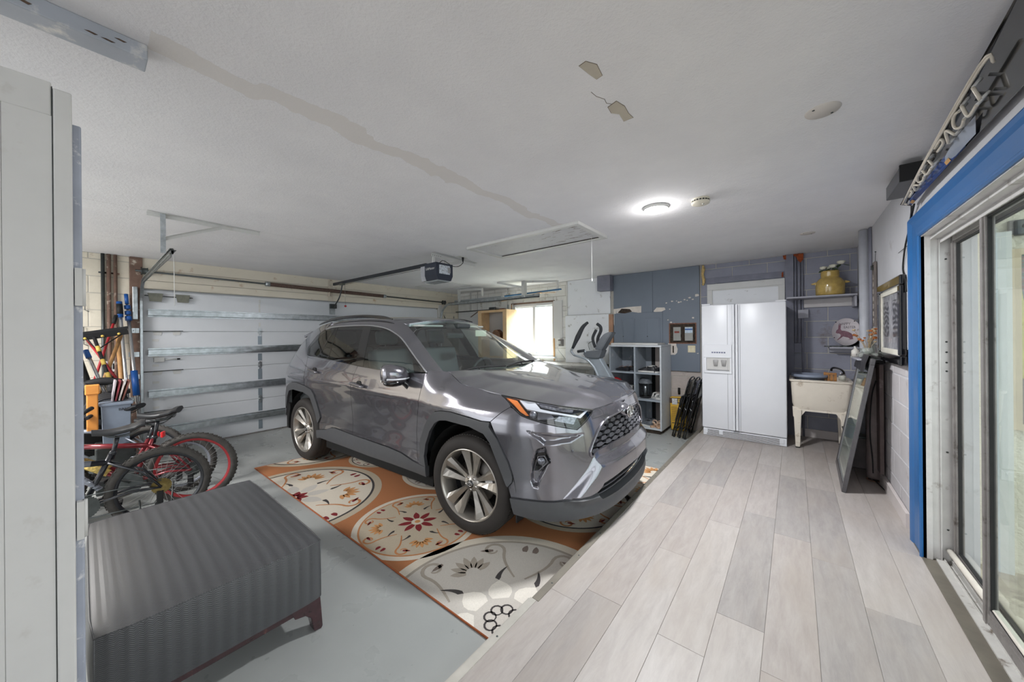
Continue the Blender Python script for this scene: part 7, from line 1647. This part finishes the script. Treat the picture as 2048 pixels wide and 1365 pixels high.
for (x, z) in ((-.11, .12), (.10, .125), (-.13, -.07)): bm = B(); tube(bm, [(x, -.005, z), (x, -.011, z)], .006, 8); obj('nail', bm, M_BLK, bs)
t = thing('dark_stand', 'black round stand behind the rabbit sign', 'stand', (.53, YW - .03, 1.40)); bm = B(); lathe(bm, [(.0001, -.004), (.09, -.004), (.09, .004), (.0001, .004)], 32, RX(PI / 2), cap=False); obj('disc', bm, M_BLK, t); bm = B(); tube(bm, [(.05, -.02, .09), (.07, -.03, .13)], .014, 8); obj('knob', bm, M_BLK, t)

# ================================================================== fridge
fr = thing('refrigerator', 'white side by side refrigerator with ice dispenser on the raised floor', 'refrigerator'); M_FR = mat('fridge_white', (222, 223, 228), .32, var=.005, bump=.03, bscale=200, bdist=.001); M_FRD = mat('fridge_shadow', (150, 150, 152), .5)
fx0, fx1, fs, ff = -.952, -.070, -.575, 5.16
obj('body', rb(fx0 + .004, fx1 - .004, ff + .07, 5.80, ZP + .02, 1.83, .006), M_FR, fr)
def fdoor(x0, x1, name):
    o = rb(x0, x1, ff, ff + .062, .245, 1.852, .014, 3); return obj(name, o, M_FR, fr, 50)
dl = fdoor(fx0, fs - .003, 'freezer_door'); dr2 = fdoor(fs + .003, fx1, 'fridge_door')
for (x0, x1, par) in ((fs - .085, fs - .050, dl), (fs + .050, fs + .085, dr2)):
    bm = B(); rbox(bm, fs - .030 if x0 < fs else fs + .004, fs - .004 if x0 < fs else fs + .030, ff - .035, ff - .012, .26, 1.84, .006, 2); h = obj('handle', bm, M_FR, par)
    for z in (1.36, 1.26): bm = B(); ball(bm, ((x0 + x1) / 2 * .0 + (fs - .017 if x0 < fs else fs + .017), ff - .018, z), .02, .7, 1, 1.5); obj('handle_mount', bm, M_FR, h)
    bm = B(); box(bm, x0, x0 + .003, ff - .004, ff, .26, 1.84); obj('door_groove', bm, M_FRD, par)
# dispenser
dsp = empty('dispenser'); dsp.parent = fr
a, b_, z0, z1_ = -.925, -.612, .965, 1.335
for (p, q, r_, s_) in ((a, b_, 1.165, z1_), (a, b_, z0, z0 + .03), (a, a + .03, z0 + .03, 1.165), (b_ - .02, b_, z0 + .03, 1.165)): obj('bezel', rb(p, q, ff - .016, ff - .001, r_, s_, .004), M_FR, dsp)
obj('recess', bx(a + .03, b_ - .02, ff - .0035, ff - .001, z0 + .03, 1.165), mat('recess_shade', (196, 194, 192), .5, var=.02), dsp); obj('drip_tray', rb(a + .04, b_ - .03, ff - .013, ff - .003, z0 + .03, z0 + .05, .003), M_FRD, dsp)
for x in (-.79, -.70): bm = B(); lathe(bm, [(.0001, -.05), (.02, -.05), (.03, .02), (.026, .03)], 16, TR(x, ff - .012, 1.11) @ Matrix.Diagonal((1, .35, 1, 1))); obj('paddle', bm, mat('paddle_grey', (168, 166, 166), .4), dsp)
bm = B()
for k in range(6): box(bm, -.835 + k * .027, -.815 + k * .027, ff - .0175, ff - .016, 1.225, 1.243)
obj('button', bm, mat('button_blue_grey', (112, 116, 140), .5), dsp)['kind'] = 'stuff'
gl = empty('kick_grille'); gl.parent = fr
obj('grille_panel', rb(fx0 + .01, fx1 - .004, ff + .012, ff + .03, ZP + .004, .238, .004), M_FR, gl)
for k in range(6): z = ZP + .014 + k * .0125; obj('louvre_slot', bx(fx0 + .05, fx1 - .07, ff + .0095, ff + .012, z, z + .0045), M_DRK, gl)
for x in (fx0 + .04, -.74, fx1 - .05): obj('clip', rb(x - .022, x + .022, ff + .004, ff + .014, .175, .225, .003), M_FR, gl)
for x in (fx0 + .05, fx1 - .05): obj('hinge_cover', rb(x - .05, x + .05, ff + .01, ff + .12, 1.8525, 1.868, .004), M_FR, fr)

# ================================================================== utility sink
sk = thing('utility_sink', 'cream plastic utility sink on four tapered legs right of the fridge', 'sink'); M_SK = mat('sink_cream', (222, 213, 200), .4, var=.02, dirt=(176, 160, 140), dirt_amt=.08, dscale=12)
kx0, kx1, ky0, ky1 = -.035, .485, 5.20, 5.74
bm = B(); rr_ = []
def rrect(x0, x1, y0, y1, r, z, n=5):
    out = []
    for cx, cy, a0 in ((x1 - r, y1 - r, 0), (x0 + r, y1 - r, PI / 2), (x0 + r, y0 + r, PI), (x1 - r, y0 + r, 3 * PI / 2)):
        for k in range(n + 1): a = a0 + PI / 2 * k / n; out.append((cx + r * math.cos(a), cy + r * math.sin(a), z))
    return out
loops = [rrect(kx0 - .012, kx1 + .012, ky0 - .012, ky1, .04, .918), rrect(kx0 - .014, kx1 + .014, ky0 - .014, ky1, .04, .938), rrect(kx0 + .02, kx1 - .02, ky0 + .02, ky1 - .06, .04, .940), rrect(kx0 + .03, kx1 - .03, ky0 + .03, ky1 - .07, .05, .90), rrect(kx0 + .06, kx1 - .06, ky0 + .06, ky1 - .1, .06, .62)]
outl = [rrect(kx0 - .012, kx1 + .012, ky0 - .012, ky1, .04, .918), rrect(kx0, kx1, ky0, ky1 - .01, .04, .912), rrect(kx0 + .012, kx1 - .012, ky0 + .012, ky1 - .02, .05, .66), rrect(kx0 + .03, kx1 - .03, ky0 + .03, ky1 - .04, .06, .60), rrect(kx0 + .06, kx1 - .06, ky0 + .06, ky1 - .07, .06, .588)]
for LL in (loops, outl):
    R_ = [[bm.verts.new(p) for p in L] for L in LL]
    for a, b_ in zip(R_, R_[1:]):
        for q in range(len(a)): bm.faces.new((a[q], a[(q + 1) % len(a)], b_[(q + 1) % len(a)], b_[q]))
    bm.faces.new(R_[-1])
obj('tub', bm, M_SK, sk, 45)
# leg stand: apron with arch front and back, legs
for y in (ky0 + .045, ky1 - .085):
    bm = B(); prism(bm, [(kx0 + .015, .62), (kx0 + .02, .50), (kx0 + .085, .50), (kx0 + .13, .575), (kx1 - .13, .575), (kx1 - .085, .50), (kx1 - .02, .50), (kx1 - .015, .62)], -.012, .012, TR(0, y, 0) @ WALLY); obj('apron', bm, M_SK, sk)
for sx in (0, 1):
    for y in (ky0 + .04, ky1 - .08):
        x = kx0 + .06 if sx == 0 else kx1 - .06; bm = B(); vs = box(bm, -.036, .036, -.03, .03, ZP + .012, .59)
        for v in vs:
            if v.co.z < .3: v.co.x *= .55; v.co.y *= .6
        bmesh.ops.bevel(bm, geom=bm.edges[:], offset=.004, segments=2, affect='EDGES'); bm.transform(TR(x, y, 0)); l_ = obj('leg', bm, M_SK, sk)
        obj('foot', rb(x - .021, x + .021, y - .019, y + .019, ZP + .0005, ZP + .012, .003), M_BLK, l_)
t = thing('wash_basin', 'round blue grey plastic basin resting in the utility sink', 'basin', (.14, 5.44, 0)); M_BAS = mat('basin_blue_grey', (134, 142, 160), .4, var=.03)
bm = B(); lathe(bm, [(.0001, .86), (.12, .86), (.145, .95), (.165, .955), (.172, .965), (.168, .99), (.160, .99), (.155, .96), (.135, .95), (.112, .875), (.0001, .87)], 32, cap=False); obj('bowl', bm, M_BAS, t); obj('handle', rb(.15, .185, -.05, .03, .93, .985, .008), mat('pale_blue', (176, 200, 206), .4), t)
t = thing('wooden_block', 'brown wooden handled caddy standing on the sink', 'caddy', (.315, 5.40, .942)); M_WB = mat('varnished_wood', (166, 114, 60), .35, var=.15, scale=30)
for k, x in enumerate((-.045, -.015, .015, .045)): obj('slat', rb(x - .013, x + .013, -.02, .02, -.02, .075, .003, 2, 0, RY(.12 if k == 0 else 0)), M_WB, t)
obj('rail', rb(-.055, .055, -.026, .026, .055, .072, .003), M_WB, t); obj('base', rb(-.06, .06, -.03, .03, -.045, -.02, .003), M_WB, t)
t = thing('faucet', 'black and chrome gooseneck faucet behind the utility sink', 'faucet'); bm = B(); tube(bm, [(.45, 5.68, .94), (.455, 5.67, 1.0), (.42, 5.60, 1.045), (.36, 5.48, 1.07), (.335, 5.44, 1.06), (.33, 5.42, 1.04)], .011, 10, smooth=5); obj('spout', bm, M_BLKG, t)
bm = B(); lathe(bm, [(.028, .94), (.026, .965), (.016, .99), (.0001, .99)], 16, TR(.45, 5.68, 0)); obj('base', bm, M_CHROME, t); bm = B(); tube(bm, [(.45, 5.68, .985), (.42, 5.60, 1.0)], .006, 8); obj('lever', bm, M_CHROME, t)
t = thing('glass_jar', 'small clear jar on the right rim of the sink', 'jar', (.415, 5.34, .941)); bm = B(); lathe(bm, [(.0001, 0), (.03, 0), (.032, .05), (.028, .055)], 20, cap=False); obj('jar', bm, mat('jar_pale', (196, 196, 186), .2, var=.1), t)

# ================================================================== right corner pipes and bottles
pp = thing('stack_pipe', 'thick grey painted vertical pipe in the right back corner', 'pipe'); bm = B(); tube(bm, [(.553, 4.95, ZP), (.553, 4.95, ZC - .003)], .040, 24); obj('pipe', bm, mat('pipe_grey', (178, 180, 188), .5, var=.04, dirt=(140, 136, 136), dirt_amt=.15), pp)
for (x, y, r) in ((.585, 4.88, .010), (.588, 4.85, .008)): bm = B(); tube(bm, [(x, y, 1.25), (x, y, ZC - .003)], r, 8); obj('small_pipe', bm, M_VMORT, pp)
lg = thing('wrapped_pipe', 'lumpy brown grey wrapped pipe with open cut end behind the leaning frame', 'pipe'); M_WRAP = mat('wrap_taupe', (120, 108, 106), .6, var=.12, scale=8, bump=.4, bscale=18, bdist=.01, dirt=(70, 56, 52), dirt_amt=.3, dscale=6)
bm = B(); tube(bm, [(.545, 4.46, .16), (.548, 4.47, .20), (.55, 4.48, .6), (.555, 4.50, 1.0), (.56, 4.50, 1.16)], [.03, .046, .05, .05, .048], 16, smooth=5); obj('pipe', bm, M_WRAP, lg); bm = B(); lathe(bm, [(.0001, .01), (.042, .01), (.048, 0)], 16, TR(.545, 4.46, .158) @ RX(PI), cap=False); obj('cut_end', bm, mat('copper_brown', (150, 110, 90), .6, var=.1), lg)
bm = B(); tube(bm, [(.56, 4.42, 1.05), (.53, 4.40, .9), (.52, 4.42, .6), (.53, 4.38, .35), (.53, 4.36, .24)], .0045, 6, smooth=6); tag(obj('black_cable', bm, M_BLK), 'black cable hanging down the wrapped pipe', 'cable')
bm = B(); tube(bm, [(.55, 4.42, .16), (.57, 4.32, .152), (.585, 4.22, .150)], .004, 6, smooth=4); tag(obj('floor_cable', bm, M_BLK), 'short black cable on the floor along the right baseboard', 'cable')
ds = thing('dark_board', 'dark stained board leaning on the right wall behind the wrapped pipe', 'board'); obj('board', rb(.565, .592, 4.30, 4.85, .26, 1.20, .003), mat('stained_dark', (104, 90, 88), .7, var=.12, scale=5, dirt=(150, 140, 140), dirt_amt=.3, dscale=5), ds)
t = thing('small_cabinet', 'low dark box on the floor behind the leaning frame', 'box', (.50, 4.98, ZP)); obj('body', rb(-.10, .08, -.20, .20, .001, .30, .01), mat('low_box_grey', (120, 112, 112), .6, var=.1), t); obj('lid', rb(-.105, .085, -.205, .205, .30, .32, .004), M_STEELD, t)
t = thing('spray_bottle', 'white bottle with teal top on the low box behind the leaning frame', 'bottle', (.47, 4.90, ZP + .32)); bm = B(); lathe(bm, [(.0001, 0), (.035, 0), (.037, .10), (.015, .13), (.015, .15), (.0001, .15)], 20, cap=False); obj('body', bm, M_WHITEP, t); bm = B(); rbox(bm, -.03, .02, -.012, .012, .15, .18, .004); obj('nozzle', bm, mat('teal', (70, 130, 130), .4), t)
# ledge with bottles and dried flowers beside the stack pipe
ld = thing('bracket_ledge', 'small ledge holding glass bottles by the stack pipe', 'ledge'); obj('board', rb(.44, .598, 4.40, 4.86, 1.225, 1.240, .003), M_SHV, ld)
bm = B(); rbox(bm, .52, .60, 4.28, 4.34, 1.215, 1.235, .003); tag(obj('wall_bracket', bm, M_BLK), 'short black bracket on the wall under the glass bottles', 'bracket')
M_BOT = glass('bottle_glass', (.80, .84, .80, 1), base=.10, rough=.05, body=((.75, .78, .74, 1), .25))
def bottle(label, x, y, z, r, h, m, lie=0, rz=0):
    t = thing('glass_bottle', label, 'bottle', (x, y, z), rz); bm = B(); lathe(bm, [(.0001, 0), (r, 0), (r, h * .6), (r * .5, h * .74), (r * .36, h * .8), (r * .36, h * .96), (r * .45, h), (.0001, h)], 18, cap=False)
    if lie: bm.transform(TR(0, 0, r) @ RX(-PI / 2))
    obj('body', bm, m, t); bm = B(); lathe(bm, [(r * .5, h * .93), (r * .5, h * 1.03), (.0001, h * 1.03)], 12, cap=False)
    if lie: bm.transform(TR(0, 0, r) @ RX(-PI / 2))
    obj('cap', bm, M_ALU, t)
bottle('clear glass bottle lying on the ledge, lowest', .50, 4.44, 1.2405, .026, .24, M_BOT, 1, .1); bottle('clear glass bottle lying beside the wall on the ledge', .565, 4.43, 1.2405, .024, .22, M_BOT, 1, -.05)
bottle('clear glass bottle lying on top of the two others', .53, 4.46, 1.289, .024, .22, M_BOT, 1, .2)
bottle('short milky jar at the left end of the ledge', .465, 4.76, 1.2405, .030, .10, mat('milky_jar', (206, 202, 196), .25, var=.05)); bottle('upright clear bottle behind the dried flowers', .575, 4.76, 1.2405, .022, .20, M_BOT)
fl = thing('dried_bouquet', 'dry orange brown flowers standing among the glass bottles', 'flowers', (.54, 4.66, 1.2405)); M_DRY = mat('dried_orange', (168, 100, 52), .8, var=.3, scale=30); M_STR = mat('straw', (176, 156, 126), .8, var=.1); rr = random.Random(11)
bm = B(); lathe(bm, [(.0001, 0), (.022, 0), (.022, .06), (.0001, .06)], 12, cap=False); obj('vase', bm, M_BOT, fl)
for k in range(22):
    a = rr.random() * 6.28; tl_ = .2 + rr.random() * .45; L = .10 + rr.random() * .12; ex = (min(.045, math.cos(a) * tl_ * L), math.sin(a) * tl_ * L * 1.4, .05 + L)
    bm = B(); tube(bm, [(0, 0, .03), (ex[0] * .4, ex[1] * .4, .05 + L * .5), ex], .0018, 4); st_ = obj('stem', bm, M_STR, fl)
    bm = B(); ball(bm, ex, .010 + rr.random() * .010, 1, 1, .7, 7, 5); obj('flower_head', bm, M_DRY if k % 3 else M_STR, st_)

# leaning picture frame (three photographs one above another, matted)
mf = thing('leaning_frame', 'tall narrow dark frame with pale photographs leaning on the right wall', 'picture frame')
b0, b1 = Vector((.310, 3.985, ZP + .002)), Vector((.334, 4.875, ZP + .002)); t0, t1_ = Vector((.492, 3.985, 1.265)), Vector((.512, 4.875, 1.285))
U = (b1 - b0).normalized(); V = (t0 - b0); Hh = V.length; V.normalize(); N_ = U.cross(V).normalized()
if N_.x > 0: N_ = -N_
FM = Matrix(((U.x, V.x, N_.x, b0.x), (U.y, V.y, N_.y, b0.y), (U.z, V.z, N_.z, b0.z), (0, 0, 0, 1))); LU = (b1 - b0).length
M_FRM = mat('frame_dark', (84, 82, 84), .35, .2, var=.08, scale=20)
for (a, b_, c0, d) in ((0, LU, 0, .05), (0, LU, Hh - .05, Hh), (0, .045, .05, Hh - .05), (LU - .045, LU, .05, Hh - .05)): obj('frame_rail', rb(a, b_, c0, d, -.016, .012, .003, 2, 0, FM), M_FRM, mf)
obj('mount', (lambda b: (box(b, .04, LU - .04, .045, Hh - .045, -.014, -.004, 0, FM), b)[1])(B()), mat('mount_silver', (196, 196, 190), .3, var=.02), mf)
for k, (c0, d, cc) in enumerate(((.10, .30, (172, 176, 170)), (.33, .54, (126, 136, 136)), (.57, .80, (196, 196, 188)), (.83, 1.06, (138, 142, 122)))):
    obj('photograph', (lambda b: (box(b, .085, LU - .085, c0, d, -.004, -.001, 0, FM), b)[1])(B()), mat('photo_%d' % k, cc, .3, var=.22, scale=3.5, Coat_Weight=.6), mf)
obj('inner_moulding', (lambda b: ([box(b, *q, 0, FM) for q in ((.045, LU - .045, .05, .058, -.004, .004), (.045, LU - .045, Hh - .058, Hh - .05, -.004, .004), (.045, .053, .058, Hh - .058, -.004, .004), (LU - .053, LU - .045, .058, Hh - .058, -.004, .004))], b)[1])(B()), M_SILV, mf)
obj('picture_glass', (lambda b: (box(b, .053, LU - .053, .058, Hh - .058, .001, .003, 0, FM), b)[1])(B()), M_GLASS, mf)
t = thing('plastic_cover', 'crumpled black plastic folded over the top of the leaning frame', 'cover'); bm = B(); g_ = []
rr = random.Random(2)
for j in range(7):
    row = []
    for i in range(17):
        u = .06 + (LU - .10) * i / 16; tt = j / 6
        if tt < .5: p = Vector((u, Hh - .13 * (1 - tt * 2) , .022 + .012 * rr.random()))
        else: p = Vector((u, Hh + .010 + .01 * rr.random(), .022 - .07 * (tt - .5) * 2))
        row.append(bm.verts.new(FM @ p))
    g_.append(row)
for a, b_ in zip(g_, g_[1:]):
    for q in range(16): bm.faces.new((a[q], a[q + 1], b_[q + 1], b_[q]))
obj('sheet', bm, mat('black_plastic_sheet', (48, 46, 48), .35, var=.1, scale=20), t, 60)

# ================================================================== pictures, sign and neon on the right wall
pf = thing('framed_picture', 'black framed grey sketch of a street hanging on the right wall', 'picture', (XR - .013, 0, 0)); py0, py1, pz0, pz1 = 3.53, 4.36, 1.245, 1.875
for (a, b_, c0, d) in ((py0, py1, pz0, pz0 + .07), (py0, py1, pz1 - .07, pz1), (py0, py0 + .07, pz0 + .07, pz1 - .07), (py1 - .07, py1, pz0 + .07, pz1 - .07)): obj('frame_rail', rb(-.034, 0, a, b_, c0, d, .008), M_BLKG, pf)
for (a, b_, c0, d) in ((py0 + .07, py1 - .07, pz0 + .07, pz0 + .105), (py0 + .07, py1 - .07, pz1 - .105, pz1 - .07), (py0 + .07, py0 + .105, pz0 + .105, pz1 - .105), (py1 - .105, py1 - .07, pz0 + .105, pz1 - .105)): obj('mat_board', bx(-.022, -.010, a, b_, c0, d), mat('mat_cream', (212, 208, 196), .6), pf)
def sketch():
    t_ = NT('street_sketch'); v = t_.coord(scale=(1, 2.2, 1)); s = t_.new('ShaderNodeSeparateXYZ', i_0=t_.coord())
    n = t_.noise(v, 11, 6, .75, .8); w_ = t_.new('ShaderNodeTexWave', wave_type='BANDS', bands_direction='Z', i_Scale=7, i_Distortion=9, i_Detail=4); t_.l.new(t_.coord(scale=(1, 1.2, 1)), w_.inputs[0])
    cy = t_.math('ABSOLUTE', t_.math('SUBTRACT', s.outputs[1], 3.945)); side = t_.math('MULTIPLY', t_.math('GREATER_THAN', cy, .07), t_.math('LESS_THAN', t_.math('ABSOLUTE', t_.math('SUBTRACT', s.outputs[2], 1.58)), .14))
    f = t_.math('ADD', t_.math('MULTIPLY', n, .75), t_.math('MULTIPLY', t_.math('MULTIPLY', side, w_.outputs['Fac']), -.28)); f = t_.math('ADD', f, t_.math('MULTIPLY', t_.math('SUBTRACT', .25, cy), .45))
    t_.col(t_.ramp(f, [(.22, rgb(62, 62, 66)), (.40, rgb(130, 130, 136)), (.62, rgb(200, 200, 204))])); t_.set(Roughness=.35, Coat_Weight=.3); return t_.m
obj('print', bx(-.014, -.008, py0 + .105, py1 - .105, pz0 + .105, pz1 - .105), sketch(), pf)
ls = thing('laundry_sign', 'narrow brown vertical LAUNDRY sign hanging on the right wall', 'sign', (XR - .016, 4.64, 0)); obj('board', rb(-.018, 0, -.055, .055, 1.53, 2.13, .004), mat('sign_brown', (104, 96, 92), .6, var=.08, scale=14), ls)
for k, ch in enumerate('LAUNDRY'): text('letter', ch, .065, TR(-.0185, 0, 1.99 - k * .068) @ Matrix(((0, 0, -1, 0), (-1, 0, 0, 0), (0, 1, 0, 0), (0, 0, 0, 1))), M_FLK, ls, .0006)
bm = B(); tube(bm, [(-.004, 0, 2.13), (-.002, 0, 2.22)], .002, 5); ball(bm, (-.002, 0, 2.225), .006); obj('hanging_wire', bm, M_STEELD, ls)
bm = B(); rr = random.Random(4)
for k in range(8): ball(bm, (-.025, -.02 + rr.random() * .04, 2.06 + rr.random() * .04), .010, 1, 1.2, .8, 7, 5)
obj('greenery', bm, M_STEELD, ls)
# neon sign above the patio door
ns = thing('neon_sign', 'long black acrylic sign with pale glass tubing above the patio door', 'sign')
A0, A1, C0_, C1_ = Vector((.572, 3.25, 2.268)), Vector((.572, 1.6, 2.258)), Vector((.526, 3.25, 2.285)), Vector((.515, 1.6, 2.478))
Un = (A1 - A0).normalized()
def sp(u, v, w=0):
    """u 0..1 far to near, v 0..1 lower to upper edge, w outward"""
    a = A0.lerp(A1, u); c_ = C0_.lerp(C1_, u); d = (c_ - a).normalized(); n = Un.cross(d).normalized()
    if n.x > 0: n = -n
    return a.lerp(c_, v) + n * w
bm = B(); 
for (w0, w1) in ((0, .004),):
    q = [sp(0, 0, w0), sp(1, 0, w0), sp(1, 1, w0), sp(0, 1, w0)]; r_ = [sp(0, 0, w1), sp(1, 0, w1), sp(1, 1, w1), sp(0, 1, w1)]; v1 = [bm.verts.new(p) for p in q]; v2 = [bm.verts.new(p) for p in r_]; bm.faces.new(v1); bm.faces.new(v2)
    for k in range(4): bm.faces.new((v1[k], v1[(k + 1) % 4], v2[(k + 1) % 4], v2[k]))
obj('back_panel', bm, M_BLKG, ns)
bm = B(); pl_ = [sp(.02, .0, .006), sp(.55, .0, .006), sp(.55, .32, .006), sp(.30, .36, .006), sp(.02, .55, .006)]; bm.faces.new([bm.verts.new(p) for p in pl_]); obj('blue_graphic', bm, mat('sign_blue', (18, 62, 132), .2, var=.02, Coat_Weight=.6), ns)
bm = B(); pl_ = [sp(.40, .02, .008), sp(.62, .02, .008), sp(.66, .34, .008), sp(.52, .40, .008), sp(.44, .30, .008)]; bm.faces.new([bm.verts.new(p) for p in pl_]); obj('grey_graphic', bm, mat('sign_grey', (150, 158, 172), .2, var=.05, Coat_Weight=.6), ns)
M_TUBE = mat('neon_tube_off', (200, 192, 178), .3, var=.04)
glyphs = 'W0.03:.25,.8 .35,.35 .45,.7 .55,.35 .65,.8'
for k in range(11):
    u0 = .06 + k * .068; du = .048; w_ = .030
    sh_ = [[(0, .25), (0, .85)], [(0, .85), (1, .85), (1, .55), (0, .55)], [(0, .25), (.5, .85), (1, .25)], [(1, .8), (.5, .9), (0, .7), (0, .4), (.5, .22), (1, .35)], [(0, .85), (0, .25), (1, .25)]][k % 5]
    bm = B(); tube(bm, [sp(u0 + du * a, .22 + .52 * b_, w_) for a, b_ in sh_], .006, 6, smooth=4); tb = obj('glass_tube', bm, M_TUBE, ns)
    for (a, b_) in (sh_[0], sh_[-1]): bm = B(); tube(bm, [sp(u0 + du * a, .30 + .55 * b_, .004), sp(u0 + du * a, .22 + .52 * b_, w_)], .0055, 6); obj('tube_post', bm, M_OFFW, tb)
for k in range(2): bm = B(); tube(bm, [sp(.05, .70 + k * .05, .030 + .004 * (k % 2)), sp(.40, .70 + k * .05, .034), sp(.80, .72 + k * .05, .034), sp(.82, .62, .02)], .0045, 6, smooth=5); obj('glass_tube', bm, M_TUBE, ns)
for u in (.045, .42): bm = B(); q = [sp(u, .02, .011), sp(u + .035, .02, .011), sp(u + .035, .30 if u < .1 else .16, .011), sp(u, .30 if u < .1 else .16, .011)]; bm.faces.new([bm.verts.new(p) for p in q]); obj('orange_tag', bm, mat('orange_tag_%d' % int(u * 100), (196, 150, 90), .4), ns)
t = thing('transformer_box', 'grey metal transformer box on the wall behind the far end of the neon sign', 'box'); obj('case', rb(.50, .596, 3.10, 3.50, 2.385, 2.475, .005), mat('transformer_grey', (92, 92, 96), .4, .4, var=.04), t); obj('end_cap', rb(.497, .596, 3.085, 3.10, 2.38, 2.48, .002), M_BLK, t)
bm = B(); tube(bm, [(.575, 3.24, 2.26), (.59, 3.42, 2.15), (.586, 3.50, 2.05), (.592, 3.60, 1.92), (.590, 3.52, 1.84), (.59, 3.50, 1.75)], .005, 6, smooth=6); tube(bm, [(.575, 3.20, 2.26), (.588, 3.36, 2.20), (.588, 3.42, 2.14)], .005, 6, smooth=4); tag(obj('neon_cable', bm, M_BLK), 'black cable dropping from the neon sign beside the blue casing', 'cable')
bm = B(); tube(bm, [(.590, 3.72, 2.05), (.590, 3.34, 2.055)], .0022, 5); tag(obj('wire', bm, M_STEELD), 'thin stiff wire crossing the top of the blue casing', 'wire')

# ================================================================== elliptical trainer
el = thing('elliptical_trainer', 'silver elliptical exercise machine standing behind the car bonnet', 'exercise machine'); M_ES = mat('trainer_silver', (178, 186, 194), .3, .4, var=.02); M_ED = mat('trainer_grey', (110, 114, 120), .4, .2, var=.03); M_EG = mat('foam_grip', (54, 56, 60), .8, var=.04)
bm = B(); P_ = [(-2.441, 1.12), (-2.248, 1.127), (-2.059, .825), (-1.93, .55), (-1.90, .25), (-2.25, .25), (-2.25, .60), (-2.300, .924)]; prism(bm, P_, -.06, .06, TR(0, 4.9, 0) @ WALLY); bmesh.ops.bevel(bm, geom=bm.edges[:], offset=.012, segments=2, affect='EDGES'); obj('column', bm, M_ES, el)
bm = B(); prism(bm, [(-2.51, 1.19), (-2.46, 1.225), (-2.195, 1.255), (-2.245, 1.125), (-2.455, 1.12)], -.10, .10, TR(0, 4.9, 0) @ WALLY); bmesh.ops.bevel(bm, geom=bm.edges[:], offset=.012, segments=2, affect='EDGES'); obj('console_pod', bm, M_ED, el)
bm = B(); prism(bm, [(-2.321, 1.25), (-2.28, 1.35), (-2.235, 1.42), (-2.172, 1.485), (-2.10, 1.515), (-2.045, 1.509), (-2.08, 1.46), (-2.13, 1.38), (-2.206, 1.25)], -.085, .085, TR(0, 4.9, 0) @ WALLY); bmesh.ops.bevel(bm, geom=bm.edges[:], offset=.010, segments=2, affect='EDGES'); obj('console', bm, M_ED, el)
bm = B(); tube(bm, [(-2.623, 4.75, 1.164), (-2.434, 4.75, 1.114), (-2.35, 4.77, 1.04), (-2.27, 4.79, .90), (-2.15, 4.80, .55), (-2.1, 4.80, .30)], .017, 10, smooth=4); tube(bm, [(-2.649, 4.75, 1.279), (-2.676, 4.75, 1.225), (-2.623, 4.75, 1.164)], .017, 10, smooth=5); a1 = obj('swing_arm', bm, M_ES, el)
bm = B(); tube(bm, [(-2.391, 4.75, 1.658), (-2.42, 4.75, 1.64), (-2.48, 4.75, 1.583), (-2.559, 4.75, 1.445), (-2.649, 4.75, 1.270)], [.020, .022, .030, .038, .020], 12, smooth=4); obj('grip', bm, M_EG, a1)
bm = B(); tube(bm, [(-2.35, 5.05, 1.262), (-2.374, 5.05, 1.30), (-2.25, 5.05, .9), (-2.15, 5.03, .5), (-2.1, 5.03, .30)], .017, 10, smooth=3); a2 = obj('swing_arm', bm, M_ES, el)
bm = B(); tube(bm, [(-2.385, 5.05, 1.645), (-2.33, 5.05, 1.60), (-2.325, 5.05, 1.53), (-2.374, 5.05, 1.417), (-2.374, 5.05, 1.29)], .024, 12, smooth=4); obj('grip', bm, M_EG, a2)
bm = B(); tube(bm, [(-2.352, 4.95, 1.55), (-2.403, 4.95, 1.45), (-2.405, 4.95, 1.38), (-2.37, 4.95, 1.28)], .022, 12, smooth=4); obj('fixed_grip', bm, M_EG, el)
bm = B(); tube(bm, [(-2.59, 4.80, 1.219), (-2.475, 4.80, 1.236)], .022, 12); obj('fixed_grip', bm, M_EG, el); bm = B(); tube(bm, [(-2.48, 4.80, 1.236), (-2.46, 4.82, 1.20), (-2.42, 4.86, 1.14)], .014, 8); obj('grip_tube', bm, M_ES, el)
bm = B(); tube(bm, [(-2.45, 4.92, 1.24), (-2.47, 4.92, 1.33), (-2.42, 4.93, 1.37), (-2.38, 4.95, 1.33)], .004, 6, smooth=5); obj('sensor_wire', bm, M_BLK, el)
bm = B(); rbox(bm, -2.8, -1.7, 4.78, 5.02, .03, .09, .02); obj('base_rail', bm, M_ED, el)
for x in (-2.75, -1.75): bm = B(); tube(bm, [(x, 4.66, .035), (x, 5.14, .035)], .032, 12); obj('foot_tube', bm, M_ED, el)
for y in (4.76, 5.04): bm = B(); rbox(bm, -2.75, -2.35, y - .06, y + .06, .26, .29, .01); obj('foot_plate', bm, M_BLK, el)
bm = B(); lathe(bm, [(.0001, -.05), (.24, -.05), (.26, 0), (.24, .05), (.0001, .05)], 32, TR(-2.05, 4.9, .36) @ RX(PI / 2), cap=False); obj('flywheel_cover', bm, M_ES, el)
